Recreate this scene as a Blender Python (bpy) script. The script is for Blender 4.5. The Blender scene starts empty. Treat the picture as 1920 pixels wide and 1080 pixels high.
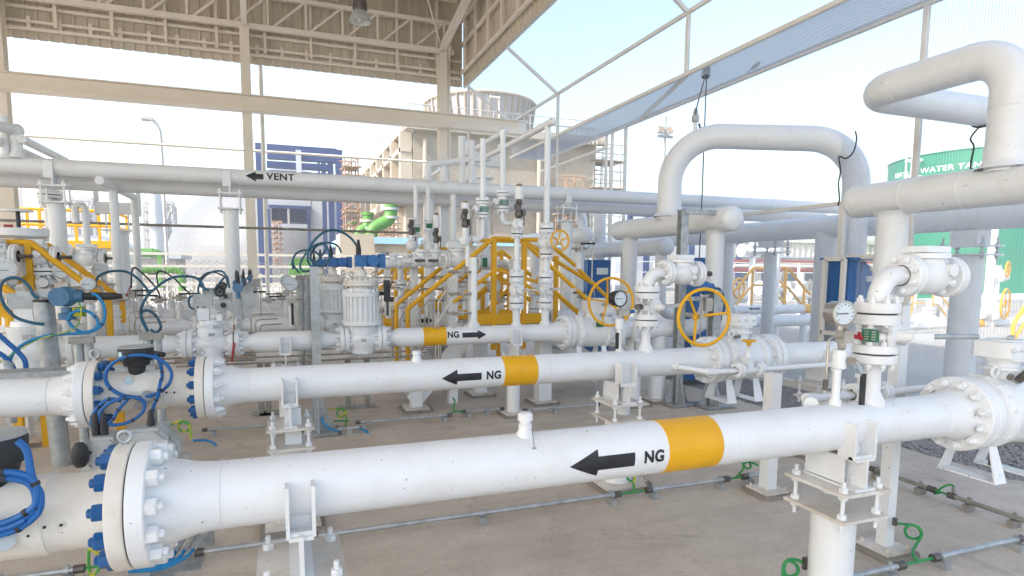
import bpy, bmesh, math, random
from mathutils import Vector, Matrix
random.seed(7)
S = bpy.context.scene
COL = S.collection
R = math.radians
V = Vector
# ---------------------------------------------------------------- camera
EYE = V((0, 0, 1.7))
FPX, CXP, CYP = 1133.413, 938.4585, 619.79
YAW, PIT, ROL = 0.349133, -0.1021073, 0.00609163
fwd = V((math.sin(YAW)*math.cos(PIT), math.cos(YAW)*math.cos(PIT), math.sin(PIT)))
r0 = V((math.cos(YAW), -math.sin(YAW), 0))
u0 = r0.cross(fwd)
rgt = r0*math.cos(ROL) + u0*math.sin(ROL)
upv = rgt.cross(fwd)
cam = bpy.data.cameras.new('camera')
cam.sensor_width = 36
cam.lens = 36*FPX/1920
cam.shift_x = (960-CXP)/1920
cam.shift_y = (CYP-540)/1920
cam.clip_start = 0.05
cam.clip_end = 4000
camo = bpy.data.objects.new('camera', cam)
m = Matrix((rgt, upv, -fwd)).transposed().to_4x4()
m.translation = EYE
camo.matrix_world = m
COL.objects.link(camo)
S.camera = camo
# ---------------------------------------------------------------- light
SUN_DIR = V((-0.72, -0.22, 0.66)).normalized()      # towards the sun
w = bpy.data.worlds.new('World')
S.world = w
w.use_nodes = True
nt = w.node_tree
sky = nt.nodes.new('ShaderNodeTexSky')
sky.sky_type = 'NISHITA'
sky.sun_disc = False
sky.sun_elevation = math.asin(SUN_DIR.z)
sky.sun_rotation = math.atan2(SUN_DIR.x, SUN_DIR.y)
sky.air_density = 1.25
sky.dust_density = 2.5
sky.ozone_density = 0.0
nt.links.new(sky.outputs[0], nt.nodes['Background'].inputs[0])
nt.nodes['Background'].inputs[1].default_value = 0.13
sl = bpy.data.lights.new('sun', 'SUN')
sl.energy = 2.2
sl.angle = R(0.5)
sl.color = (1.0, 0.96, 0.9)
so = bpy.data.objects.new('sun', sl)
so.rotation_euler = SUN_DIR.to_track_quat('Z', 'Y').to_euler()
so.location = (0, 0, 30)
COL.objects.link(so)
S.view_settings.view_transform = 'Standard'
S.view_settings.look = 'None'
S.view_settings.gamma = 1
S.view_settings.exposure = 1.82
S.cycles.max_bounces = 8
S.cycles.diffuse_bounces = 5

# ---------------------------------------------------------------- where things stand: a point of the photograph on a known plane
def ray(x, y):
    return rgt*((x-CXP)/FPX) - upv*((y-CYP)/FPX) + fwd
def AY(x, y, Y):
    d = ray(x, y); return EYE + d*(Y/d.y)
def AX(x, y, X):
    d = ray(x, y); return EYE + d*(X/d.x)
def AZ(x, y, Z=0.0):
    d = ray(x, y); return EYE + d*((Z-EYE.z)/d.z)
def AC(x, y, Yc, Zc, rad):
    """front point of a pipe lying along X"""
    d = ray(x, y); o = EYE - V((0, Yc, Zc))
    a = d.y*d.y + d.z*d.z; b = 2*(o.y*d.y + o.z*d.z); c = o.y*o.y + o.z*o.z - rad*rad
    q = max(b*b - 4*a*c, 0.0)
    return EYE + d*((-b - math.sqrt(q))/(2*a))

# ---------------------------------------------------------------- materials
def lin(c):
    return tuple(((v/12.92) if v <= .04045 else ((v+.055)/1.055)**2.4) for v in c)
def mat(name, col, rough=.5, metal=0.0, col2=None, scale=6.0, lo=.45, hi=.7, fine=0.0, bump=0.0, bscale=60.0, coat=0.0, stretch=(1, 1, 1), spec=.5, specks=0):
    m = bpy.data.materials.new(name); m.use_nodes = True
    n = m.node_tree; p = n.nodes['Principled BSDF']; L = n.links.new
    p.inputs['Base Color'].default_value = (*col, 1)
    p.inputs['Roughness'].default_value = rough
    p.inputs['Metallic'].default_value = metal
    p.inputs['Coat Weight'].default_value = coat
    p.inputs['Specular IOR Level'].default_value = spec
    tc = n.nodes.new('ShaderNodeTexCoord')
    mp = n.nodes.new('ShaderNodeMapping'); mp.inputs['Scale'].default_value = stretch
    L(tc.outputs['Object'], mp.inputs['Vector'])
    if col2 is not None:
        t = n.nodes.new('ShaderNodeTexNoise'); t.inputs['Scale'].default_value = scale
        t.inputs['Detail'].default_value = 7; t.inputs['Roughness'].default_value = .62
        L(mp.outputs[0], t.inputs['Vector'])
        r = n.nodes.new('ShaderNodeValToRGB')
        r.color_ramp.elements[0].position = lo; r.color_ramp.elements[0].color = (*col, 1)
        r.color_ramp.elements[1].position = hi; r.color_ramp.elements[1].color = (*col2, 1)
        L(t.outputs['Fac'], r.inputs['Fac'])
        out = r.outputs['Color']
        if fine:
            t2 = n.nodes.new('ShaderNodeTexNoise'); t2.inputs['Scale'].default_value = scale*14; t2.inputs['Detail'].default_value = 4
            L(mp.outputs[0], t2.inputs['Vector'])
            mx = n.nodes.new('ShaderNodeMix'); mx.data_type = 'RGBA'; mx.blend_type = 'OVERLAY'
            mx.inputs['Factor'].default_value = fine
            L(out, mx.inputs['A']); L(t2.outputs['Color'], mx.inputs['B'])
            h = n.nodes.new('ShaderNodeRGBToBW'); L(t2.outputs['Color'], h.inputs[0]); L(h.outputs[0], mx.inputs['B'])
            out = mx.outputs['Result']
        L(out, p.inputs['Base Color'])
        mr = n.nodes.new('ShaderNodeMapRange'); mr.inputs['To Min'].default_value = max(rough-.08, .05); mr.inputs['To Max'].default_value = min(rough+.18, 1)
        L(t.outputs['Fac'], mr.inputs['Value']); L(mr.outputs[0], p.inputs['Roughness'])
    if specks and col2 is not None:
        t5 = n.nodes.new('ShaderNodeTexNoise'); t5.inputs['Scale'].default_value = 42; t5.inputs['Detail'].default_value = 2
        L(mp.outputs[0], t5.inputs['Vector'])
        r5 = n.nodes.new('ShaderNodeValToRGB'); r5.color_ramp.elements[0].position = .235; r5.color_ramp.elements[1].position = .27
        L(t5.outputs['Fac'], r5.inputs[0])
        t6 = n.nodes.new('ShaderNodeTexNoise'); t6.inputs['Scale'].default_value = 1.7; t6.inputs['Detail'].default_value = 9; t6.inputs['Roughness'].default_value = .7
        L(mp.outputs[0], t6.inputs['Vector'])
        r6 = n.nodes.new('ShaderNodeValToRGB'); r6.color_ramp.elements[0].position = .28; r6.color_ramp.elements[1].position = .46
        r6.color_ramp.elements[0].color = (.90, .875, .84, 1); r6.color_ramp.elements[1].color = (1, 1, 1, 1)
        L(t6.outputs['Fac'], r6.inputs[0])
        for rr, f in ((r5, specks), (r6, 1.0)):
            mx = n.nodes.new('ShaderNodeMix'); mx.data_type = 'RGBA'; mx.blend_type = 'MULTIPLY'; mx.inputs['Factor'].default_value = f
            L(out, mx.inputs['A']); L(rr.outputs[0], mx.inputs['B']); out = mx.outputs['Result']
        L(out, p.inputs['Base Color'])
    if bump:
        b = n.nodes.new('ShaderNodeBump'); b.inputs['Strength'].default_value = bump; b.inputs['Distance'].default_value = .004
        t3 = n.nodes.new('ShaderNodeTexNoise'); t3.inputs['Scale'].default_value = bscale; t3.inputs['Detail'].default_value = 5
        L(mp.outputs[0], t3.inputs['Vector']); L(t3.outputs['Fac'], b.inputs['Height']); L(b.outputs[0], p.inputs['Normal'])
    return m

M = {}
M['white'] = mat('white_paint', (.76, .775, .79), .33, col2=(.70, .70, .69), scale=5, lo=.5, hi=.85, bump=.08, bscale=35, coat=.15, specks=.7)
M['whited'] = mat('dusty_white_paint', (.74, .72, .68), .5, col2=(.50, .42, .34), scale=4, lo=.36, hi=.68, bump=.15, bscale=50, specks=.6)
M['ivory'] = mat('ivory_meter_paint', (.74, .71, .65), .42, col2=(.50, .42, .33), scale=3.2, lo=.52, hi=.86, bump=.15, bscale=40, specks=.8)
M['offwhite'] = mat('steelwork_white', (.74, .71, .65), .45, col2=(.62, .57, .5), scale=3, lo=.5, hi=.85)
M['yellow'] = mat('yellow_paint', (.78, .405, .002), .42, col2=(.66, .32, .003), scale=4, lo=.5, hi=.85, bump=.08, specks=.5)
M['black'] = mat('black_paint', (.012, .012, .018), .42, col2=(.03, .03, .035), scale=8)
M['rubber'] = mat('black_rubber', (.018, .018, .02), .55, col2=(.04, .04, .04), scale=12)
M['gap'] = mat('dark_gasket', (.03, .028, .03), .7)
M['blueb'] = mat('blue_coated_bolt', (.008, .095, .29), .32, col2=(.006, .07, .22), scale=20)
M['bluec'] = mat('blue_cable_sheath', (.006, .115, .37), .38, col2=(.005, .09, .30), scale=14)
M['cyanc'] = mat('light_blue_cable_sheath', (.012, .22, .47), .4, col2=(.01, .17, .40), scale=14)
M['tealc'] = mat('teal_cable_sheath', (.012, .10, .17), .4, col2=(.01, .07, .12), scale=14)
M['greenc'] = mat('green_earth_cable', (.02, .24, .07), .45, col2=(.05, .30, .06), scale=10)
M['yellowc'] = mat('yellow_green_earth_cable', (.50, .46, .03), .45, col2=(.06, .30, .05), scale=9, lo=.48, hi=.52)
M['galv'] = mat('galvanised_steel', (.50, .52, .53), .42, .6, col2=(.30, .32, .33), scale=14, lo=.35, hi=.75, bump=.05)
M['galvd'] = mat('weathered_conduit', (.36, .35, .32), .5, .5, col2=(.22, .20, .17), scale=10, lo=.35, hi=.75)
M['steel'] = mat('stainless_steel', (.50, .47, .43), .32, .85, col2=(.36, .33, .30), scale=10)
M['darksteel'] = mat('dark_steel', (.16, .14, .13), .4, .7, col2=(.09, .08, .07), scale=10)
M['alu'] = mat('cast_aluminium_grey', (.44, .46, .46), .5, .25, col2=(.33, .35, .36), scale=7, bump=.1)
M['dial'] = mat('gauge_dial', (.62, .68, .72), .25, col2=(.55, .60, .64), scale=20)
M['glass_face'] = mat('meter_display', (.45, .62, .68), .15)
M['grplate'] = mat('green_name_plate', (.01, .16, .07), .4, col2=(.012, .11, .05), scale=20)
M['plate'] = mat('grey_name_plate', (.42, .43, .45), .35, .5, col2=(.28, .29, .30), scale=30)
M['red'] = mat('red_lever_paint', (.34, .012, .02), .4, col2=(.25, .01, .015), scale=10)
M['bluebox'] = mat('blue_enclosure_paint', (.02, .13, .36), .35, col2=(.02, .10, .29), scale=5)
M['bottle'] = mat('blue_gas_bottle', (.015, .17, .48), .3, col2=(.012, .14, .40), scale=6)
M['bluet'] = mat('blue_transmitter_paint', (.06, .17, .30), .42, col2=(.05, .13, .22), scale=10)
M['beige'] = mat('beige_steelwork', (.86, .79, .69), .5, col2=(.79, .72, .62), scale=2, lo=.4, hi=.8)
M['sheet'] = mat('beige_corrugated_sheet', (.66, .59, .48), .5, col2=(.56, .50, .40), scale=1.2, lo=.4, hi=.8)
M['conc'] = mat('concrete_tower', (.34, .295, .235), .85, col2=(.22, .19, .15), scale=.35, lo=.42, hi=.7, fine=.3, bump=.3, bscale=3)
M['concl'] = mat('cream_render', (.44, .38, .30), .8, col2=(.36, .31, .24), scale=.5, lo=.4, hi=.75)
M['plinth'] = mat('grout_plinth', (.27, .25, .22), .85, col2=(.19, .17, .15), scale=9, bump=.5, bscale=30)
M['mesh'] = mat('expanded_metal', (.60, .66, .74), .45, .1)
M['portal'] = mat('blue_portal_steel', (.018, .04, .14), .45, col2=(.014, .03, .11), scale=.6)
M['dome'] = mat('pale_dome_sheet', (.44, .46, .49), .4, col2=(.38, .41, .45), scale=.3)
M['greend'] = mat('green_duct_paint', (.07, .22, .025), .45, col2=(.05, .17, .02), scale=.8)
M['tank'] = mat('green_tank_paint', (.004, .20, .105), .4, col2=(.003, .16, .085), scale=.4)
M['letter'] = mat('white_lettering', (.8, .82, .8), .5)
M['scaff'] = mat('rusty_scaffold', (.34, .20, .13), .7, col2=(.22, .14, .10), scale=2)
M['board'] = mat('scaffold_board', (.33, .26, .17), .8, col2=(.22, .17, .11), scale=3)
M['skyblue'] = mat('pale_blue_fascia', (.30, .52, .68), .5)
M['hazy'] = mat('far_steelwork', (.42, .41, .40), .7, col2=(.32, .31, .31), scale=.5)
M['lampglass'] = mat('lamp_reflector', (.75, .74, .70), .2)
M['window'] = mat('dark_window', (.08, .11, .14), .2)
M['orange'] = mat('red_pipe_paint', (.30, .06, .03), .5)

# ---------------------------------------------------------------- mesh building
def frame(ax):
    ax = V(ax).normalized()
    h = V((0, 0, 1)) if abs(ax.z) < .9 else V((1, 0, 0))
    u = h.cross(ax).normalized()
    return ax, u, ax.cross(u)

class MB:
    def __init__(s): s.v = []; s.f = []
    def ring(s, c, u, w, r, n):
        i = len(s.v)
        for k in range(n):
            a = 2*math.pi*k/n
            s.v.append(c + u*(r*math.cos(a)) + w*(r*math.sin(a)))
        return i
    def lathe(s, p, ax, prof, n=20, cap=True):
        p = V(p); ax, u, w = frame(ax); prev = None
        for j, (t, r) in enumerate(prof):
            c = p + ax*t
            if r < 1e-6:
                s.v.append(c); cur = (len(s.v)-1, 0)
            else:
                cur = (s.ring(c, u, w, r, n), 1)
            if prev is not None:
                a, b = prev, cur
                for k in range(n):
                    k2 = (k+1) % n
                    if a[1] and b[1]: s.f.append((a[0]+k, a[0]+k2, b[0]+k2, b[0]+k))
                    elif a[1]: s.f.append((a[0]+k, a[0]+k2, b[0]))
                    elif b[1]: s.f.append((a[0], b[0]+k2, b[0]+k))
            elif cap and cur[1]:
                s.f.append(tuple(cur[0]+k for k in reversed(range(n))))
            prev = cur
        if cap and prev[1]:
            s.f.append(tuple(prev[0]+k for k in range(n)))
        return s
    def cyl(s, a, b, r, r2=None, n=16, cap=True):
        a = V(a); b = V(b)
        return s.lathe(a, b-a, [(0, r), ((b-a).length, r if r2 is None else r2)], n, cap)
    def tube(s, pts, r, n=10, cap=True):
        pts = [V(p) for p in pts]
        q = [pts[0]]
        for p in pts[1:]:
            if (p-q[-1]).length > 1e-5: q.append(p)
        pts = q; t0 = (pts[1]-pts[0]).normalized(); _, u, w = frame(t0); prev = None
        for i, p in enumerate(pts):
            if i == 0: t = t0
            elif i == len(pts)-1: t = (pts[i]-pts[i-1]).normalized()
            else:
                t = (pts[i+1]-pts[i]).normalized() + (pts[i]-pts[i-1]).normalized()
                t = t.normalized() if t.length > 1e-6 else (pts[i]-pts[i-1]).normalized()
            u = (u - t*u.dot(t)).normalized(); w = t.cross(u)
            rr = r
            if 0 < i < len(pts)-1:
                c = (pts[i]-pts[i-1]).normalized().dot(t); rr = r
            i0 = s.ring(p, u, w, rr, n)
            if prev is not None:
                for k in range(n):
                    k2 = (k+1) % n
                    s.f.append((prev+k, prev+k2, i0+k2, i0+k))
            elif cap: s.f.append(tuple(i0+k for k in reversed(range(n))))
            prev = i0
        if cap: s.f.append(tuple(prev+k for k in range(n)))
        return s
    def box(s, c, d, mtx=None):
        c = V(c); i = len(s.v)
        for x in (-.5, .5):
            for y in (-.5, .5):
                for z in (-.5, .5):
                    o = V((x*d[0], y*d[1], z*d[2]))
                    s.v.append(c + (mtx @ o if mtx else o))
        for q in ((0, 1, 3, 2), (4, 6, 7, 5), (0, 4, 5, 1), (2, 3, 7, 6), (0, 2, 6, 4), (1, 5, 7, 3)):
            s.f.append(tuple(i+k for k in q))
        return s
    def bar(s, a, b, wd, ht, up=(0, 0, 1), off=(0, 0)):
        """rectangular bar from a to b; wd across, ht along up"""
        a = V(a); b = V(b); ax = (b-a); L = ax.length; ax.normalize()
        up = V(up)
        if abs(up.normalized().dot(ax)) > .98: up = V((0, 1, 0))
        sd = ax.cross(up).normalized(); u2 = sd.cross(ax)
        mt = Matrix((ax, sd, u2)).transposed()
        return s.box((a+b)/2 + sd*off[0] + u2*off[1], (L, wd, ht), mt)
    def hbar(s, a, b, wd, ht, tw=.01, tf=.012, up=(0, 0, 1)):
        s.bar(a, b, wd, tf, up, (0, ht/2-tf/2)); s.bar(a, b, wd, tf, up, (0, -ht/2+tf/2))
        return s.bar(a, b, tw, ht-2*tf-.002, up)
    def torus(s, c, ax, Rr, r, n=32, m=8):
        ax, u, w = frame(ax); c = V(c); i = len(s.v)
        for k in range(n):
            a = 2*math.pi*k/n; d = u*math.cos(a)+w*math.sin(a)
            for j in range(m):
                b = 2*math.pi*j/m
                s.v.append(c + d*(Rr+r*math.cos(b)) + ax*(r*math.sin(b)))
        for k in range(n):
            for j in range(m):
                s.f.append((i+k*m+j, i+((k+1) % n)*m+j, i+((k+1) % n)*m+(j+1) % m, i+k*m+(j+1) % m))
        return s
    def prism(s, poly, o, ux, uy, d):
        """polygon poly in (ux,uy) at o, thickened by vector d"""
        o = V(o); ux = V(ux); uy = V(uy); d = V(d); n = len(poly); i = len(s.v)
        for z in (0, 1):
            for x, y in poly: s.v.append(o+ux*x+uy*y+d*z)
        s.f.append(tuple(i+k for k in reversed(range(n)))); s.f.append(tuple(i+n+k for k in range(n)))
        for k in range(n):
            k2 = (k+1) % n; s.f.append((i+k, i+k2, i+n+k2, i+n+k))
        return s
    def ball(s, c, r, n=16, sc=1.0, ax=(0, 0, 1)):
        m = max(6, n//2)
        return s.lathe(c, ax, [(-math.cos(math.pi*k/m)*r*sc, math.sin(math.pi*k/m)*r if 0 < k < m else 0) for k in range(m+1)], n)
    def bolt(s, p, ax, rn, h, stud=.0, n=6):
        """hex nut with the stud end standing out"""
        p = V(p); a = V(ax).normalized()
        s.lathe(p, a, [(0, rn), (h*.88, rn), (h, rn*.86)], n)
        if stud: s.lathe(p+a*h, a, [(0, rn*.52), (stud*.8, rn*.52), (stud, rn*.4)], 8)
        return s
    def boltring(s, c, ax, Rr, n, rn, h, stud=0, ph=0.5):
        a, u, w = frame(ax); c = V(c)
        for k in range(n):
            t = 2*math.pi*(k+ph)/n
            s.bolt(c+u*(Rr*math.cos(t))+w*(Rr*math.sin(t)), a, rn, h, stud)
        return s
    def flange(s, p, ax, ro, t, n=32):
        b = min(.004, t*.2)
        return s.lathe(p, ax, [(0, ro*.5), (0, ro-b), (b, ro), (t-b, ro), (t, ro-b), (t, ro*.5)], n, cap=False)
    def mesh(s, name, off=V((0, 0, 0)), ang=38):
        me = bpy.data.meshes.new(name)
        me.from_pydata([tuple(v-off) for v in s.v], [], s.f)
        me.polygons.foreach_set('use_smooth', [True]*len(me.polygons))
        me.set_sharp_from_angle(angle=R(ang))
        me.update()
        return me

def rounded(pts, rad, seg=8):
    pts = [V(p) for p in pts]; out = [pts[0]]
    for i in range(1, len(pts)-1):
        a, b, c = pts[i-1], pts[i], pts[i+1]
        d1 = (a-b).normalized(); d2 = (c-b).normalized()
        ang = d1.angle(d2)
        if ang > 3.1: out.append(b); continue
        L = rad/math.tan(ang/2)
        L = min(L, (a-b).length*.5 if i > 1 else (a-b).length*.98, (c-b).length*.5 if i < len(pts)-2 else (c-b).length*.98)
        rr = L*math.tan(ang/2); ctr = b + (d1+d2).normalized()*(rr/math.sin(ang/2))
        p1 = b+d1*L; p2 = b+d2*L; v1 = p1-ctr; v2 = p2-ctr; th = v1.angle(v2)
        for k in range(seg+1):
            t = k/seg; sn = math.sin(th)
            out.append(ctr + (v1*math.sin((1-t)*th)+v2*math.sin(t*th))/sn)
    out.append(pts[-1]); return out
def spline(pts, seg=8):
    P = [V(p) for p in pts]; P = [P[0]*2-P[1]] + P + [P[-1]*2-P[-2]]; out = []
    for i in range(1, len(P)-2):
        a, b, c, d = P[i-1:i+3]
        for k in range(seg):
            t = k/seg
            out.append(.5*((2*b)+(c-a)*t+(2*a-5*b+4*c-d)*t*t+(3*b-a-3*c+d)*t**3))
    out.append(P[-2]); return out
def coil(c, ux, uy, ra, rb, turns=1.0, start=0.0, drift=(0, 0, 0), seg=28):
    n = int(seg*turns)
    return [V(c)+V(ux)*(ra*math.cos(start+2*math.pi*turns*k/n))+V(uy)*(rb*math.sin(start+2*math.pi*turns*k/n))+V(drift)*(k/n) for k in range(n+1)]

# ---------------------------------------------------------------- objects
def tag(o, label=None, cat=None, group=None, kind=None):
    if label: o['label'] = label
    if cat: o['category'] = cat
    if group: o['group'] = group
    if kind: o['kind'] = kind
    return o
def thing(name, label, cat, loc=(0, 0, 0), group=None):
    o = bpy.data.objects.new(name, None); COL.objects.link(o)
    o.location = V(loc); o.empty_display_size = .1
    return tag(o, label, cat, group)
def origin(o):
    p = V((0, 0, 0))
    while o is not None: p = p + o.location; o = o.parent
    return p
SPLIT = {'girt_clip': 0, 'fascia_post': 0, 'truss_web': 0, 'screw_hole': 0, 'cable_tie': 0, 'flange_bolts': 'bolt', 'weldolet': 0, 'weld_seam': 0, 'branch': 0, 'stud': 0, 'elbow': 0,
         'bushing': 0, 'lid_screws': 'screw', 'flange': 0, 'gasket': 0, 'name_plate': 0, 'knob': 0, 'lifting_eye': 0, 'balusters': 'baluster', 'guard_posts': 'guard_post', 'ladder_cage': 'cage_hoop',
         'ring': 0, 'valve': 0, 'treads': 'tread'}
def clusters(mb):
    """the far-apart pieces of a mesh, each as a mesh of its own"""
    par = list(range(len(mb.v)))
    def find(i):
        while par[i] != i: par[i] = par[par[i]]; i = par[i]
        return i
    for f in mb.f:
        a = find(f[0])
        for i in f[1:]: par[find(i)] = a
    isl = {}
    for i in range(len(mb.v)): isl.setdefault(find(i), []).append(i)
    ks = list(isl); bx = []
    for k in ks:
        P = [mb.v[i] for i in isl[k]]
        bx.append(([min(p[j] for p in P) for j in range(3)], [max(p[j] for p in P) for j in range(3)]))
    sz = [max(h[j]-l[j] for j in range(3)) for l, h in bx]
    g = list(range(len(ks)))
    def gf(i):
        while g[i] != i: i = g[i]
        return i
    for i in range(len(ks)):
        for j in range(i):
            d = math.sqrt(sum(max(0, bx[i][0][q]-bx[j][1][q], bx[j][0][q]-bx[i][1][q])**2 for q in range(3)))
            if d <= max(.02, .5*max(sz[i], sz[j])): g[gf(i)] = gf(j)
    grp = {}
    for i, k in enumerate(ks): grp.setdefault(gf(i), set()).update(isl[k])
    out = []
    for ids in grp.values():
        m = MB(); mp = {}
        for i in sorted(ids): mp[i] = len(m.v); m.v.append(mb.v[i])
        m.f = [tuple(mp[i] for i in f) for f in mb.f if f[0] in mp]
        out.append(m)
    return out
def part(name, mb, mt, parent, label=None, ang=38):
    ms = [mb]
    if name in SPLIT:
        ms = clusters(mb); name = SPLIT[name] or name
    for m in ms:
        o = bpy.data.objects.new(name, m.mesh(name, origin(parent), ang)); COL.objects.link(o)
        o.parent = parent
        o.data.materials.append(M[mt])
        if label: o['label'] = label
    return o
def solo(name, mb, mt, label, cat, group=None, kind=None, ang=38):
    c = sum(mb.v, V((0, 0, 0)))/len(mb.v)
    z = min(v.z for v in mb.v); c.z = z
    o = bpy.data.objects.new(name, mb.mesh(name, c, ang)); COL.objects.link(o)
    o.location = c; o.data.materials.append(M[mt])
    return tag(o, label, cat, group, kind)
def pieces(name, mb, mt, parent, spots, ref=V((0, 0, 0)), rots=None):
    """one mesh built at ref, set at every spot as a part of its own"""
    me = mb.mesh(name, V(ref)); me.materials.append(M[mt]); og = origin(parent)
    for i, p in enumerate(spots):
        o = bpy.data.objects.new(name, me); COL.objects.link(o)
        o.parent = parent; o.location = V(p)-og
        if rots: o.rotation_euler = rots[i]
def dup(root, off, label=None, group=None):
    def rec(o, par):
        c = o.copy(); COL.objects.link(c)
        if par is not None: c.parent = par
        for ch in list(o.children): rec(ch, c)
        return c
    c = rec(root, None); c.location = root.location + V(off)
    if label: c['label'] = label
    if group: c['group'] = group
    return c
def structure(name, mb, mt, ang=38, kind='structure'):
    o = bpy.data.objects.new(name, mb.mesh(name, V((0, 0, 0)), ang)); COL.objects.link(o)
    o.data.materials.append(M[mt]); o['kind'] = kind
    return o

# marks that follow a pipe along X: flat outline cut in strips and laid round the pipe
def wrapped(name, bm, mt, parent, X0, th0, Yc, Zc, rad, flip=1, lift=.0012):
    """bm holds the flat mark (x along the pipe, y round it, metres)"""
    ys = [v.co.y for v in bm.verts]; y0, y1 = min(ys), max(ys); n = max(2, int((y1-y0)/.008))
    for k in range(1, n):
        bmesh.ops.bisect_plane(bm, geom=bm.verts[:]+bm.edges[:]+bm.faces[:], plane_co=(0, y0+(y1-y0)*k/n, 0), plane_no=(0, 1, 0))
    og = origin(parent)
    for v in bm.verts:
        a = th0 + v.co.y/rad; rr = rad+lift
        v.co = V((X0+v.co.x, Yc-rr*math.cos(a), Zc+rr*math.sin(a))) - og
    me = bpy.data.meshes.new(name); bm.to_mesh(me); bm.free()
    me.polygons.foreach_set('use_smooth', [True]*len(me.polygons))
    me.materials.append(M[mt])
    o = bpy.data.objects.new(name, me); COL.objects.link(o); o.parent = parent
    return o
def text_bm(txt, size, bold=.018, stretch=1.0):
    cu = bpy.data.curves.new('lettering', 'FONT'); cu.body = txt; cu.size = size; cu.align_x = 'CENTER'; cu.align_y = 'CENTER'
    cu.offset = bold*size; cu.space_character = 1.08
    ob = bpy.data.objects.new('lettering', cu); COL.objects.link(ob)
    dg = bpy.context.evaluated_depsgraph_get(); me = bpy.data.meshes.new_from_object(ob.evaluated_get(dg))
    bm = bmesh.new(); bm.from_mesh(me)
    for v in bm.verts: v.co.x *= stretch
    bpy.data.objects.remove(ob); bpy.data.meshes.remove(me); bpy.data.curves.remove(cu)
    return bm
def arrow_bm(L, shaft, head, hl, d):
    bm = bmesh.new(); s = shaft/2; h = head/2
    pts = [(-L/2*d, 0), ((-L/2+hl)*d, h), ((-L/2+hl)*d, s), (L/2*d, s), (L/2*d, -s), ((-L/2+hl)*d, -s), ((-L/2+hl)*d, -h)]
    if d > 0: pts = pts[::-1]
    vs = [bm.verts.new((x, y, 0)) for x, y in pts]
    bm.faces.new(vs); bmesh.ops.triangulate(bm, faces=bm.faces[:])
    return bm

# ================================================================ GROUND
def ground_mat():
    m = bpy.data.materials.new('dusty_concrete'); m.use_nodes = True
    n = m.node_tree; p = n.nodes['Principled BSDF']; L = n.links.new
    tc = n.nodes.new('ShaderNodeTexCoord')
    def noise(sc, det=8, rough=.6, st=(1, 1, 1), dist=0):
        mp = n.nodes.new('ShaderNodeMapping'); mp.inputs['Scale'].default_value = st
        L(tc.outputs['Object'], mp.inputs[0])
        t = n.nodes.new('ShaderNodeTexNoise'); t.inputs['Scale'].default_value = sc; t.inputs['Detail'].default_value = det
        t.inputs['Roughness'].default_value = rough; t.inputs['Distortion'].default_value = dist
        L(mp.outputs[0], t.inputs['Vector']); return t.outputs['Fac']
    def ramp(f, a, ca, b, cb):
        r = n.nodes.new('ShaderNodeValToRGB'); r.color_ramp.elements[0].position = a; r.color_ramp.elements[1].position = b
        r.color_ramp.elements[0].color = (*ca, 1); r.color_ramp.elements[1].color = (*cb, 1); L(f, r.inputs[0]); return r.outputs[0]
    def mul(a, b, f=1.0):
        x = n.nodes.new('ShaderNodeMix'); x.data_type = 'RGBA'; x.blend_type = 'MULTIPLY'; x.inputs['Factor'].default_value = f
        L(a, x.inputs['A']); L(b, x.inputs['B']); return x.outputs['Result']
    base = ramp(noise(.8, 9), .3, (.66, .585, .50), .72, (.56, .49, .415))
    c = mul(base, ramp(noise(2.6, 8, .65, dist=.6), .36, (.86, .855, .85), .6, (1, 1, 1)))
    c = mul(c, ramp(noise(3.5, 6, .6, (.25, 1.6, 1)), .36, (.90, .895, .89), .56, (1, 1, 1)))
    c = mul(c, ramp(noise(70, 5, .8), .32, (.66, .65, .64), .5, (1, 1, 1)), .8)
    c = mul(c, ramp(noise(1.1, 10, .75, dist=1.2), .30, (.70, .685, .67), .42, (1, 1, 1)), .9)
    c = mul(c, ramp(noise(9, 3, .5), .245, (.45, .42, .40), .275, (1, 1, 1)), .7)
    # pale paint flecks
    vn = n.nodes.new('ShaderNodeTexVoronoi'); vn.inputs['Scale'].default_value = 5.5; L(tc.outputs['Object'], vn.inputs['Vector'])
    fl = n.nodes.new('ShaderNodeMapRange'); fl.inputs['From Min'].default_value = .045; fl.inputs['From Max'].default_value = .03; L(vn.outputs['Distance'], fl.inputs['Value'])
    x = n.nodes.new('ShaderNodeMix'); x.data_type = 'RGBA'; L(fl.outputs[0], x.inputs['Factor']); L(c, x.inputs['A']); x.inputs['B'].default_value = (.62, .60, .56, 1)
    L(x.outputs['Result'], p.inputs['Base Color'])
    p.inputs['Roughness'].default_value = .82
    b = n.nodes.new('ShaderNodeBump'); b.inputs['Strength'].default_value = .35; b.inputs['Distance'].default_value = .004
    L(noise(40, 8, .7), b.inputs['Height']); L(b.outputs[0], p.inputs['Normal'])
    return m
M['ground'] = ground_mat()
g = MB(); s_ = 600
g.v += [V((-s_, -s_, 0)), V((s_, -s_, 0)), V((s_, s_, 0)), V((-s_, s_, 0))]; g.f.append((0, 1, 2, 3))
M['yard'] = mat('pale_yard_concrete', (.40, .375, .34), .85, col2=(.31, .29, .26), scale=.35, lo=.35, hi=.7, fine=.4, bump=.2, bscale=20)
structure('ground', g, 'yard')
g = MB().box((-7.2, 4.4, .002), (25.6, 23.6, .008)); structure('skid_slab', g, 'ground')
M['gravel'] = mat('grey_gravel', (.20, .20, .22), .8, col2=(.38, .36, .35), scale=45, lo=.4, hi=.65)
g = MB()
GX0, GX1 = 5.62, 6.78
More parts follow.
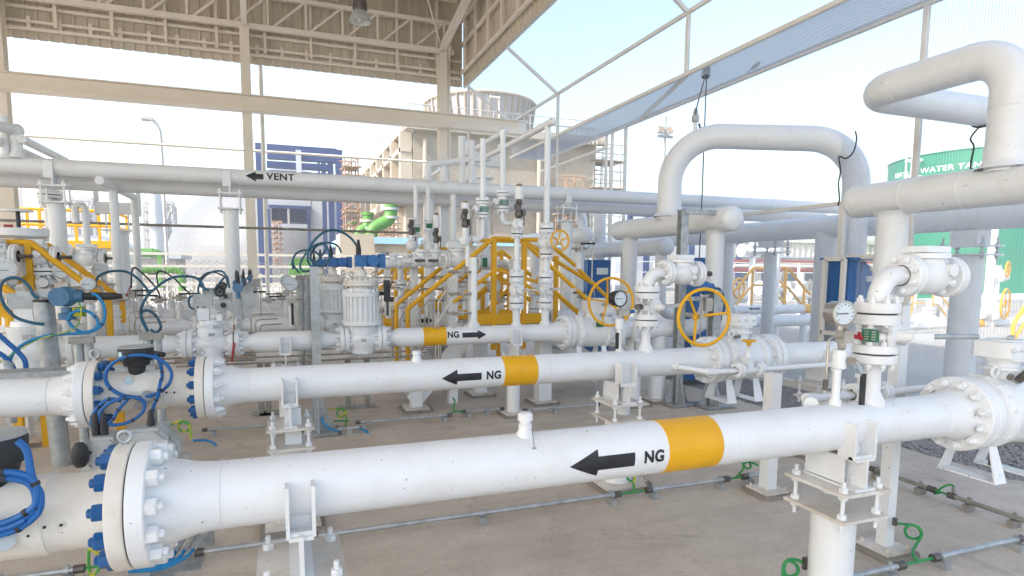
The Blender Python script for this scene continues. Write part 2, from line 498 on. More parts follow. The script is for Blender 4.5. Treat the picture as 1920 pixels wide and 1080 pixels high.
for k in range(9500):
    x = random.uniform(GX0, GX1) + .05*math.sin(k); y = random.uniform(1.8, 13) ; r = random.uniform(.014, .03)
    c = V((x, y, random.uniform(.0, .018)))
    a = random.uniform(0, 6.28); i = len(g.v)
    for dx, dy, dz in ((1, 0, 0), (0, .75, 0), (-1, .1, 0), (.1, -.8, 0), (.1, .1, .65), (0, 0, -.5)):
        ca, sa = math.cos(a), math.sin(a)
        g.v.append(c+V((dx*ca-dy*sa, dx*sa+dy*ca, dz))*r*random.uniform(.8, 1.2))
    for q in ((0, 1, 4), (1, 2, 4), (2, 3, 4), (3, 0, 4)): g.f.append(tuple(i+t for t in q))
structure('gravel', g, 'gravel', kind='stuff', ang=10)

# ================================================================ SHELTER (open sided roof on columns)
YF, YC = 15.8, 15.45            # fascia and column row
ZE = AY(868, 165, YF).z         # lower edge of the hanging sheets
XE = AY(868, 165, YF).x         # right hand eave
ZR = 8.6
sh = thing('open_shelter', 'large beige steel shelter roof with corrugated fascia hanging over the skid', 'shelter', (-4.8, YC, 0))
def corrug(mb, a, b, h, up, out, pitch=.2, dep=.035):
    """ribbed sheet from a to b, rising h along up, ribs standing out"""
    a = V(a); b = V(b); L = (b-a).length; d = (b-a).normalized(); up = V(up); out = V(out)
    n = int(L/pitch); pts = []
    for k in range(n):
        o = k*pitch
        pts += [(o, 0), (o+pitch*.62, 0), (o+pitch*.72, dep), (o+pitch*.9, dep)]
    pts.append((n*pitch, 0)); i = len(mb.v)
    for x, z in pts:
        p = a+d*x+out*z; mb.v.append(p); mb.v.append(p+up*h)
    for k in range(len(pts)-1):
        mb.f.append((i+2*k, i+2*k+2, i+2*k+3, i+2*k+1))
mb = MB(); corrug(mb, (-20, YF, ZE), (XE, YF, ZE), ZR-ZE+.05, (0, 0, 1), (0, -1, 0), .22)
part('fascia_panel', mb, 'sheet', sh, ang=20)
mb = MB(); corrug(mb, (XE, YF-.02, ZE), (XE, -5, ZE), ZR-ZE+.05, (0, 0, 1), (-1, 0, 0), .22)
part('fascia_panel', mb, 'sheet', sh, ang=20)
mb = MB(); corrug(mb, (-20, YF, ZR), (XE, YF, ZR), 20.8, (0, -1, 0), (0, 0, -1), .3, .04)
part('roof_sheet', mb, 'sheet', sh, ang=20)
# girts behind the sheets
def girt(za, w=.07, h=.07, y=YF-.12):
    return MB().bar((-20, y, za), (XE-.1, y, za), w, h)
zf = lambda x, y: AY(x, y, YF-.12).z
for y in (138, 149): part('girt', girt(zf(868, y), .06, .055), 'beige', sh)
mb = MB()
za, zb = zf(868, 138), zf(868, 149)
for k in range(44):
    x = -19.6+k*.55
    mb.bar((x, YF-.1, zb-.02), (x, YF-.1, za+.10), .07, .05, (0, 1, 0))
part('girt_clip', mb, 'beige', sh)
part('girt', girt(zf(868, 117), .05, .06), 'beige', sh)
mb = MB()
for k in range(21):
    x = XE-.75-k*1.02
    mb.bar((x, YF-.2, ZE+.22), (x, YF-.2, ZR-.1), .06, .06, (0, 1, 0))
part('fascia_post', mb, 'beige', sh)
# edge truss on the column row
ztb, ztt = AY(825, 96, YC).z, AY(825, 42, YC).z
part('truss_chord', MB().bar((-20, YC, ztb), (XE-.35, YC, ztb), .1, .12), 'beige', sh)
part('truss_chord', MB().bar((-20, YC, ztt), (XE-.35, YC, ztt), .1, .09), 'beige', sh)
part('truss_chord', MB().bar((-20, YC-.3, ztt+.5), (XE-.35, YC-.3, ztt+.5), .14, .16), 'beige', sh)
mb = MB()
for k in range(26):
    x = XE-.6-k*.83
    mb.bar((x, YC, ztb), (x, YC, ztt), .05, .05, (0, 1, 0)); mb.bar((x-.78, YC+.01, ztb), (x, YC+.01, ztt), .05, .05, (0, 1, 0))
part('truss_web', mb, 'beige', sh)
# purlins running back over the skid
for x in (3.0, 1.2, -.6, -2.4, -4.2, -6.0): part('purlin', MB().bar((x, -5, ZR-.25), (x, YF-.4, ZR-.25), .08, .2), 'beige', sh)
for y in (12.6, 10.4, 8.0): part('rafter', MB().hbar((-20, y, ZR-.5), (XE-.2, y, ZR-.5), .16, .28), 'beige', sh)
# right hand eave frame
for dz in (.28, .95, 1.55): part('girt', MB().bar((XE-.12, -5, ZE+dz), (XE-.12, YF-.2, ZE+dz), .06, .07), 'beige', sh)
mb = MB()
for k in range(24): mb.bar((XE-.16, YF-.7-k*.9, ZE+.24), (XE-.16, YF-.7-k*.9, ZR-.1), .05, .06, (1, 0, 0))
part('fascia_post', mb, 'beige', sh)
cx = [AY(14, 200, YC).x-.1, AY(464, 230, YC).x, AY(829, 200, YC).x]
part('strut', MB().bar((cx[2], YC-.05, ztb+.05), (cx[2]+.25, YC-3.2, ZR-.4), .14, .16), 'beige', sh)
part('strut', MB().bar((cx[2]-.02, YC-.02, ztb+.1), (cx[2]-1.9, YC-4, ZR-.1), .025, .025), 'beige', sh)
part('strut', MB().bar((cx[1], YC-.05, ztb+.05), (cx[1]+.1, YC-3, ZR-.4), .12, .14), 'beige', sh)
for i, x in enumerate(cx):
    wd = .27 if i == 0 else .2
    mb = MB().hbar((x, YC, 0.0), (x, YC, ztb-.06), wd, .26, .012, .016, (0, 1, 0))
    part('column', mb, 'beige', sh)
part('downpipe', MB().tube(rounded([(cx[2]+.2, YC+.12, 0), (cx[2]+.2, YC+.12, ztb-.15), (cx[2]+.15, YC-.2, ztb+.1)], .1, 4), .05, 10), 'beige', sh)
q_ = AY(494, 300, YF+.3); part('downpipe', MB().cyl((q_.x, YF+.3, 0), (q_.x, YF+.3, ZE+.5), .05, n=10), 'offwhite', sh)
part('gutter_edge', MB().bar((XE+.06, -5, ZE+.03), (XE+.06, YF+.05, ZE+.03), .05, .05), 'offwhite', sh)
# crane beam across the columns
a, b = AY(-40, 133.5, YC-.2), AY(985, 232, YC-.2)
zt = AY(500, 184.5, YC-.2).z; zl = AY(500, 210, YC-.2).z
mb = MB(); hgt = zt-zl
mb.bar((-14, YC-.2, zl+hgt/2), (b.x, YC-.2, zl+hgt/2), .1, hgt)
mb.bar((-14, YC-.2, zt+.012), (b.x, YC-.2, zt+.012), .3, .024)
mb.bar((-14, YC-.27, zl-.02), (b.x, YC-.27, zl-.02), .34, .036)
part('crane_beam', mb, 'beige', sh)
# lamp under the roof
c = AY(675, 22, 11.6)
lp = thing('pendant_lamp', 'bell shaped pendant lamp hanging under the shelter roof', 'lamp', c)
part('shade', MB().lathe(c+V((0, 0, -.19)), (0, 0, 1), [(.0, .19), (.02, .195), (.11, .17), (.17, .125), (.19, .12)], 24, cap=False), 'alu', lp)
part('reflector', MB().lathe(c+V((0, 0, -.18)), (0, 0, 1), [(.0, .186), (.1, .165), (.16, .12), (.165, 0)], 24, cap=False), 'lampglass', lp)
part('ballast_housing', MB().lathe(c, (0, 0, 1), [(0, .12), (.05, .13), (.28, .11), (.32, .06)], 20), 'darksteel', lp)
part('bulb', MB().ball(c+V((0, 0, -.12)), .06, 14), 'lampglass', lp)
part('hanger', MB().cyl(c+V((0, 0, .3)), (c.x, c.y, ZR-.02), .015, n=8), 'galv', lp)

# ================================================================ MESH CAGE
XM, XB, ZC = 6.9, 5.96, 4.69
ZA = 5.6
YFAR, YNEAR = 12.7, 1.5
cg = thing('mesh_cage', 'white framed expanded metal enclosure around the right hand pipe headers', 'cage', (XM, 7, 0))
def expanded(o, u, v, pu, pv, wd, tilt=.7):
    """expanded metal: zigzag strands on the sheet o + u + v"""
    o = V(o); u = V(u); v = V(v); Lu, Lv = u.length, v.length; du, dv = u/Lu, v/Lv; nn = du.cross(dv)*(wd*tilt/2)
    nu, nv = int(Lu/pu), int(Lv/pv); mb = MB(); vv = mb.v; ff = mb.f
    for j in range(nv):
        i = len(vv)
        for k in range(2*nu+1):
            s = 1 if k % 2 else -1
            c = o+du*(k*pu/2)+dv*(j*pv + (pv/2)*(1 if (k+j*0) % 2 else 0) + .5*pv)
            if j % 2: c = c
            vv.append(c-dv*wd/2-nn); vv.append(c+dv*wd/2+nn)
        for k in range(2*nu):
            ff.append((i+2*k, i+2*k+2, i+2*k+3, i+2*k+1))
        if j < nv-1:      # bonds between strands
            for k in range(nu):
                c = o+du*((2*k+1)*pu/2)+dv*(j*pv+pv*1.0); i = len(vv)
                q = wd*.6
                vv.extend((c-du*q, c+du*q, c+du*q+dv*pv*.5, c-du*q+dv*pv*.5)); ff.append((i, i+1, i+2, i+3))
    return mb
def mpart(name, mb):
    o = part(name, mb, 'mesh', cg, ang=10); return o
mpart('mesh_panel', expanded((XM, 2.4, .12), (0, 9.0, 0), (0, 0, ZC-.14), .031, .020, .0048))
mpart('mesh_panel', expanded((XB, 4.0, ZC), (0, 11.7, 0), (XM-XB, 0, 0), .032, .019, .0046, 1.2))
mpart('mesh_panel', expanded((XB, 4.0, ZC), (0, 11.6, 0), (0, 0, ZA-ZC), .036, .024, .0042))
mpart('mesh_panel', expanded((XB, 3.4, ZA), (0, 12.2, 0), (XE+.08-XB, 0, ZE-ZA+.02), .036, .024, .0042))
T = .055
def cbar(name, a, b, t=T, **k): part(name, MB().bar(a, b, t, t), 'offwhite', cg)
cbar('top_rail', (XB, 3, ZA), (XB, 15.7, ZA)); cbar('top_rail', (XB, 3, ZC), (XB, YFAR, ZC)); cbar('top_rail', (XM, 1.5, ZC), (XM, 15.7, ZC), .065); cbar('top_rail', (XM, 12.2, ZC-.3), (XM, 15.7, ZC-.3), .05); cbar('top_rail', (XB, 12.9, ZC), (XB, 15.7, ZC))
for y in (8.09, 12.7): cbar('post', (XB, y, ZC+.03), (XB, y, ZA-.03))
for y in (8.09, 12.7): cbar('roof_bar', (XB-.03, y, ZA), (XE+.08, y, ZE+.02))
cbar('roof_bar', (XB-.02, 15.6, ZA), (XE+.08, 15.6, ZE))
cbar('brace', (XB+.03, 8.09, ZC), (XM-.03, 10.8, ZC), .05)
YP1 = AX(1722, 240, XM).y
YP2 = AX(1172, 300, XM).y
cbar('post', (XM, 12.15, 3.2), (XM, 12.15, ZC-.04), .05); cbar('post', (XE+.1, 15.62, 0), (XE+.1, 15.62, ZE-.04), .06)
for y in (YP1, YP2, 11.9): cbar('post', (XM, y, 0), (XM, y, ZC-.03))
cbar('post', (XB, 12.7, 3.2), (XB, 12.7, ZC-.03), .04)
# mid rail and door
p1, p2 = AX(1390, 408, XM), AX(1582, 381, XM)
cbar('mid_rail', (XM, p1.y+2, p2.z), (XM, p2.y, p2.z), .05)
yd0 = p2.y; yd1 = AX(1640, 380, XM).y; zd = AX(1577, 482, XM).z
part('door_frame', MB().bar((XM, yd0, 0), (XM, yd0, p2.z), .07, .07).bar((XM, yd0, zd), (XM, YP1, zd), .06, .06).bar((XM, yd0, p2.z), (XM, YP1, p2.z), .05, .05), 'offwhite', cg)
part('bottom_rail', MB().bar((XM, 1.5, .08), (XM, 11.9, .08), .07, .1), 'offwhite', cg)
# open gate leaf
gt = thing('mesh_gate', 'narrow white gate leaf standing open beside the blue gas bottles', 'gate', (XM-.02, yd0-.1, 0))
a, b = AX(1548, 486, XM-.25), AX(1583, 486, XM-.25)
gl = MB()
for q in (a, b): gl.bar((XM-.25, q.y, .1), (XM-.25, q.y, a.z), .05, .05)
gl.bar((XM-.25, a.y, a.z), (XM-.25, b.y, a.z), .05, .05).bar((XM-.25, a.y, .9), (XM-.25, b.y, .9), .05, .05).bar((XM-.25, a.y, .12), (XM-.25, b.y, .12), .05, .05)
part('gate_frame', gl, 'offwhite', gt)
part('gate_latch', MB().box((XM-.3, b.y+.02, 1.05), (.05, .04, .12)), 'galv', gt)
# ropes and wire tied on the mesh
def cord(label, pts, r=.012, cat='cord', name='cord', mt='rubber', n=7, group=None):
    return solo(name, MB().tube(spline(pts, 8), r, n), mt, label, cat, group)
c = AX(1325, 133, XB+.35)
hook = thing('cable_pulley', 'small dark pulley clamped under the cage rail holding two thin wires', 'pulley', c)
part('clamp', MB().box(c, (.06, .10, .16)), 'rubber', hook); part('sheave', MB().cyl(c+V((-.05, 0, -.06)), c+V((.02, 0, -.06)), .06, n=14), 'darksteel', hook)
d = AY(1322, 408, 7.0)
cord('long thin wire dropping from the cage pulley past the header to a bracket', [c, c.lerp(AY(1315, 400, 7.0), .5), AY(1315, 400, 7.0), AY(1308, 540, 7.0)], .009, 'wire', 'wire', 'darksteel')
cord('short wire running from the cage pulley to the aerial on the pipe loop', [c, AY(1308, 195, 7.1), AY(1304, 215, 7.1)], .009, 'wire', 'wire', 'darksteel')
# little bird on the rail
bp = AX(1415, 130, XM)
bd = thing('small_bird', 'small dark bird perched on the cage rail below the blue mesh strip', 'bird', (XM, bp.y, ZC+.03))
bm_ = MB().lathe((XM, bp.y+.09, ZC+.075), (0, -1, .28), [(0, .004), (.03, .02), (.07, .036), (.11, .036), (.14, .026), (.165, .03), (.19, .026), (.205, .01), (.225, .0)], 12)
bm_.bar((XM, bp.y+.08, ZC+.075), (XM, bp.y+.17, ZC+.06), .03, .008)
bm_.cyl((XM-.01, bp.y, ZC+.03), (XM-.01, bp.y, ZC+.07), .003, n=5).cyl((XM+.01, bp.y, ZC+.03), (XM+.01, bp.y, ZC+.07), .003, n=5)
part('body', bm_, 'rubber', bd)

# ================================================================ PIPES ALONG X
X_ = V((1, 0, 0)); Y_ = V((0, 1, 0)); Z_ = V((0, 0, 1))
PR = .1095
def hub(mb, x0, x1, Yc, Zc, ra, rb, n=40):
    """weld neck: radius ra at x0 growing to rb at x1"""
    L = x1-x0; k = [(0, ra), (.3, ra*.6+rb*.4), (.65, ra*.15+rb*.85), (1, rb)] if ra > rb else [(0, ra), (.35, ra*.85+rb*.15), (.7, ra*.4+rb*.6), (1, rb)]
    mb.lathe((x0, Yc, Zc), (1, 0, 0), [(t*L, r) for t, r in k], n, cap=False)
def weld(mb, x, Yc, Zc, rad):
    mb.torus((x, Yc, Zc), (1, 0, 0), rad, .0035, 40, 6)
def bolts_x(parent, X, Yc, Zc, Rb, n, mt, d, rn=.026, h=.03, stud=.014, ph=.5):
    """n hexagon nuts with stud ends round a flange face that looks along d*X"""
    mb = MB().bolt((0, 0, 0), (d, 0, 0), rn, h, stud)
    sp = []; ro = []
    for k in range(n):
        a = 2*math.pi*(k+ph)/n
        sp.append((X, Yc+Rb*math.cos(a), Zc+Rb*math.sin(a))); ro.append((a*1.7, 0, 0))
    pieces('bolt', mb, mt, parent, sp, rots=ro)
def marks_x(parent, Yc, Zc, rad, band=None, ar=None, tx=None, d=-1, arL=.2):
    if band:
        x0 = AC(*band[0], Yc, Zc, rad).x; x1 = AC(*band[1], Yc, Zc, rad).x
        part('yellow_band', MB().lathe((x0, Yc, Zc), (1, 0, 0), [(0, rad), (.001, rad+.0018), (x1-x0-.001, rad+.0018), (x1-x0, rad)], 48, cap=False), 'yellow', parent)
    def ang(p): return math.atan2(p.z-Zc, -(p.y-Yc))
    if ar:
        a, b, sh_, hd, hl = ar
        pa, pb = AC(*a, Yc, Zc, rad), AC(*b, Yc, Zc, rad)
        wrapped('flow_arrow', arrow_bm(abs(pb.x-pa.x), sh_, hd, hl, 1 if d < 0 else -1), 'black', parent, (pa.x+pb.x)/2, (ang(pa)+ang(pb))/2, Yc, Zc, rad)
    if tx:
        t, c, sz = tx[:3]; p = AC(*c, Yc, Zc, rad)
        wrapped('lettering', text_bm(t, sz, .045, tx[3] if len(tx) > 3 else 1), 'black', parent, p.x, ang(p), Yc, Zc, rad)

def pipe_support(label, x, y, zpipe, rad, w=.285, d=.35, zt=.69, zb=.565, colr=.1, clip=.125, group=None, clipx=None, side=True):
    t = thing('pipe_support', label, 'pipe support', (x, y, 0), group)
    part('column', MB().cyl((x, y, .03), (x, y, zb-.014), colr, n=32), 'white', t)
    part('base_plate', MB().box((x, y, .045), (colr*3.4, colr*3.4, .02)), 'whited', t)
    part('plinth', MB().box((x, y, .0175), (colr*4.0, colr*4.0, .035)), 'plinth', t)
    part('lower_plate', MB().box((x, y, zb-.007), (w, d, .014)), 'whited', t)
    part('upper_plate', MB().box((x, y, zt-.007), (w, d, .014)), 'whited', t)
    sp = [(x+sx*(w/2-.035), y+sy*(d/2-.04), 0) for sx in (-1, 1) for sy in (-1, 1)]
    mb = MB().cyl((0, 0, zb-.07), (0, 0, zt+.05), .0095, n=10)
    for z in (zt+.0005, zb+.0005): mb.bolt((0, 0, z), (0, 0, 1), .021, .022)
    for z in (zt-.0145, zb-.0145): mb.bolt((0, 0, z), (0, 0, -1), .021, .02)
    pieces('stud', mb, 'white', t, sp)
    cx = x if clipx is None else clipx
    zp = zpipe-rad
    sh = MB()
    sh.box((cx, y-.01, (zt+zp)/2+.006), (.014, d*.86, zp-zt-.012))                 # web under the pipe
    sh.box((cx, y-.01, zt+.007), (clip*.95, d*.86, .012))
    sh.box((cx, y-.01, zp-.012), (clip*.95, d*.80, .012))
    if side:
        sh.box((cx-clip*.46, y+.02, (zt+zp)/2+.005), (.01, d*.62, zp-zt-.03))
    fy = y-d*.43+.004
    sh.box((cx-clip/2, fy+.045, zp+.075), (.012, .09, .17)); sh.box((cx+clip/2, fy+.045, zp+.075), (.012, .09, .17))
    sh.box((cx, fy+.082, zp+.075), (clip-.014, .014, .168))
    sh.lathe((cx-clip/2-.006, fy+.02, zp-.006), (1, 0, 0), [(0, .012), (clip+.012, .012)], 12)
    part('pipe_shoe', sh, 'white', t)
    return t
def leg_stand(label, x, y, h, w=.07, group=None, round_=False, col='white', plinth=.26):
    t = thing('support_leg', label, 'support leg', (x, y, 0), group)
    mb = MB()
    if round_: mb.cyl((x, y, .055), (x, y, h), w/2, n=20)
    else: mb.box((x, y, .055+(h-.055)/2), (w, w, h-.055))
    part('post', mb, col, t)
    b = MB().box((x, y, .045), (plinth*.8, plinth*.8, .016))
    for sx in (-1, 1):
        for sy in (-1, 1): b.bolt((x+sx*plinth*.31, y+sy*plinth*.31, .0535), (0, 0, 1), .011, .012, .012)
    part('base_plate', b, 'whited', t)
    pl = plinth/2
    part('plinth', MB().prism([(-pl, -pl*.8), (-pl*.8, -pl), (pl*.9, -pl), (pl, -pl*.85), (pl, pl), (-pl, pl)], (x, y, 0), X_, Y_, (0, 0, .036)), 'plinth', t)
    return t
def eyebolt(mb, p, s=.035):
    p = V(p); mb.cyl(p, p+Z_*s*.5, s*.45, n=12); mb.torus(p+Z_*s*1.35, (0, 1, 0), s*.8, s*.25, 20, 8)

# ---------------------------------------------------------------- nearest line
Y1, Z1 = 2.12, .955
xg = -.443                                     # joint between meter and pipe
n1 = thing('gas_pipe', 'nearest white gas pipe with wide yellow band, left pointing arrow and NG letters', 'pipe', (1.4, Y1, Z1))
mb = MB(); xr = 3.31
hub(mb, xg+.05, -.20, Y1, Z1, .145, PR); mb.lathe((-.20, Y1, Z1), X_, [(0, PR), (xr-.16+.2, PR)], 56, cap=False); hub(mb, xr-.16, xr, Y1, Z1, PR, .14)
weld(mb, -.2, Y1, Z1, PR); weld(mb, AC(1385, 830, Y1, Z1, PR).x, Y1, Z1, PR-.0015); weld(mb, xr-.16, Y1, Z1, PR-.001)
part('pipe', mb, 'white', n1)
f = part('flange', MB().flange((xg+.002, Y1, Z1), X_, .195, .05, 56), 'white', n1)
bolts_x(f, xg+.052, Y1, Z1, .165, 12, 'white', 1, .027, .032, .016)
f = part('flange', MB().flange((xr, Y1, Z1), X_, .195, .05, 56), 'white', n1)
bolts_x(f, xr, Y1, Z1, .163, 12, 'white', -1, .024, .03, .02)
marks_x(n1, Y1, Z1, PR, ((1255, 837), (1357, 825)), ((1068, 876), (1191, 861), .056, .112, .125), ('NG', (1227, 857), .066, .92), -1)
c = AC(985, 815, Y1, Z1, PR); c.y = Y1-.02
p = V((c.x, Y1-.01, Z1+PR-.004))
part('thermowell_plug', MB().lathe(p, Z_, [(-.01, .036), (.008, .034), (.02, .026), (.045, .026), (.046, .021), (.058, .021), (.06, .029), (.082, .029), (.09, .022)], 20), 'white', n1)
a = AC(1001, 838, Y1, Z1, PR); b = AC(1004, 872, Y1, Z1, PR)
part('tag', MB().prism([(-.008, 0), (.008, 0), (.009, -.072), (-.008, -.072)], (a.x, a.y-.006, a.z), X_, (0, -.15, 1), (0, -.0015, 0)), 'plate', n1)
part('tag_wire', MB().tube([(p.x+.02, p.y-.02, p.z+.03), (a.x-.004, a.y-.004, a.z+.03), (a.x, a.y-.004, a.z-.004)], .0012, 5), 'darksteel', n1)

def meter(label, Yc, xg0, xg1, xl, bare=False):
    """ivory meter spool between two joints; xg1 = joint on the right"""
    t = thing('gas_meter', label, 'gas meter', ((xg0+xg1)/2, Yc, Z1))
    rs = .121; mb = MB()
    L = xg1-.05
    x0 = xg0+.05 if not bare else xl
    prof = [(0, .14), (.03, .128), (.10, rs)] if not bare else [(0, rs)]
    prof += [(L-x0-.20, rs), (L-x0-.17, rs), (L-x0-.15, .1135), (L-x0-.06, .115), (L-x0, .145)]
    mb.lathe((x0, Yc, Z1), X_, prof, 56, cap=False)
    mb.torus((L-.17, Yc, Z1), X_, rs-.001, .004, 48, 6)
    part('spool', mb, 'ivory', t)
    fl = MB().flange((xg1-.05, Yc, Z1), X_, .195, .048, 56)
    f = part('flange', fl, 'ivory', t)
    bolts_x(f, xg1-.05, Yc, Z1, .165, 12, 'blueb', -1, .027, .031, .013)
    e = MB(); eyebolt(e, (xg1-.025, Yc, Z1+.19), .022); part('lifting_eye', e, 'galv', t)
    part('gasket', MB().lathe((xg1-.002, Yc, Z1), X_, [(0, .186), (.004, .186)], 48), 'gap', t)
    if not bare:
        f = part('flange', MB().flange((xg0+.002, Yc, Z1), X_, .195, .048, 56), 'ivory', t)
        bolts_x(f, xg0+.05, Yc, Z1, .165, 12, 'blueb', 1, .027, .031, .013)
        part('gasket', MB().lathe((xg0-.002, Yc, Z1), X_, [(0, .186), (.004, .186)], 48), 'gap', t)
        e = MB(); eyebolt(e, (xg0+.025, Yc, Z1+.19), .03); part('lifting_eye', e, 'galv', t)
    return t, rs
def dots(t, pts, Yc, rs, d=.0045):
    og = MB()
    for p in pts:
        q = AC(*p, Yc, Z1, rs); nn = V((0, q.y-Yc, q.z-Z1)).normalized()
        og.cyl(q-nn*.002, q+nn*.0015, d, n=10)
    part('screw_hole', og, 'gap', t)
m1, rs = meter('nearest ivory gas meter with blue bolts, cropped by the left picture edge', Y1, -1.2, xg, -1.75, bare=True)
dots(m1, [(52, 980), (83, 989), (114, 985), (53, 1005)], Y1, rs, .0042)
def sensor_head(t, c, s=1.0, gland=True):
    """black electronics head on a tapered neck"""
    c = V(c); x, y, z = c
    part('sensor_neck', MB().lathe((x, y, z), Z_, [(-.02, .05*s), (.03*s, .048*s), (.04*s, .042*s), (.10*s, .050*s), (.11*s, .072*s), (.135*s, .078*s)], 24), 'rubber', t)
    hd = MB().lathe((x, y, z+.136*s), Z_, [(0, .085*s), (.01*s, .096*s), (.075*s, .1*s), (.085*s, .094*s)], 28)
    h = part('sensor_head', hd, 'rubber', t)
    part('cap', MB().lathe((x, y, z+.222*s), Z_, [(0, .098*s), (.007*s, .099*s), (.01*s, .09*s)], 28), 'alu', h)
    a = -.35
    for k, (w_, mt) in enumerate(((.028, 'glass_face'), (.052, 'black'))):
        aa = a + (-.42 if k == 0 else .16)
        mtx = Matrix.Rotation(aa, 3, 'Z')
        part('display' if k == 0 else 'keypad', MB().box(V((x, y, z+.178*s)) + mtx @ V((0, -.0985*s, 0)), (w_*s, .008, .05*s), mtx), mt, h)
    if gland: part('cable_gland', MB().cyl((x+.07*s, y-.03, z+.19*s), (x+.17*s, y-.10*s, z+.18*s), .017*s, n=12), 'rubber', t)
p = AC(268, 700, 4.12, Z1, .121)
def cablething(label, pathlist, r, mt, group=None, ties=0, cat='cable', name='cable_coil'):
    c0 = V(pathlist[0][0])
    t = thing(name, label, cat, c0, group)
    for pth in pathlist: part('sheath', MB().tube(pth, r, 9), mt, t)
    if ties:
        tm = MB()
        for pth in pathlist:
            n = len(pth)
            for k in range(1, ties+1):
                i = min(n-2, int(n*k/(ties+1))); d = (V(pth[i+1])-V(pth[i-1]))
                tm.lathe(V(pth[i])-d.normalized()*.005, d, [(0, r*1.22), (.01, r*1.22)], 10)
        part('cable_tie', tm, 'rubber', t)
    return t
# head and coil on the nearest meter
c = AY(3, 880, Y1); sensor_head(m1, (c.x-.02, Y1-.02, Z1+.045), .95, False)
def px(pts, Y): return [AY(x, y, Y) for x, y in pts]
P1 = px([(33, 826), (50, 845), (57, 880), (64, 905), (76, 928), (72, 960), (45, 985), (10, 1000), (-40, 1006), (-80, 985), (-95, 950), (-70, 915), (-20, 898), (20, 897), (52, 905), (66, 925), (64, 955), (40, 975), (0, 992), (-40, 996)], Y1-.16)
cablething('blue cable coil hanging on the nearest ivory meter at the left edge', [spline(P1, 6), [p+V((.006, -.004, .017)) for p in spline(P1[6:], 6)]], .0095, 'bluec', ties=5)
part('transducer', MB().cyl(AY(-25, 1020, Y1-.02), AY(4, 1010, Y1-.14), .035, n=16), 'steel', m1)

# right hand valve of the nearest line
def wheel(mb_t, c, ax, Rr, rim, mt='yellow', spokes=5, dish=.0, hubr=.03, spr=.010, ph=.3, name='handwheel'):
    ax = V(ax).normalized(); a, u, w_ = frame(ax); c = V(c)
    mb = MB().torus(c, ax, Rr, rim, 44, 10)
    hc = c-ax*dish
    for k in range(spokes):
        t = ph+2*math.pi*k/spokes; mb.cyl(hc, c+u*(Rr*math.cos(t))+w_*(Rr*math.sin(t)), spr, n=8)
    mb.lathe(hc-ax*hubr*.9, ax, [(0, hubr*.8), (hubr*.3, hubr), (hubr*1.4, hubr), (hubr*1.7, hubr*.7)], 16)
    return part(name, mb, mt, mb_t)
def ball_valve(label, x0, Yc, Zc, L=.52, rf=.195, rb=.185, nb=14, gear=True, feet=True, eye=True, detail=True):
    """flanged trunnion valve lying along X from x0 to x0+L"""
    t = thing('ball_valve', label, 'valve', (x0+L/2, Yc, Zc))
    for sx, xx in ((1, x0), (-1, x0+L)):
        fl = MB().flange((xx if sx > 0 else xx-.048, Yc, Zc), X_, rf, .048, 48)
        f = part('flange', fl, 'white', t)
        if sx < 0: bolts_x(f, x0+L-.048, Yc, Zc, rf*.84, 12, 'white', -1, .022, .028, .016)
    mb = MB().lathe((x0+.04, Yc, Zc), X_, [(0, rf*.80), (.05, rf*.84), (.062, rb*.98), (.1, rb), (.11, rb*1.03), (.13, rb*1.03), (.14, rb*.93), (L*.5-.04, rb*.97), (L-.22, rb*.93), (L-.21, rb*1.03), (L-.19, rb*1.03), (L-.16, rb), (L-.13, rf*.84), (L-.08, rf*.78)], 48, cap=False)
    part('body', mb, 'white', t)
    bt = MB()
    if detail:
        bolts_x(t, x0+.118+.024, Yc, Zc, rb*.955, nb, 'white', -1, .017, .02, .012)
    if eye: e = MB(); eyebolt(e, (x0+.17, Yc-.05, Zc+rb*.92), .033); part('lifting_eye', e, 'white', t)
    if gear:
        gx = x0+L*.5; z = Zc+rb*.9
        part('stem_bonnet', MB().lathe((gx, Yc, z), Z_, [(0, .075), (.045, .075), (.05, .10), (.066, .10), (.068, .075), (.10, .075), (.102, .105), (.118, .105)], 28), 'white', t)
        gb = MB().prism([(-.13, -.06), (-.10, -.10), (.08, -.10), (.12, -.06), (.12, .07), (.08, .10), (-.10, .10), (-.13, .07)], (gx, Yc, z+.119), X_, Y_, (0, 0, .085))
        gb.lathe((gx, Yc, z+.204), Z_, [(0, .085), (.008, .08), (.012, .02)], 24)
        for sx, sy in ((-1, -1), (-.3, -1), (.5, -1)): gb.bolt((gx+sx*.1, Yc-.10, z+.165), (0, -1, 0), .013, .015, .01)
        part('gearbox', gb, 'white', t)
        part('position_pointer', MB().box((gx+.03, Yc-.01, z+.223), (.12, .025, .012), Matrix.Rotation(.4, 3, 'Z')), 'plate', t)
        part('grease_fitting', MB().cyl((gx-.08, Yc-.09, z+.03), (gx-.16, Yc-.13, z+.03), .014, n=10), 'darksteel', t)
    if feet:
        for xx in (x0+.13, x0+L-.19):
            mb = MB(); zb = Zc-rb-.165
            for sy in (-1, 1):
                mb.prism([(-.045, 0), (.045, 0), (.028, .19), (-.028, .19)], (xx, Yc+sy*.14, zb), (1, 0, 0), (0, -sy*.28, 1), (0, sy*.008, 0))
            mb.box((xx, Yc, zb+.004), (.088, .27, .009))
            part('foot', mb, 'white', t)
    return t
v1 = ball_valve('big white ball valve of the nearest pipe, cropped by the right edge', xr+.054, Y1, Z1, L=.62, rb=.19, nb=16)
part('drain_plug', MB().cyl((xr+.33, Y1-.17, Z1-.05), (xr+.33, Y1-.25, Z1-.06), .018, n=6), 'darksteel', v1)
part('vent_plug', MB().cyl((xr+.34, Y1-.09, Z1+.17), (xr+.38, Y1-.16, Z1+.27), .02, n=8), 'darksteel', v1)
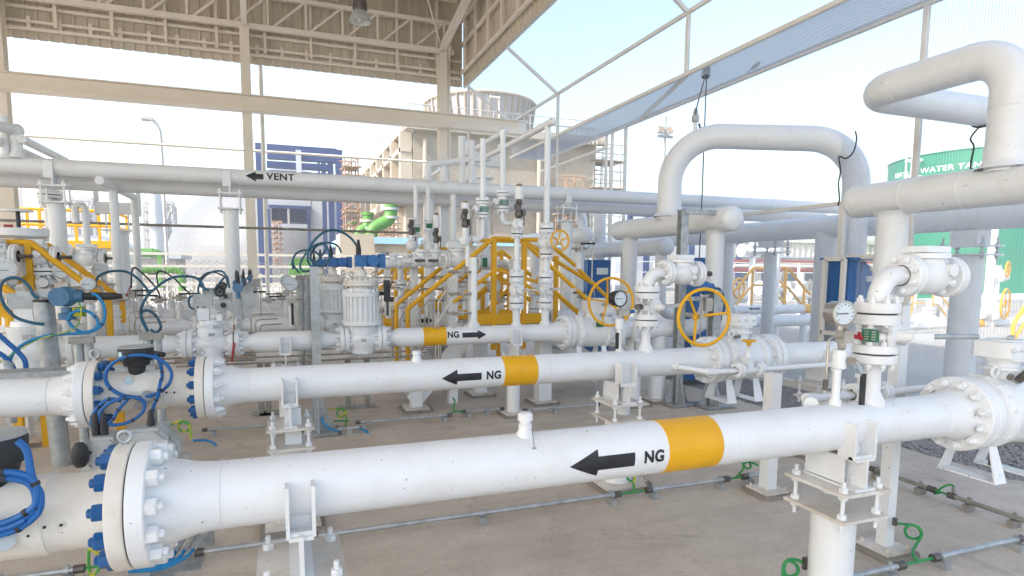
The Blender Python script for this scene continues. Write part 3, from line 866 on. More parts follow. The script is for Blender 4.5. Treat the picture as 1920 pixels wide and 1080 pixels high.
part('drain_pipe', MB().cyl((xr+.36, Y1, Z1-.19), (xr+.36, Y1, Z1-.32), .022, n=12), 'darksteel', v1)
pn = thing('gas_pipe', 'white pipe stub after the nearest valve at the right edge', 'pipe', (4.6, Y1, Z1))
mb = MB().lathe((xr+.05+.62+.06, Y1, Z1), X_, [(0, .14), (.15, PR), (1.2, PR)], 40, cap=False); part('pipe', mb, 'white', pn)
part('flange', MB().flange((xr+.05+.62+.008, Y1, Z1), X_, .195, .048, 40), 'white', pn)

# supports and posts of the nearest line
pipe_support('white column with two bolted plates holding the nearest pipe right of its NG letters', 2.50, 2.11, Z1, PR)
pipe_support('white bolted plate support under the nearest pipe beside its left flange, column hidden below frame', .04, 2.11, Z1, PR, clip=.08, side=False)
leg_stand('white square post standing behind the nearest pipe on a rough grout pad', 3.39, 2.50, 1.5, .066, plinth=.27)
leg_stand('white square post under the middle bypass pipe, left of the bolted column', 3.44, 3.49, AY(1450, 700, 3.49).z, .088, plinth=.27)
leg_stand('short round white pipe leg behind the nearest pipe below its NG letters', AZ(1165, 905).x, AZ(1165, 905).y, .86, .10, plinth=.36, round_=True)
leg_stand('short white leg on a grout pad behind the left clip of the nearest pipe', AZ(555, 985).x, AZ(555, 985).y, .8, .10, plinth=.3)

# ---------------------------------------------------------------- riser valve set
def riser_set(label, X, Yc, zbase, k=1.0, lever=True, plate=True, elbow=True, zs=None, pr=.037, dirx=1, check_label=None):
    """small bore riser: weldolet, flanges, ball valve, flanges, elbow"""
    z1, z2, z3, z4 = zs        # lower flange bottom, its top, upper flange bottom, its top
    t = thing('riser_valve', label, 'valve', (X, Yc, zbase)); rf = .098*k
    p = MB().lathe((X, Yc, zbase-.02), Z_, [(0, pr*1.75), (.02, pr*1.7), (.06, pr*1.15), (.075, pr), (z1-zbase+.02-.03, pr), (z1-zbase+.02, pr*1.5)], 24, cap=False)
    part('riser_pipe', p, 'white', t)
    for a, b in ((z1, z2), (z3, z4)):
        h = (b-a)/2-.004
        for zz in (a, a+h+.008):
            f = part('flange', MB().flange((X, Yc, zz), Z_, rf, h, 32), 'white', t)
        mb = MB()
        n = 8
        for q in range(n):
            an = 2*math.pi*(q+.5)/n; c = V((X+rf*.8*math.cos(an), Yc+rf*.8*math.sin(an), 0))
            mb.bolt(c+Z_*b, Z_, .0145*k, .018*k, .014*k); mb.bolt(c+Z_*a, -Z_, .0145*k, .018*k, .014*k)
        part('flange_bolts', mb, 'white', t)
        part('gasket', MB().lathe((X, Yc, a+h), Z_, [(0, rf*.86), (.008, rf*.86)], 28), 'gap', t)
    bz = (z2+z3)/2; hb = z3-z2
    b = MB().lathe((X, Yc, z2-.005), Z_, [(0, .05*k), (.02*k, .06*k), (.035*k, .088*k), (hb*.5, .092*k), (hb-.03*k, .088*k), (hb-.01*k, .06*k), (hb+.005, .05*k)], 28, cap=False)
    part('body', b, 'white', t)
    d = V((.30, -.95, 0)).normalized()
    c = V((X, Yc, bz))
    part('side_cover', MB().lathe(c+d*.075*k, d, [(0, .066*k), (.018*k, .066*k), (.02*k, .03*k), (.06*k, .028*k), (.062*k, .022*k), (.085*k, .02*k)], 24), 'white', t)
    for q in (-1, 1): part('grease_nipple', MB().lathe(c+V((-.05*q-.02, -.075, .03*q)), V((-.3*q, -1, 0)), [(0, .012), (.02, .012), (.03, .016), (.045, .014), (.055, .005)], 12), 'alu', t)
    if lever:
        e = c+d*.135*k
        part('lever_socket', MB().bar(e-d*.01-X_*.01, e+V((.12, -.03, 0)), .034, .034), 'white', t)
        part('lever_bar', MB().cyl(e+V((.10, -.028, 0)), e+V((.33, -.10, .0)), .0125, n=14), 'galv', t)
    if plate:
        dd = V((-.95, -.45, 0)).normalized(); s_ = dd.cross(Z_)
        part('name_plate', MB().prism([(-.037, -.03), (.037, -.03), (.037, .03), (-.037, .03)], c+dd*.093*k, s_, Z_, dd*.004), 'grplate', t)
        mb = MB()
        for r_ in range(4):
            for q in (-1, 1): mb.box(c+dd*.0985*k+s_*(.015*q)+Z_*(.018-.012*r_), (.018, .001, .0045), Matrix((s_, dd, Z_)).transposed())
        part('plate_print', mb, 'plate', t)
    return t
def check_valve(label, a, b, r_in, Yc):
    """flanged check valve along X between points a and b"""
    a = V(a); b = V(b); L = b.x-a.x; t = thing('check_valve', label, 'valve', (a+b)/2); rf = .098*r_in
    for s_, p in ((1, a), (-1, b)):
        for q in (0, 1):
            part('flange', MB().flange(p+X_*(s_*(-.030+.029*q) if s_ > 0 else (.003-.029*q)), X_, rf, .026, 32).cyl(p+X_*((-.029 if s_ > 0 else -.02)), p+X_*((-.006 if s_ > 0 else .026)), rf*.6, n=28), 'white', t)
        mb = MB().boltring(p-X_*.031 if s_ > 0 else p-X_*.055, (-1, 0, 0), rf*.78, 8, .017*r_in, .02, .012); part('flange_bolts', mb, 'white', t)
    mb = MB().lathe(a, X_, [(.02, .055*r_in), (L*.2, .058*r_in), (L*.35, .082*r_in), (L*.5, .09*r_in), (L*.7, .082*r_in), (L*.85, .06*r_in), (L-.02, .055*r_in)], 28, cap=False)
    part('body', mb, 'white', t)
    cp = MB().lathe((a+b)/2+Z_*.02, Z_, [(0, .075*r_in), (.06*r_in, .07*r_in), (.065*r_in, .094*r_in), (.088*r_in, .094*r_in)], 24)
    cp.box((a+b)/2+Z_*(.108*r_in+.018)-X_*.01, (.16*r_in, .12*r_in, .03*r_in))
    part('cover', cp, 'white', t)
    part('hinge_pin', MB().cyl((a+b)/2+V((.05, -.10*r_in, .03)), (a+b)/2+V((.05, -.06*r_in, .03)), .03*r_in, n=14), 'white', t)
    part('end_plug', MB().lathe(b+X_*.02, X_, [(0, .03), (.03, .026), (.05, .016), (.10, .016), (.105, .024), (.13, .02)], 8), 'darksteel', t)
    return t
zz = [AY(1640, y, Y1).z for y in (679, 645, 608, 567)]
XR1 = AY(1640, 650, Y1).x
rv = riser_set('white riser valve with green plate and galvanised lever on the nearest pipe', XR1, Y1, Z1+PR, 1.0, zs=zz)
zc = AY(1740, 517, Y1).z
ca, cb = V((XR1+.17, Y1, zc)), V((XR1+.46, Y1, zc-.005))
pts = rounded([(XR1, Y1, zz[3]), (XR1, Y1, zc), (ca.x+.02, Y1, zc)], .115, 10)
part('elbow', MB().tube(pts, .047, 20), 'white', rv)
check_valve('white check valve joined by an elbow to the green plated riser valve', ca, cb, 1.05, Y1)

# gauges
def gauge(label, c, rr=.055, facing=(0, -1, 0), tilt=0, back=None, stem=None, tag_=True, stainless=True):
    c = V(c); f = V(facing).normalized(); t = thing('pressure_gauge', label, 'gauge', c-Z_*rr)
    part('case', MB().lathe(c-f*.05, f, [(-.03, rr*.9), (-.026, rr*.97), (.042, rr), (.043, rr*1.08), (.054, rr*1.08), (.056, rr*.93), (.052, rr*.90)], 36, cap=True), 'steel' if stainless else 'rubber', t)
    d = part('dial', MB().lathe(c+f*.0025, f, [(0, rr*.9), (.001, rr*.9)], 36), 'dial', t)
    a, u, w_ = frame(f); mb = MB()
    for k in range(11):
        an = math.radians(225-27*k); q = u*math.cos(an)+Z_*math.sin(an)
        q = (f.cross(Z_)*-1)*math.cos(an)+Z_*math.sin(an)
        mb.bar(c+f*.0045+q*rr*.68, c+f*.0045+q*rr*.8, .003, .001, f)
    part('graduations', mb, 'black', d)
    q = (f.cross(Z_)*-1)
    part('needle', MB().bar(c+f*.006-q*rr*.75-Z_*rr*.03, c+f*.006+q*rr*.3+Z_*rr*.02, .0045, .001, f), 'black', d)
    part('socket', MB().cyl(c-f*.02-Z_*rr*.95, c-f*.02-Z_*rr*1.4, .014, n=8), 'steel', t)
    return t
gc = AY(1583, 588, Y1-.06)
gauge('stainless pressure gauge with pale blue dial, largest and nearest', gc, .055, (-.22, -1, 0))
gs = thing('gauge_valve', 'small white riser with black handled root valve carrying the nearest gauge', 'valve', AY(1566, 755, Y1))
xa = AY(1568, 720, Y1).x;  q = lambda y: AY(1568, y, Y1).z
part('riser_pipe', MB().lathe((xa, Y1, Z1+PR-.015), Z_, [(0, .032), (.035, .026), (.045, .019), (q(692)-Z1-PR+.015, .019)], 18), 'white', gs)
xb = xa+.008
part('body', MB().lathe((xb, Y1, q(692)), Z_, [(0, .026), (.006, .033), (q(660)-q(692)-.01, .033), (q(656)-q(692), .026)], 20), 'white', gs)
part('stem_nut', MB().cyl((xb+.02, Y1-.03, q(675)), (xb+.035, Y1-.06, q(675)), .018, n=6), 'steel', gs)
part('lever_arm', MB().bar((xb+.035, Y1-.062, q(675)), (xb+.072, Y1-.07, q(700)), .022, .006, (0, 1, 0)), 'galv', gs)
part('lever_grip', MB().bar((xb+.075, Y1-.072, q(698)), (xb+.073, Y1-.074, q(755)), .024, .014, (0, 1, 0)), 'rubber', gs)
part('fitting', MB().lathe((xb, Y1-.01, q(655)), Z_, [(0, .014), (.012, .018), (.03, .018), (.034, .012), (.05, .012)], 8).box((xb+.002, Y1-.02, (q(642)+q(619))/2), (.058, .05, q(619)-q(642))).cyl((xb+.004, Y1-.03, q(620)), (gc.x+.005, gc.y+.015, gc.z-.055), .011, n=10), 'steel', gs)
part('bleed_valve', MB().cyl((xb+.03, Y1-.03, q(629)), (xb+.075, Y1-.04, q(632)), .011, n=8).bar((xb+.06, Y1-.045, q(622)), (xb+.078, Y1-.05, q(636)), .01, .012), 'red', gs)
pts = rounded([(xb-.03, Y1-.02, q(632)), (xb-.075, Y1-.03, q(630)), (xb-.105, Y1-.03, q(632)), (xb-.11, Y1-.03, q(715))], .02, 4)
part('impulse_tube', MB().tube(pts, .0055, 8), 'steel', gs)
part('tube_end', MB().cyl(V(pts[-1])+Z_*.02, V(pts[-1])-Z_*.03, .011, n=8), 'darksteel', gs)
pts = rounded([(xb+.02, Y1+.1, q(560)-.02), (xb+.06, Y1+.1, q(560)-.02), (xb+.06, Y1+.1, q(640))], .03, 4)

# ---------------------------------------------------------------- bypass with small gate valve
def bypass(label, x0, x1, Yb, Zb, Yc, xv, wheelr=.043, xl=None, side=-1):
    t = thing('bypass_line', label, 'pipe', (x0, Yb, Zb)); r_ = .0215
    pts = rounded([(x0-.20, Yc+side*.09, Zb+.03), (x0-.17, Yc+side*.14, Zb+.025), (x0, Yb, Zb), (x1, Yb, Zb)], .02, 3)
    part('pipe', MB().tube(pts, r_, 14), 'white', t)
    part('weldolet', MB().cyl((x0-.215, Yc+side*.08, Zb+.033), (x0-.185, Yc+side*.12, Zb+.028), .034, n=14).cyl((x0-.025, Yb-side*.01, Zb+.003), (x0+.05, Yb, Zb), .029, n=14), 'white', t)
    g_ = thing('gate_valve', label.replace('bypass pipe', 'bypass gate valve with small yellow wheel'), 'valve', (xv, Yb, Zb))
    for xx, d in ((xv-.115, 1), (xv+.085, -1)):
        for q in (0, .026): part('flange', MB().flange((xx+q, Yb, Zb), X_, .064, .022, 28), 'white', g_)
        mb = MB().boltring((xx-.001, Yb, Zb), -X_, .047, 4, .014, .016, .01).boltring((xx+.049, Yb, Zb), X_, .047, 4, .014, .016, .01)
        part('flange_bolts', mb, 'white', g_)
    part('body', MB().lathe((xv-.09, Yb, Zb), X_, [(0, .03), (.05, .034), (.09, .042), (.13, .034), (.18, .03)], 20, cap=False).box((xv, Yb, Zb+.055), (.062, .075, .07)).box((xv, Yb, Zb+.098), (.085, .095, .02)), 'white', g_)
    part('yoke', MB().lathe((xv, Yb, Zb+.108), Z_, [(0, .03), (.02, .022), (.03, .017), (.05, .017), (.055, .026), (.07, .026), (.075, .012)], 14), 'white', g_)
    part('stem', MB().cyl((xv, Yb, Zb+.18), (xv, Yb, Zb+.255), .0075, n=8), 'steel', g_)
    wb = MB().torus((xv, Yb, Zb+.236), Z_, wheelr*1.15, .0075, 28, 8).lathe((xv, Yb, Zb+.20), Z_, [(0, .018), (.03, .022), (.042, .02)], 12)
    for k in range(4): a = k*math.pi/2+.4; wb.cyl((xv, Yb, Zb+.23), (xv+wheelr*1.15*math.cos(a), Yb+wheelr*1.15*math.sin(a), Zb+.236), .006, n=6)
    part('handwheel', wb, 'yellow', g_)
    return t
c = AY(1332, 698, 3.84)
bypass('white bypass pipe in front of the second line valve', c.x, AY(1560, 682, c.y).x, c.y, c.z, 4.12, AY(1402, 690, c.y).x)
c = AY(1538, 750, 2.34)
bypass('white bypass pipe behind the nearest line beside the black lever', c.x, AY(1745, 728, 2.42).x, 2.42, c.z-.01, 2.12, AY(1625, 742, 2.42).x, side=1)

# ================================================================ SECOND LINE
Y2, Z2 = 4.12, .95
n2 = thing('gas_pipe', 'second white gas pipe from the front with narrow yellow band, left arrow and NG', 'pipe', (1.6, Y2, Z2))
xg0, xg1 = -1.0607, -.448
xr2 = 3.315
mb = MB(); hub(mb, xg1+.05, -.2, Y2, Z2, .145, PR); mb.lathe((-.2, Y2, Z2), X_, [(0, PR), (xr2-.15+.2, PR)], 48, cap=False); hub(mb, xr2-.15, xr2, Y2, Z2, PR, .14)
weld(mb, -.2, Y2, Z2, PR); weld(mb, AC(1035, 700, Y2, Z2, PR).x, Y2, Z2, PR-.0015); weld(mb, xr2-.15, Y2, Z2, PR-.001)
part('pipe', mb, 'white', n2)
f = part('flange', MB().flange((xg1+.002, Y2, Z2), X_, .195, .05, 48), 'white', n2); bolts_x(f, xg1+.052, Y2, Z2, .165, 12, 'white', 1, .025, .033, .02)
f = part('flange', MB().flange((xr2, Y2, Z2), X_, .195, .05, 48), 'white', n2); bolts_x(f, xr2, Y2, Z2, .163, 12, 'white', -1, .024, .028, .018)
marks_x(n2, Y2, Z2, PR, ((947, 698), (1010, 694)), ((828, 709.5), (903, 706), .052, .115, .115), ('NG', (926, 704), .078, .92), -1)
c = AC(783, 680, Y2, Z2, PR)
part('thermowell_plug', MB().lathe((c.x, Y2-.01, Z2+PR-.004), Z_, [(-.01, .036), (.008, .034), (.02, .03), (.04, .024), (.045, .02), (.05, .03), (.068, .03), (.075, .02)], 18), 'white', n2)
n2l = thing('gas_pipe', 'white pipe left of the second ivory meter, running out at the left edge', 'pipe', (-1.5, Y2, Z2))
mb = MB(); mb.lathe((-3.6, Y2, Z2), X_, [(0, PR), (3.6+xg0-.2, PR)], 48, cap=False); hub(mb, xg0-.2, xg0-.05, Y2, Z2, PR, .145); weld(mb, xg0-.2, Y2, Z2, PR)
part('pipe', mb, 'white', n2l)
f = part('flange', MB().flange((xg0-.052, Y2, Z2), X_, .195, .05, 48), 'white', n2l); bolts_x(f, xg0-.052, Y2, Z2, .165, 12, 'white', -1, .025, .033, .02)
m2, rs = meter('second ivory gas meter with blue bolts and square black sensor head', Y2, xg0, xg1, 0)
dots(m2, [(299, 743), (312, 736), (327, 736)], Y2, rs, .006)
hc = AY(262, 697, Y2); sensor_head(m2, (hc.x-.01, Y2-.02, Z2+.06), .95)
part('hanging_tag', MB().box(AC(241, 720, Y2, Z2, rs+.004), (.035, .004, .08)), 'glass_face', m2)
part('transducer', MB().cyl(AY(262, 760, Y2-.08), AY(277, 742, Y2-.16), .034, n=16), 'alu', m2)
st = MB()
for k, (x_, y_, w_, h_) in enumerate(((268, 706, .16, .022), (250, 708, .10, .012))):
    pass
Yk = Y2-.17
ring1 = coil(AY(260, 706, Yk), X_, Z_, .168, .125, 1.9, .3, (0, .02, 0)); 
tail = px([(300, 720), (296, 742), (287, 765), (284, 785)], Yk-.02)
lead = px([(290, 664), (300, 680), (304, 705)], Yk+.05)
cablething('blue cable coil tied in rings on the second ivory meter', [ring1, spline(lead+tail, 6)], .0098, 'bluec', ties=6)
low = px([(228, 752), (205, 748), (185, 762), (173, 782), (172, 800)], Yk-.03)
low2 = px([(240, 748), (222, 768), (212, 785), (196, 802), (194, 806)], Yk-.05)
ringl = [p_+Y_*0 for p_ in coil(AY(230, 770, Yk-.04), V((.95, 0, .3)), V((-.25, 0, 1)), .118, .07, 1.6, 0, (0, -.02, 0))]
cablething('lower blue cable loops falling from the second meter to the junction boxes', [spline(low, 6), spline(low2, 6), ringl], .0098, 'bluec', ties=3)
v2 = ball_valve('white ball valve of the second pipe with a yellow handwheel on its gearbox', xr2+.054, Y2, Z2, L=.60, rb=.188, nb=14)
hw = AY(1320, 595, Y2-.33)
wheel(v2, hw, (-.12, -1, .02), .215, .0135, spokes=3, dish=.11, hubr=.026, spr=.0105, ph=.15)
part('input_shaft', MB().cyl((hw.x+.02, hw.y+.05, hw.z), (hw.x+.05, Y2-.05, hw.z), .018, n=12), 'steel', v2)
n2r = thing('gas_pipe', 'white pipe behind the nearest gauge, after the second line valve', 'pipe', (4.6, Y2, Z2))
xe = xr2+.054+.60
mb = MB(); hub(mb, xe+.055, xe+.2, Y2, Z2, .14, PR); 
HX, HZ = 5.25, 2.36
pts = rounded([(xe+.2, Y2, Z2), (HX, Y2, Z2), (HX, Y2-.05, 1.5)], .3, 10); mb.tube(pts, PR, 36, cap=False)
part('pipe', mb, 'white', n2r)
f = part('flange', MB().flange((xe+.006, Y2, Z2), X_, .195, .048, 40), 'white', n2r); bolts_x(f, xe+.054, Y2, Z2, .165, 12, 'white', 1, .022, .028, .016)
pipe_support('white bolted plate support under the second pipe right of its yellow band', 2.44, 4.02, Z2, PR)
pipe_support('white bolted plate support under the second pipe near its left flange', .035, 4.10, Z2, PR, clip=.085, side=False)
zz = [AY(1212, y, Y2).z for y in (611, 588, 560, 536)]
XR2 = AY(1212, 600, Y2).x
rv2 = riser_set('white riser valve on the second pipe right of the round gauge', XR2, Y2, Z2+PR, 1.0, zs=zz, plate=False, lever=False)
part('lever', MB().bar((XR2+.08, Y2-.08, (zz[1]+zz[2])/2), (XR2+.22, Y2-.12, (zz[1]+zz[2])/2+.01), .025, .03), 'galv', rv2)
part('stem_plug', MB().cyl((XR2-.09, Y2-.05, (zz[1]+zz[2])/2), (XR2-.15, Y2-.09, (zz[1]+zz[2])/2), .024, n=8), 'darksteel', rv2)
zc = AY(1275, 512, Y2).z
ca, cb = V((XR2+.17, Y2, zc)), V((XR2+.46, Y2, zc-.005))
part('elbow', MB().tube(rounded([(XR2, Y2, zz[3]), (XR2, Y2, zc), (ca.x+.02, Y2, zc)], .115, 10), .046, 18), 'white', rv2)
check_valve('white check valve beside the blue cabinet, above the second handwheel', ca, cb, 1.05, Y2)
gc = AY(1163, 560, Y2-.06)
gauge('round gauge seen before the yellow spoked wheel of the third line', gc, .06, (.1, -1, 0), stainless=False)
gs = thing('gauge_valve', 'white gauge riser with black handled root valve on the second pipe', 'valve', AY(1160, 660, Y2))
xa = AY(1161, 640, Y2).x; q = lambda y: AY(1161, y, Y2).z
part('riser_pipe', MB().lathe((xa, Y2, Z2+PR-.015), Z_, [(0, .03), (.03, .026), (.04, .02), (q(618)-Z2-PR+.015, .02)], 16), 'white', gs)
part('body', MB().lathe((xa, Y2, q(618)), Z_, [(0, .028), (.005, .034), (q(598)-q(618), .034), (q(596)-q(618), .02)], 18), 'white', gs)
part('lever_grip', MB().bar((xa-.055, Y2-.06, q(622)), (xa-.055, Y2-.06, q(652)), .022, .016, (0, 1, 0)), 'rubber', gs)
part('fitting', MB().box((xa+.01, Y2-.03, q(585)), (.09, .05, .05)).cyl((xa, Y2-.01, q(597)), (xa, Y2-.01, q(590)), .016, n=8).cyl((xa+.01, Y2-.03, q(582)), gc+V((0, .02, -.07)), .012, n=8), 'steel', gs)
part('bleed_valve', MB().cyl((xa+.05, Y2-.03, q(585)), (xa+.10, Y2-.05, q(583)), .014, n=8), 'bluec', gs)

pipe_support('white bolted plate support under the second pipe behind the nearest gauge', AY(1535, 735, 4.1).x, 4.08, Z2, PR, clip=.11, side=True)

# ================================================================ HEADERS BY THE CAGE
def header(label, x, z, ya, yb, rad, caps=(True, True), wl=()):
    t = thing('pipe_header', label, 'pipe', (x, ya, z))
    prof = []
    L = yb-ya
    def dome(s0, d): return [(s0+d*rad*.55*(1-math.cos(a)), rad*math.cos(a)*1.0) for a in ()]
    pr = []
    if caps[0]:
        for k in range(0, 7): a = k*math.pi/12; pr.append((rad*.62*(1-math.cos(math.pi/2-a))*0 + rad*.62*(1-math.sin(a)) - rad*.62, 0 if k == 0 else rad*math.sin(math.pi/2*k/6)))
        pr = [(-rad*.62*math.cos(math.pi/2*k/7), rad*math.sin(math.pi/2*k/7) if k else 0) for k in range(8)]
    else: pr = [(0, rad)]
    if caps[1]: pr += [(L+rad*.62*math.sin(math.pi/2*k/7), rad*math.cos(math.pi/2*k/7) if k < 7 else 0) for k in range(8)]
    else: pr += [(L, rad)]
    part('pipe', MB().lathe((x, ya, z), Y_, pr, 44, cap=False), 'white', t)
    mb = MB()
    for y in wl: mb.torus((x, y, z), Y_, rad, .004, 44, 6)
    if mb.v: part('weld_seam', mb, 'white', t)
    return t
HR = .155
def stub(mb, p, ax, r_, rad, L, n=30):
    """branch with a swept root leaving a header"""
    mb.lathe(p, ax, [(rad*.80, r_*1.32), (rad*.98, r_*1.13), (rad*1.12, r_*1.03), (rad*1.25, r_), (L, r_)], n, cap=False)
yr1 = AX(1671, 450, HX).y
z1 = AX(1720, 360, HX).z
ye1 = AX(1597, 380, HX).y
h1 = header('big white header pipe with domed end at right, in front of the green tank', HX, HZ, 1.2, ye1-.06, HR, (False, True), (ye1-.08, AX(1705, 370, HX).y, AX(1815, 350, HX).y))
mb = MB(); stub(mb, (HX, yr1, HZ), -Z_, .128, HR, HZ-1.42); mb.torus((HX, yr1, HZ-HR-.10), Z_, .128, .003, 36, 6)
part('branch', mb, 'white', h1)
# loop of the first header: up, over towards the far end, back through the mesh
yl = AX(1893, 250, HX).y
lz = AX(1790, 128, HX).z
ye = AX(1632, 182, HX).y+.05
LR = .146
far = AY(1850, 212, ye)
lz2 = far.z
pts = rounded([(HX, yl, HZ+.1), (HX, yl, lz), (HX, ye, lz), (far.x+1.6, ye, lz2)], .30, 14)
mb = MB(); mb.tube(pts, LR, 36); stub(mb, (HX, yl, HZ), Z_, LR*1.05, HR, .3)
for d_ in ((HX, yl-.0, lz-.42, Z_), ): mb.torus(d_[:3], d_[3], LR, .004, 36, 6)
mb.torus((HX, yl+.32, lz), Y_, LR, .004, 36, 6); mb.torus((HX, ye-.32, lz), Y_, LR, .004, 36, 6)
part('loop_pipe', mb, 'white', h1)
cord('thick black cord tied round the upper pipe loop where it passes the mesh', [V((XM, ye, lz2)) + V((0, -.145*math.cos(a), .145*math.sin(a)*1.02)) for a in [k*.45 for k in range(15)]] + [AX(1822, 255, XM-.03), AX(1826, 275, XM-.03), AX(1820, 310, XM-.03), AX(1825, 325, XM-.03)], .009)
# second header
ya2, yb2 = AX(1378, 410, HX).y, AX(1158, 433, HX).y
h2 = header('second white header pipe with two legs and a tall pipe loop on top', HX, HZ-.03, ya2+.05, yb2-.05, HR, (True, True), (ya2+.12, yb2-.14))
mb = MB()
for xpx, dn in ((1340, 1.0), (1181, 1.0)):
    y = AX(xpx, 480, HX).y; stub(mb, (HX, y, HZ-.03), -Z_, .112, HR, HZ-1.12); mb.torus((HX, y, HZ-HR-.17), Z_, .112, .003, 30, 6)
part('branch', mb, 'white', h2)
yl2 = AX(1255, 370, HX).y
A_ = AY(1262, 268, yl2-.05); B_ = AY(1612, 272, 6.05)
A_ = V((HX, yl2, AX(1258, 250, HX).z-.03)); Bz = AY(1560, 265, 6.25)
C_ = AY(1611, 262, 6.05)
pts = rounded([(HX, yl2, HZ+.05), tuple(A_), tuple(C_), (C_.x, C_.y, 1.9)], .62, 16)
mb = MB(); mb.tube(pts, .166, 36); stub(mb, (HX, yl2, HZ-.03), Z_, .17, HR, .3)
mb.torus((HX, yl2, AX(1255, 350, HX).z), Z_, .160, .004, 36, 6)
part('loop_pipe', mb, 'white', h2)
cp = AY(1598, 268, 6.1)
cord('black cord tied round the middle pipe loop and hanging down to the mesh rail', [AX(1604, 246, XM-.05), AX(1606, 262, XM-.05), AX(1600, 285, XM-.05), AX(1586, 297, XM-.05), AX(1573, 294, XM-.05), AX(1576, 320, XM-.05), AX(1572, 345, XM-.05), AX(1574, 372, XM-.05), AX(1571, 386, XM-.05)], .009)
# little aerial on the loop
ap = AY(1303, 246, 7.3)
ae = thing('level_probe', 'small white probe with cable gland standing on the middle pipe loop', 'probe', ap)
part('stem', MB().cyl(ap-Z_*.05, ap+Z_*.14, .025, n=12), 'white', ae)
part('housing', MB().lathe(ap+Z_*.12, Z_, [(0, .03), (.01, .05), (.09, .05), (.1, .035), (.15, .03), (.2, .015)], 14), 'alu', ae)
part('cable_tail', MB().tube(spline([ap+V((.03, -.04, .1)), ap+V((.07, -.05, 0)), ap+V((.12, -.05, -.06))], 5), .014, 8), 'rubber', ae)
# third header, far end
h3 = header('short white header pipe with domed end behind the small yellow handwheel', HX+.1, HZ-.03, AX(1098, 440, HX+.1).y, AX(985, 452, HX+.1).y, HR, (True, True), ())
mb = MB()
for xp in (1084, 1003):
    y = AX(xp, 480, HX+.1).y; stub(mb, (HX+.1, y, HZ-.03), -Z_, .115, HR, HZ-.5)
part('branch', mb, 'white', h3)
for i, (xa_, ya_, rr_, Yd, lab) in enumerate(((1125, 400, .125, 11.2, 'white elbow pipe turning down beside the vent line, roped at its bend'), (1093, 400, .105, 12.2, 'smaller white elbow pipe turning down behind the vent line'))):
    p = AY(xa_, ya_ , Yd); e = AY((985, 940)[i], (362, 388)[i], Yd)
    t = thing('elbow_pipe', lab, 'pipe', (p.x, Yd, 1.5))
    zz_ = AY(xa_-20, (376, 392)[i], Yd).z
    part('pipe', MB().tube(rounded([(e.x, Yd, zz_), (p.x, Yd, zz_), (p.x, Yd, 1.6)], .3, 10), rr_, 26), 'white', t)
# long header outside the mesh
LX = 7.6
LZ = AX(1480, 431, LX).z
lh = header('long white header pipe running outside the mesh wall', LX, LZ, 3.0, 14.2, .165, (True, True), (6.2, 8.6))
mb = MB()
for xp in (1545, ):
    y = AX(xp, 520, LX).y; mb.cyl((LX, y, 0), (LX, y, LZ-.05), .15, n=28)
for xp in (1362, ): y = AX(xp, 480, LX).y; stub(mb, (LX, y, LZ), -Z_, .13, .165, LZ-.9)
part('branch', mb, 'white', lh)
for xp, yb_, ww, lab in ((1443, 520, .10, 'round white column carrying the long header, left of the gate'), (1813, 520, .155, 'thick round white column carrying the long header near the right edge')):
    y = AX(xp, yb_, LX).y; t = thing('header_support', lab, 'pipe support', (LX, y, 0)); ztp = AX(xp, 474 if xp < 1600 else 478, LX).z
    part('column', MB().cyl((LX, y, 0), (LX, y, ztp-.015), ww, n=30), 'white', t)
    part('lower_plate', MB().box((LX, y, ztp), (.34, .55, .02)), 'white', t)
    part('upper_plate', MB().box((LX, y, ztp+.10), (.34, .55, .02)), 'white', t)
    sd = MB().cyl((0, 0, -.06), (0, 0, .20), .012, n=8)
    for z in (.012, .112): sd.bolt((0, 0, z), Z_, .026, .025)
    for z in (-.012, .088): sd.bolt((0, 0, z), -Z_, .026, .025)
    pieces('stud', sd, 'galv', t, [(LX+sx*.13, y+sy*.22, ztp) for sx in (-1, 1) for sy in (-1, 1)])
    part('saddle', MB().box((LX, y, ztp+.11+(LZ-.16-ztp-.11)/2), (.24, .3, LZ-.16-ztp-.11)), 'white', t)
h2b = header('low white header pipe with domed end seen under the second header', 6.15, AX(1200, 465, 6.15).z, AX(1250, 452, 6.15).y, AX(1100, 470, 6.15).y, .15, (True, True), ())
mb = MB()
y = AX(1240, 480, 6.15).y
mb.tube(rounded([(6.15, y, 2.1), (6.15, y, AX(1245, 590, 6.15).z), (7.2, y, AX(1245, 590, 6.15).z)], .25, 10), .10, 24)
y = AX(1212, 480, 6.15).y; 
part('branch', mb, 'white', h2b)

# ================================================================ VENT LINE
YV = 9.0
ZV = (AY(480, 321, YV).z+AY(480, 349, YV).z)/2; ZV2 = AY(1000, 361, YV).z
vt = thing('vent_pipe', 'long white overhead pipe marked VENT with a black arrow', 'pipe', (0, YV, ZV))
part('pipe', MB().cyl((-9, YV, ZV), (10.5, YV, ZV2+(ZV2-ZV)*.4), .105, n=36, cap=False), 'white', vt)
ZVm = ZV
RV = .105
def vmark(bm, p, nm):
    zc = ZV+(ZV2-ZV)*.0
    q = AC(*p, YV, zc, RV); wrapped(nm, bm, 'black', vt, q.x, math.atan2(q.z-zc, YV-q.y), YV, zc, RV+.004)
a, b = AC(460, 330, YV, ZV, RV), AC(494, 331, YV, ZV, RV)
vmark(arrow_bm(b.x-a.x, .075, .14, .13, 1), (477, 330.5), 'flow_arrow')
vmark(text_bm('VENT', .135, .03, 1.0), (526, 332), 'lettering')
vb = solo('pipe', MB().cyl((-9, YV+.34, ZV-.11), (10.3, YV+.34, ZV-.15), .10, n=24, cap=False), 'white', 'plain white pipe running just below and behind the vent line', 'pipe')
vb.name = 'vent_drain_pipe'
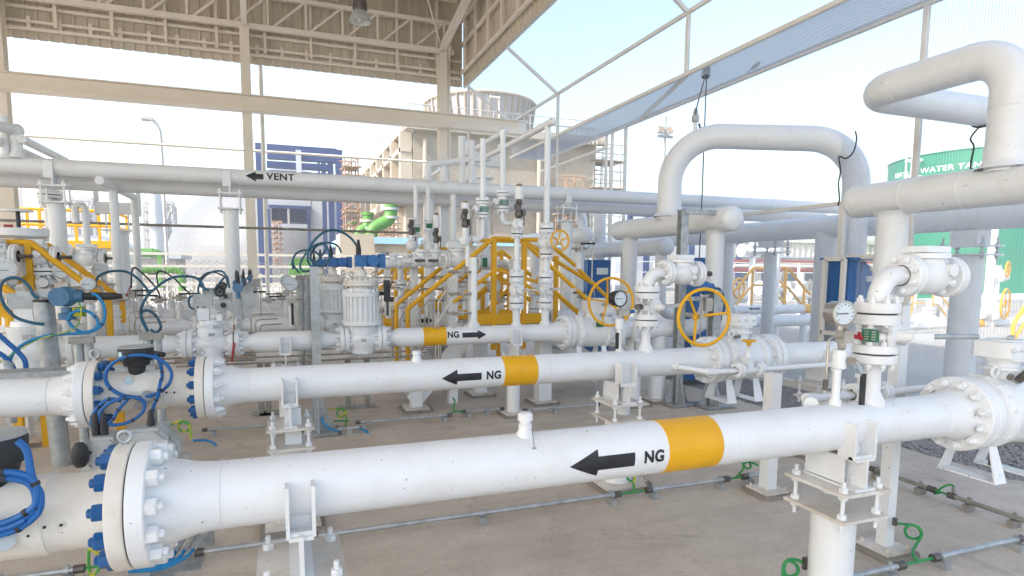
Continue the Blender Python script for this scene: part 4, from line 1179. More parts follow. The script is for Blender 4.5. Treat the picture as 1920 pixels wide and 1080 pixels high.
for xp, yp, lab in ((436, 390, 'white column with a bolted cradle under the vent line, left of the VENT lettering'), (112, 350, 'white column under the left end of the vent line beside the yellow stair'), (1062, 400, 'white column under the vent line beside the small handwheel')):
    x = AY(xp, 480, YV).x; zt = AY(436, 392, YV).z
    t = thing('vent_support', lab, 'pipe support', (x, YV, 0))
    part('column', MB().cyl((x, YV, 0), (x, YV, zt-.01), .095, n=26), 'white', t)
    part('lower_plate', MB().box((x, YV, zt), (.30, .26, .018)), 'white', t)
    part('upper_plate', MB().box((x, YV, zt+.20), (.30, .26, .018)), 'white', t)
    sd = MB().cyl((0, 0, -.06), (0, 0, .26), .012, n=8)
    for z in (.01, .21): sd.bolt((0, 0, z), Z_, .025, .025)
    pieces('stud', sd, 'white', t, [(x+sx*.12, YV+sy*.1, zt) for sx in (-1, 1) for sy in (-1, 1)])
    part('pipe_shoe', MB().box((x, YV, (zt+.21+ZV-.09)/2), (.02, .2, max(ZV-.09-zt-.21, .05))).box((x-.03, YV-.115, ZV-.03), (.10, .012, .2)), 'white', t)
# big square tower behind the vents with its beam
for xp, yp0, lab in ((905, 282, 'white column with a wide top beam behind the vent stacks'), (222, 375, 'white column with a channel shaped saddle on top, at left')):
    Yq = 11.0; x = AY(xp, 400, Yq).x; zt = AY(xp, yp0+28, Yq).z
    t = thing('pipe_rack_column', lab, 'pipe support', (x, Yq, 0))
    part('column', MB().cyl((x, Yq, 0), (x, Yq, zt-.25), .12, n=24), 'white', t)
    part('lower_plate', MB().box((x, Yq, zt-.24), (.42, .3, .02)), 'white', t)
    part('stud', MB().cyl((x-.15, Yq-.1, zt-.3), (x-.15, Yq-.1, zt), .012, n=8).cyl((x+.15, Yq-.1, zt-.3), (x+.15, Yq-.1, zt), .012, n=8), 'white', t)
    b_ = MB().box((x, Yq, zt+.10), (.66 if xp > 500 else .56, .2, .22 if xp > 500 else .17))
    for s_ in (-1, 1): b_.box((x+s_*(.335 if xp > 500 else .285), Yq, zt+.2), (.02, .22, .42))
    part('saddle_beam', b_, 'white', t)
# vent branches running back over the line
def ypipe(label, p0, xpl, far_px, r_, drops=(), mt='white', cat='pipe', name='vent_branch'):
    """pipe along Y at x=xpl from pixel p0 back to pixel far_px, drops = (pixel x, z bottom)"""
    a = AX(*p0, xpl); b = AX(*far_px, xpl); b.z = a.z
    t = thing(name, label, cat, (xpl, a.y, a.z))
    part('pipe', MB().cyl(a, b, r_, n=18), mt, t)
    part('end_cap', MB().lathe(a, -Y_, [(0, r_*1.12), (r_*.8, r_*1.1), (r_*1.3, r_*.7), (r_*1.45, 0)], 16), mt, t)
    for y, z0 in drops: part('drop', MB().lathe((xpl, y, z0), Z_, [(0, r_*1.5), (.05, r_), (a.z-z0, r_)], 18), mt, t)
    return t, a, b
SX = AY(1022, 605, 6.5).x
t, a, b = ypipe('long white vent branch with capped end above the small handwheel', (1034, 229), SX, (915, 295), .04, ())
t, a, b = ypipe('white vent branch sloping back left of the tall stacks', (946, 246), AY(943, 250, 8.4).x, (790, 334), .042, ())
for i, (xp, yt, xr_, yr_) in enumerate(((802, 308, 918, 296), (832, 312, 850, 318))):
    p = AY(xp, yt, YV); p2 = AY(xr_, yr_, YV)
    t = thing('vent_gooseneck', ('white pipe bent over into the vent line, left one of two', 'small white hooked pipe on the vent line, right one of two')[i], 'pipe', (p.x, YV, ZV))
    part('pipe', MB().tube(rounded([(p.x, YV, ZV+.08), (p.x, YV, p.z), (p2.x, YV+(0 if i == 0 else .5), p2.z)], .06, 5), .055, 14), 'white', t)
    part('root', MB().lathe((p.x, YV, ZV+.09), Z_, [(0, .09), (.05, .07), (.08, .055)], 16, cap=False), 'white', t)
for i, (xp, yt) in enumerate(((866, 280), (884, 288))):
    p = AY(xp, yt, YV); t = solo('vent_nozzle', MB().lathe((p.x, YV, ZV+.09), Z_, [(0, .09), (.05, .07), (.09, .055), (p.z-ZV+.1, .055)], 16), 'white', ('short upright white nozzle on the vent line, left of the pair', 'short upright white nozzle on the vent line, right of the pair')[i], 'pipe')
# left goosenecks
p = AY(30, 245, YV); p2 = AY(2, 247, YV)
t = thing('vent_gooseneck', 'thick grey hooked pipe on the vent line in the upper left corner', 'pipe', (p.x, YV, ZV))
part('pipe', MB().tube(rounded([(p.x, YV, ZV+.08), (p.x, YV, p.z), (p2.x, YV-.35, p.z)], .08, 6), .058, 16), 'white', t)
part('elbow', MB().ball((p.x, YV, p.z), .085, 14).lathe((p.x, YV, ZV+.09), Z_, [(0, .10), (.05, .075), (.09, .058)], 16, cap=False), 'white', t)
p = AY(9, 275, YV)
t = solo('vent_nozzle', MB().lathe((p.x, YV, ZV+.08), Z_, [(0, .1), (.04, .1), (.05, .05), (.5, .05)], 16), 'white', 'short white nozzle at the left edge beside the hooked grey pipe', 'pipe')
for i, (q0, q1, r_) in enumerate((((40, 260), (124, 305), .05), ((-10, 262), (86, 306), .055), ((186, 338), (254, 374), .05))):
    Xp = AY(*q1, 10.5).x
    a = AX(*q0, Xp); b = AX(*q1, Xp)
    t = thing('vent_branch', ('upper slanting white branch pipe at left behind the hooked pipe', 'lower slanting white branch pipe at left behind the hooked pipe', 'white branch pipe over the channel saddle column, held by two legs')[i], 'pipe', b)
    part('pipe', MB().cyl(a, (b.x, b.y, a.z), r_, n=16), 'white', t)
    if i == 2:
        for xq in (212, 252):
            c = AX(xq, 350 if xq == 212 else 376, Xp); part('drop', MB().cyl((Xp, c.y, .9), (Xp, c.y, a.z), .05, n=14), 'white', t)
# thin rails of the far structure
for (q0, q1, Yq, w_, lab) in (((40, 254), (800, 304), 17.5, .07, 'thin cream rail crossing behind the columns above the vent line'), ((-30, 412), (780, 437), 12, .045, 'thin grey conduit crossing left to right below the vent line')):
    a, b = AY(*q0, Yq), AY(*q1, Yq); solo('thin_rail' if w_ > .05 else 'long_conduit', MB().cyl(a, b, w_/2, n=8), 'beige' if w_ > .05 else 'galvd', lab, 'rail' if w_ > .05 else 'conduit')

# ================================================================ FLOOR CONDUITS AND EARTH CABLES
def conduit(label, a, b, clamps, r_=.0165, mt='galv', group=None):
    a = V(a); b = V(b); t = thing('floor_conduit', label, 'conduit', (a+b)/2 - Z_*a.z)
    part('tube', MB().cyl(a, b, r_, n=12), mt, t)
    e = MB()
    for p, d in ((a, (b-a).normalized()), (b, (a-b).normalized())): e.cyl(p-d*.03, p+d*.02, r_*1.45, n=12)
    part('bushing', e, 'darksteel', t)
    ax = (b-a).normalized(); sd = ax.cross(Z_)
    mtx = Matrix((ax, sd, Z_)).transposed()
    for c in clamps:
        c = V(c); c.z = a.z; u = (c-a).dot(ax); c = a+ax*u
        mb = MB().box((c.x, c.y, (a.z-r_)*.5-.001), (.041, .085, a.z-r_-.004), mtx)
        mb.lathe(c-ax*.012, ax, [(0, r_*1.35), (.024, r_*1.35)], 12).box(c+Z_*(r_+.006), (.02, .012, .022), mtx)
        part('clamp', mb, mt, t)
    return t
def earth(label, pts, r_=.0075, mt='greenc', name='earth_cable', group=None, two=None, seg=7):
    t = thing(name, label, 'cable', pts[0], group)
    part('sheath', MB().tube(spline(pts, seg), r_, 8), mt, t)
    for p_, m_ in (two or ()): part('sheath', MB().tube(spline(p_, seg), r_, 8), m_, t)
    return t
HC = .075
def G(x, y, z=HC): return AZ(x, y, z)
def lineY(x, y, Yq): return AY(x, y, Yq)
yc = G(960, 954).y
def cy_(x, y): p = G(x, y); return V((p.x, yc, HC))
conduit('galvanised conduit clamped to the floor between the two front pipes, longest stretch', cy_(590, 1008), cy_(1158, 928), [cy_(x, y) for x, y in ((607, 1005), (903, 962), (1150, 930))])
conduit('galvanised floor conduit under the NG letters of the nearest pipe', cy_(1222, 921), cy_(1364, 900), [cy_(x, y) for x, y in ((1228, 919), (1352, 901))])
conduit('short galvanised floor conduit at the bottom left, left of the green earth loop', cy_(-40, 1087), cy_(148, 1065), [cy_(127, 1068), cy_(5, 1082)])
conduit('galvanised floor conduit left of the bolted plates, crossing below the nearest pipe', cy_(375, 1038), cy_(575, 1010), [cy_(498, 1022)])
conduit('short floor conduit ending at the white square post of the bypass', cy_(1400, 895), cy_(1452, 887), [cy_(1405, 893)])
y2 = G(1800, 1035).y
def cz_(x, y): p = G(x, y); return V((p.x, y2, HC))
conduit('galvanised floor conduit at the bottom right beside the bolted column', cz_(1590, 1088), cz_(1690, 1062), [cz_(1672, 1067)])
conduit('galvanised floor conduit running out at the lower right corner', cz_(1757, 1046), cz_(1905, 1009), [cz_(1768, 1044), cz_(1902, 1010)])
x2 = G(1800, 935).x
def cx_(x, y): p = G(x, y); return V((x2, p.y, HC))
conduit('brownish floor conduit running towards the right edge', cx_(1765, 934), cx_(1960, 1003), [cx_(1793, 945), cx_(1877, 975)], mt='galvd')
conduit('brownish floor conduit behind the right bolted plates', cx_(1620, 883), cx_(1725, 920), [cx_(1628, 885), cx_(1708, 913)], mt='galvd')
def e_(pts, z=None): return [AZ(x, y, zz) for x, y, zz in pts]
p0 = cz_(1690, 1062); p1 = cz_(1757, 1046)
Yg = 2.42
earth('green earth cable with a ring tied to the white square post at lower right', [AY(1680, 981, Yg), AY(1700, 983, Yg), AY(1722, 988, Yg), AY(1728, 1003, Yg-.02), AY(1716, 1010, Yg-.02), AY(1702, 1006, Yg-.02), AY(1697, 993, Yg-.03), AY(1708, 984, Yg-.03), AY(1722, 990, Yg-.04), AY(1727, 1005, Yg-.04), AY(1714, 1028, Yg-.04), AY(1712, 1042, y2+.02), (p0+p1)/2+V((0, 0, .006))], .0085, two=[([p0, p1], 'greenc')])
part_l = MB().box(AY(1678, 978, Yg), (.02, .02, .045)); solo('earth_lug', part_l, 'darksteel', 'brown earth lug bolted low on the white square post', 'lug')
Yg = 2.2
earth('green earth cable ring left of the bolted column at the bottom edge', [AY(1512, 1059, Yg), AY(1495, 1050, Yg), AY(1478, 1050, Yg), AY(1469, 1062, Yg), AY(1474, 1078, Yg), AY(1488, 1080, Yg), AY(1497, 1070, Yg), AY(1490, 1056, Yg), AY(1476, 1052, Yg), AY(1469, 1068, Yg), AY(1468, 1110, Yg)], .0085)
solo('earth_lug', MB().box(AY(1511, 1056, Yg-.01), (.03, .02, .06)), 'darksteel', 'brown earth lug on the left side of the bolted column', 'lug')
a = cx_(1725, 920); b = cx_(1765, 934)
earth('green earth cable rising to a short steel stub on the floor at right', [a, (a+b)/2, b, b+(b-a)*.2], .008, two=[([(a+b)/2, AX(1752, 925, x2+.02), AX(1770, 912, x2+.04), AX(1783, 909, x2+.05), AX(1788, 912, x2+.05)], 'greenc')])
solo('floor_stub', MB().cyl(AX(1788, 931, x2+.05), AX(1788, 913, x2+.05), .013, n=12), 'galvd', 'short upright steel stub on the floor at right with a green cable', 'pipe stub')
a, b = cy_(1364, 900), cy_(1400, 895)
earth('green earth cable ring beside the white square post of the bypass', [a, (a+b)/2, b], .008, two=[([(a+b)/2, AY(1393, 880, 3.6), AY(1393, 868, 3.6), AY(1403, 866, 3.6), AY(1408, 874, 3.6), AY(1402, 879, 3.6), AY(1395, 873, 3.6), AY(1400, 866, 3.6), AY(1412, 868, 3.55), AY(1421, 873, 3.5)], 'greenc')])
a, b = cy_(1158, 928), cy_(1222, 921)
earth('green and yellow earth cable tee below the NG letters of the nearest pipe', [a, a.lerp(b, .25), a.lerp(b, .5), b], .0085, two=[([a, a.lerp(b, .14)], 'yellowc'), ([b, a.lerp(b, .8)], 'yellowc'), ([a.lerp(b, .52), AY(1188, 910, yc), AY(1188, 895, yc)], 'greenc'), ([AY(1189, 905, yc-.01), AY(1190, 894, yc), AY(1191, 870, yc+.1)], 'yellowc'), ([AY(1187, 904, yc), AY(1178, 899, yc), AY(1174, 890, yc)], 'greenc')])
a, b = cy_(148, 1065), cy_(230, 1058)
earth('green and yellow earth cable loop under the nearest meter at bottom left', [a, a.lerp(b, .4), b], .008, two=[([AY(187, 1064, yc-.1), AY(175, 1078, yc-.1), AY(168, 1074, yc-.1), AY(166, 1040, yc-.1), AY(170, 1028, yc-.1), AY(180, 1036, yc-.1), AY(192, 1041, yc-.1)], 'yellowc')])
# conduit trio on the floor behind the nearest flange
tr = thing('conduit_stand', 'small grey plate stand with three cable ends behind the nearest flange', 'stand', AZ(350, 1060))
b0 = AZ(350, 1058)
part('base', MB().box(b0+V((0, 0, .006)), (.16, .22, .012)).box(b0+V((.06, .2, .05)), (.14, .02, .1)), 'galv', tr)
for k in range(3):
    a = AY(328+17*k, 1035-2*k, b0.y-.05); b = AY(352+17*k, 1000-2*k, b0.y+.15)
    part('conduit', MB().cyl(a, b, .013, n=10).cyl(a, a.lerp(b, .25), .017, n=10), 'galv', tr)
    c = thing('power_cable', ('light blue cable bending down from the small stand, leftmost', 'light blue cable bending down from the small stand, middle', 'light blue cable bending down from the small stand, rightmost')[k], 'cable', a)
    part('sheath', MB().tube(spline([a, AY(318+14*k, 1050-2*k, b0.y-.12), AY(285+9*k, 1062+2*k, b0.y-.16), AY(240, 1064+4*k, b0.y-.2)], 7), .010, 8), 'cyanc', c)
earth('thick light blue cable dropping behind the nearest flange', [AY(331, 1004, b0.y+.05), AY(331, 1022, b0.y+.02), AY(322, 1043, b0.y-.05), AY(300, 1056, b0.y-.1)], .011, 'cyanc', 'power_cable')

# junction boxes between the two meters
jb = thing('junction_box_stand', 'grey cast junction boxes on a stand between the two meters', 'junction box', AZ(240, 925))
Yj = 3.55
def jbox(c, wd, ht, dp, lab=None):
    c = V(c); x, z = wd/2, ht/2; k = .28*min(wd, ht)
    oct_ = [(-x+k, -z), (x-k, -z), (x, -z+k), (x, z-k), (x-k, z), (-x+k, z), (-x, z-k), (-x, -z+k)]
    o = part('box', MB().prism(oct_, c+Y_*dp/2, X_, Z_, -Y_*dp), 'alu', jb)
    oc2 = [(a_*.82, b_*.82) for a_, b_ in oct_]
    part('lid', MB().prism(oc2, c-Y_*(dp/2-.001), X_, Z_, -Y_*.014), 'alu', o)
    mb = MB()
    for sx in (-1, 1):
        for sz in (-1, 1): mb.bolt(c+V((sx*x*.62, -dp/2, sz*z*.8)), -Y_, .006, .02, n=6)
    part('lid_screws', mb, 'steel', o)
for cx0, cy0, w_, h_ in ((198, 843, .18, .16), (272, 832, .24, .19), (308, 838, .16, .15)):
    jbox(AY(cx0, cy0, Yj+.02*(cx0 > 300)), w_, h_, .12)
c = AY(150, 853, Yj-.1)
part('handle', MB().lathe(c-Z_*.066, Z_, [(0, 0), (.006, .02), (.03, .034), (.066, .04), (.10, .034), (.125, .02), (.132, 0)], 18).cyl(c, c+V((.05, .05, 0)), .012, n=8), 'rubber', jb)
for xg_, yg_ in ((179, 800), (195, 800), (283, 793)):
    p = AY(xg_, yg_, Yj); part('cable_gland', MB().lathe(p-Z_*.045, Z_, [(0, .019), (.05, .021), (.06, .018), (.10, .014), (.115, .009)], 12), 'rubber', jb)
p = AY(255, 885, Yj)
part('stand_frame', MB().box((p.x, Yj+.07, .31), (.06, .05, .6)).box((p.x, Yj+.07, .62), (.5, .03, .12)).box((p.x, Yj, .008), (.25, .22, .016)), 'galv', jb)
a = AY(318, 797, Yj+.1)
earth('green and yellow earth cable curl right of the junction boxes', [a, AY(340, 789, Yj+.1), AY(354, 794, Yj+.1), AY(355, 805, Yj+.1), AY(344, 809, Yj+.1), AY(335, 802, Yj+.1), AY(341, 790, Yj+.08), AY(355, 798, Yj+.08), AY(358, 822, Yj+.08)], .007, 'yellowc')
solo('earth_lug', MB().box(a-X_*.02, (.05, .03, .04)), 'alu', 'small grey earth lug right of the junction boxes', 'lug')
# second row of floor conduits (behind the second line)
y5 = G(520, 797).y
def c5(x, y): p = G(x, y); return V((p.x, y5, HC))
y5 = 5.0
for (q0, q1, cl, lab) in (((385, 806), (505, 800), ((400, 806),), 'floor conduit left of the gusseted grey post'), ((672, 792), (842, 778), ((682, 791), (833, 779)), 'floor conduit right of the gusseted grey post'), ((870, 772), (940, 766), ((878, 772), (913, 769)), 'floor conduit stretch just left of the round legs'), ((985, 769), (1120, 757), ((1040, 764),), 'floor conduit stretch right of the round legs')):
    Yc_ = G(q0[0], q0[1]).y; a = G(*q0); b = G(*q1); b.y = a.y
    b = AY(q1[0], q1[1], a.y); b.z = a.z
    conduit(lab, a, b, [AY(x, y, a.y) for x, y in cl], .014)
ya_ = G(842, 778).y
earth('green earth cable tee standing on the floor conduit below the second pipe', [AY(842, 778, ya_), AY(852, 771, ya_), AY(868, 773, ya_)], .009, two=[([AY(852, 771, ya_), AY(850, 762, ya_), AY(853, 752, ya_), AY(849, 746, ya_)], 'greenc')])
yb_ = G(640, 790).y
earth('green and yellow earth cables beside the gusseted grey post', [AY(625, 790, yb_), AY(638, 789, yb_), AY(655, 789, yb_)], .009, two=[([AY(612, 768, yb_), AY(632, 766, yb_), AY(645, 767, yb_), AY(649, 778, yb_), AY(648, 800, yb_)], 'yellowc'), ([AY(634, 782, yb_)]+[AY(639+7*math.cos(t), 775+8*math.sin(t), yb_) for t in [k*.6 for k in range(11)]], 'yellowc')])
for i, (pts, lab) in enumerate(((((603, 783), (608, 795), (622, 806), (640, 808)), 'light blue cable bending at the foot of the gusseted post'), (((668, 803), (682, 806), (691, 812), (693, 819)), 'light blue cable hooking down to the floor right of the gusseted post'), (((362, 826), (385, 826), (402, 832), (409, 843)), 'light blue cable hooking down right of the junction boxes'))):
    earth(lab, [AY(x, y, yb_-.3) for x, y in pts], .012, 'cyanc', 'power_cable')
p = AY(655, 803, yb_-.3)
solo('conduit_fitting', MB().cyl(p-X_*.12, p+X_*.10, .018, n=10).box(p-Z_*.05, (.05, .03, .10)).box(p+V((.04, 0, -.07)), (.05, .05, .03)), 'galv', 'grey conduit fitting joining the light blue cables on the floor', 'fitting')

# ================================================================ THIRD LINE AND ITS REPEATS
Y3, Z3 = 6.5, .95
R3 = .103
rows = [(0.0, 0.0), (-.13, 1.95), (-.15, 3.9), (-.15, 5.85), (-.2, 7.8)]
rowname = ['third line', 'fourth line', 'fifth line', 'sixth line', 'last line']
def repeat(t, labels, group, rr=None):
    t['group'] = group; t['label'] = labels[0]
    for k, (dx, dy) in enumerate(rows):
        if k == 0 or k >= len(labels): continue
        if rr and k not in rr: continue
        dup(t, (dx, dy, 0), labels[k])
GP = 'reduced white pipes of the regulator lines'
# right hand pipe with marks
t = thing('gas_pipe', '', 'pipe', (2, Y3, Z3))
mb = MB().lathe((1.05, Y3, Z3), X_, [(0, .062), (.03, .062), (.06, .070), (.13, .098), (.16, R3), (1.90, R3), (2.02, .12), (2.09, .14)], 40, cap=False)
weld(mb, 1.22, Y3, Z3, R3-.001); part('pipe', mb, 'white', t)
marks_x(t, Y3, Z3, R3, ((795, 628), (838, 627)), ((912, 627), (867, 628.5), .055, .11, .10), ('NG', (850, 628), .095, .9), 1)
part('flange', MB().flange((3.14, Y3, Z3), X_, .205, .05, 40).boltring((3.14, Y3, Z3), -X_, .17, 14, .02, .024, .014), 'white', t)
part('flange', MB().flange((1.0, Y3, Z3), X_, .137, .045, 32).boltring((1.047, Y3, Z3), X_, .108, 8, .02, .026, .016), 'white', t)
repeat(t, ['third white gas pipe with yellow band and NG arrow pointing right', 'fourth white gas pipe with yellow band and right pointing NG arrow, partly behind yellow rails', 'far white gas pipe with a yellow band behind the yellow stair'], 'marked white pipes flowing right')
# left hand pipe between plug valve and regulator
t = thing('gas_pipe', '', 'pipe', (0, Y3, Z3))
part('pipe', MB().lathe((-.40, Y3, Z3), X_, [(0, .066), (.05, .066), (.10, .075), (.16, .098), (.20, R3), (.76, R3), (.80, .098), (.90, .07), (.96, .064), (1.0, .064)], 36, cap=False), 'white', t)
part('flange', MB().flange((-.44, Y3, Z3), X_, .134, .045, 32).boltring((-.395, Y3, Z3), X_, .106, 8, .019, .025, .015), 'white', t)
part('flange', MB().flange((.565, Y3, Z3), X_, .137, .045, 32).boltring((.565, Y3, Z3), -X_, .108, 8, .02, .026, .016), 'white', t)
repeat(t, ['white pipe tapering at both ends, left of the nearest ribbed regulator', 'white pipe tapering at both ends in the row behind the nearest regulator', 'tapered white pipe two rows behind the nearest regulator', 'tapered white pipe three rows behind the nearest regulator', 'tapered white pipe in the last row before the fence'], GP)
# pipe left of the plug valve
t = thing('gas_pipe', '', 'pipe', (-1.4, Y3, Z3))
part('pipe', MB().lathe((-1.72, Y3, Z3), X_, [(0, .12), (.06, R3+.002), (.60, R3+.002), (.66, .098), (.76, .072), (.81, .066), (.85, .066)], 36, cap=False), 'white', t)
part('flange', MB().flange((-.905, Y3, Z3), X_, .134, .045, 32).boltring((-.905, Y3, Z3), -X_, .106, 8, .019, .025, .015), 'white', t)
part('flange', MB().flange((-1.76, Y3, Z3), X_, .17, .05, 32).boltring((-1.71, Y3, Z3), X_, .14, 10, .02, .026, .016), 'white', t)
repeat(t, ['white pipe left of the plug valve on the third line', 'white pipe left of the plug valve one row further back', 'white pipe left of the plug valve two rows further back', 'white pipe left of the plug valve three rows further back', 'white pipe left of the plug valve in the last row'], 'white pipes left of the plug valves')
# plug valve with positioner
t = thing('plug_valve', '', 'valve', (-.66, Y3, Z3))
x = -.655
part('flange', MB().flange((-.855, Y3, Z3), X_, .134, .045, 32).flange((-.495, Y3, Z3), X_, .134, .045, 32).boltring((-.81, Y3, Z3), X_, .106, 8, .019, .022, .014).boltring((-.495, Y3, Z3), -X_, .106, 8, .019, .022, .014), 'white', t)
part('gasket', MB().lathe((-.8585, Y3, Z3), X_, [(0, .11), (.003, .11)], 28).lathe((-.4485, Y3, Z3), X_, [(0, .11), (.006, .11)], 28), 'gap', t)
part('body', MB().lathe((-.83, Y3, Z3), X_, [(0, .085), (.05, .09), (.10, .115), (.17, .122), (.24, .115), (.30, .09), (.35, .085)], 32, cap=False).lathe((x, Y3, Z3), Z_, [(-.165, .08), (-.16, .112), (-.12, .115), (-.06, .12), (.12, .118), (.15, .112), (.165, .105), (.168, .12), (.195, .12), (.2, .10), (.235, .095), (.24, .06)], 32), 'white', t)
part('bracket', MB().box((x-.05, Y3-.03, Z3+.295), (.10, .10, .11)).box((x+.09, Y3, Z3+.26), (.05, .16, .06)), 'white', t)
part('name_plate', MB().box((x+.02, Y3-.123, Z3+.10), (.055, .004, .028)).box((x+.06, Y3-.112, Z3+.175), (.06, .004, .03)), 'plate', t)
part('terminal_box', MB().box((x-.05, Y3-.02, Z3+.43), (.17, .06, .115)).cyl((x-.05, Y3, Z3+.345), (x-.05, Y3, Z3+.38), .02, n=8), 'alu', t)
part('limit_switch', MB().box((x+.13, Y3-.05, Z3+.38), (.15, .10, .095)).cyl((x+.12, Y3-.101, Z3+.385), (x+.12, Y3-.13, Z3+.385), .038, n=14), 'alu', t)
part('knob', MB().cyl((x+.135, Y3-.13, Z3+.385), (x+.135, Y3-.15, Z3+.385), .026, n=14).torus((x+.10, Y3-.02, Z3+.51), (.3, -1, 0), .04, .012, 16, 6).cyl((x+.10, Y3-.05, Z3+.51), (x+.10, Y3+.02, Z3+.51), .022, n=10), 'rubber', t)
part('transmitter', MB().ball((x+.26, Y3+.03, Z3+.545), .048, 14).cyl((x+.26, Y3-.03, Z3+.545), (x+.26, Y3+.08, Z3+.545), .046, n=16).cyl((x+.26, Y3+.03, Z3+.44), (x+.26, Y3+.03, Z3+.52), .02, n=10), 'bluet', t)
part('cable_gland', MB().lathe((x+.26, Y3+.03, Z3+.59), Z_, [(0, .02), (.05, .022), (.09, .015), (.12, .01)], 10), 'rubber', t)
part('red_lever', MB().bar((x+.19, Y3-.15, Z3-.17), (x+.22, Y3-.15, Z3+.02), .018, .02, (0, 1, 0)), 'red', t)
part('impulse_tube', MB().tube(rounded([(x+.18, Y3-.08, Z3+.33), (x+.21, Y3-.10, Z3+.33), (x+.21, Y3-.11, Z3+.13), (x+.16, Y3-.11, Z3+.1)], .02, 3), .006, 7), 'steel', t)
part('support_plate', MB().box((x+.44, Y3+.03, Z3+.40), (.02, .12, .2)).box((x+.36, Y3+.05, Z3+.43), (.14, .02, .12)), 'alu', t)
repeat(t, ['white plug valve with grey positioner boxes and red lever, nearest of its column', 'white plug valve with grey positioner one row behind the nearest one', 'white plug valve with grey positioner two rows behind the nearest one', 'white plug valve three rows back before the pale fence', 'white plug valve in the last row before the pale fence'], 'plug valves with positioners')
# leftmost big valve bodies
t = thing('plug_valve', '', 'valve', (-2.15, Y3, Z3)); x = -2.12
part('flange', MB().flange((-1.815, Y3, Z3), X_, .17, .05, 32).flange((-2.47, Y3, Z3), X_, .17, .05, 32).boltring((-1.815, Y3, Z3), -X_, .14, 10, .02, .024, .014), 'white', t)
part('body', MB().lathe((-2.44, Y3, Z3), X_, [(0, .11), (.06, .115), (.16, .16), (.32, .17), (.48, .16), (.58, .115), (.64, .11)], 32, cap=False).lathe((x, Y3, Z3), Z_, [(-.22, .10), (-.215, .15), (-.17, .15), (-.16, .165), (.16, .16), (.18, .17), (.21, .17), (.215, .14), (.26, .13), (.27, .07)], 32), 'white', t)
part('name_plate', MB().box((x+.03, Y3-.165, Z3+.13), (.07, .006, .04)), 'plate', t)
part('bracket', MB().box((x-.02, Y3, Z3+.32), (.14, .12, .12)), 'white', t)
part('terminal_box', MB().box((x-.03, Y3-.03, Z3+.44), (.19, .06, .14)), 'alu', t)
part('red_lever', MB().bar((x+.12, Y3-.06, Z3+.30), (x+.18, Y3-.06, Z3+.46), .018, .02, (0, 1, 0)), 'red', t)
repeat(t, ['large white valve body behind the leaning grey post at far left', 'large white valve body one row behind the grey post at far left', 'large white valve body two rows behind the grey post at far left'], 'large valves at far left')
# ribbed regulator
t = thing('gas_regulator', '', 'regulator', (.8, Y3, Z3)); x = .80
part('flange', MB().flange((.615, Y3, Z3), X_, .137, .045, 32).flange((.95, Y3, Z3), X_, .137, .045, 32).boltring((.66, Y3, Z3), X_, .108, 8, .02, .022, .014).boltring((.95, Y3, Z3), -X_, .108, 8, .02, .022, .014), 'white', t)
part('gasket', MB().lathe((.6105, Y3, Z3), X_, [(0, .115), (.004, .115)], 28).lathe((.9955, Y3, Z3), X_, [(0, .115), (.004, .115)], 28), 'gap', t)
part('body', MB().lathe((.64, Y3, Z3), X_, [(0, .09), (.03, .095), (.10, .135), (.16, .145), (.22, .135), (.29, .095), (.33, .09)], 32, cap=False).lathe((x, Y3, Z3), Z_, [(-.15, .10), (-.147, .118), (-.10, .12), (-.09, .128), (.06, .14), (.13, .145), (.15, .15)], 36), 'white', t)
part('inspection_port', MB().cyl((x, Y3-.12, Z3), (x, Y3-.155, Z3), .038, n=20).cyl((x-.07, Y3-.12, Z3), (x-.07, Y3-.14, Z3), .018, n=14), 'white', t)
part('name_plate', MB().box((x, Y3-.157, Z3), (.05, .004, .035)), 'plate', t)
z0 = Z3+.152
part('lower_flange', MB().flange((x, Y3, z0), Z_, .20, .045, 40), 'white', t)
rb = MB().lathe((x, Y3, z0+.04), Z_, [(0, .168), (.26, .168)], 36)
for k in range(22):
    a = 2*math.pi*k/22; rb.cyl((x+.176*math.cos(a), Y3+.176*math.sin(a), z0+.046), (x+.176*math.cos(a), Y3+.176*math.sin(a), z0+.30), .0125, n=8)
part('ribbed_barrel', rb, 'white', t)
part('upper_flange', MB().lathe((x, Y3, z0+.30), Z_, [(0, .198), (.04, .2), (.045, .19), (.05, .16), (.08, .15)], 40).boltring((x, Y3, z0+.345), Z_, .178, 14, .014, .02, .014), 'white', t)
part('bonnet', MB().lathe((x, Y3, z0+.35), Z_, [(0, .12), (.06, .12), (.062, .175), (.066, .18), (.085, .18), (.088, .172), (.096, .172), (.099, .18), (.118, .18), (.121, .165), (.15, .10), (.16, .055), (.22, .055)], 40).boltring((x, Y3, z0+.47), Z_, .16, 18, .012, .016, .01).boltring((x, Y3, z0+.416), -Z_, .16, 18, .012, .014, .008), 'ivory', t)
e = MB(); eyebolt(e, (x-.11, Y3-.1, z0+.49), .03); eyebolt(e, (x+.13, Y3-.06, z0+.49), .03); part('lifting_eye', e, 'galv', t)
zz = z0+.60
part('actuator_neck', MB().cyl((x, Y3, z0+.55), (x, Y3, zz), .035, n=12).cyl((x-.02, Y3, zz-.01), (x-.02, Y3, zz+.02), .05, n=12), 'steel', t)
part('actuator_head', MB().box((x, Y3, zz+.07), (.12, .10, .12)).cyl((x+.05, Y3, zz+.07), (x+.19, Y3, zz+.07), .062, n=20).box((x+.22, Y3, zz+.07), (.06, .13, .15)).cyl((x+.12, Y3-.06, zz+.075), (x+.12, Y3-.10, zz+.075), .06, n=20), 'bluebox', t)
part('cable_gland', MB().lathe((x-.02, Y3, zz+.13), Z_, [(0, .026), (.06, .028), (.10, .02), (.16, .012)], 12), 'rubber', t)
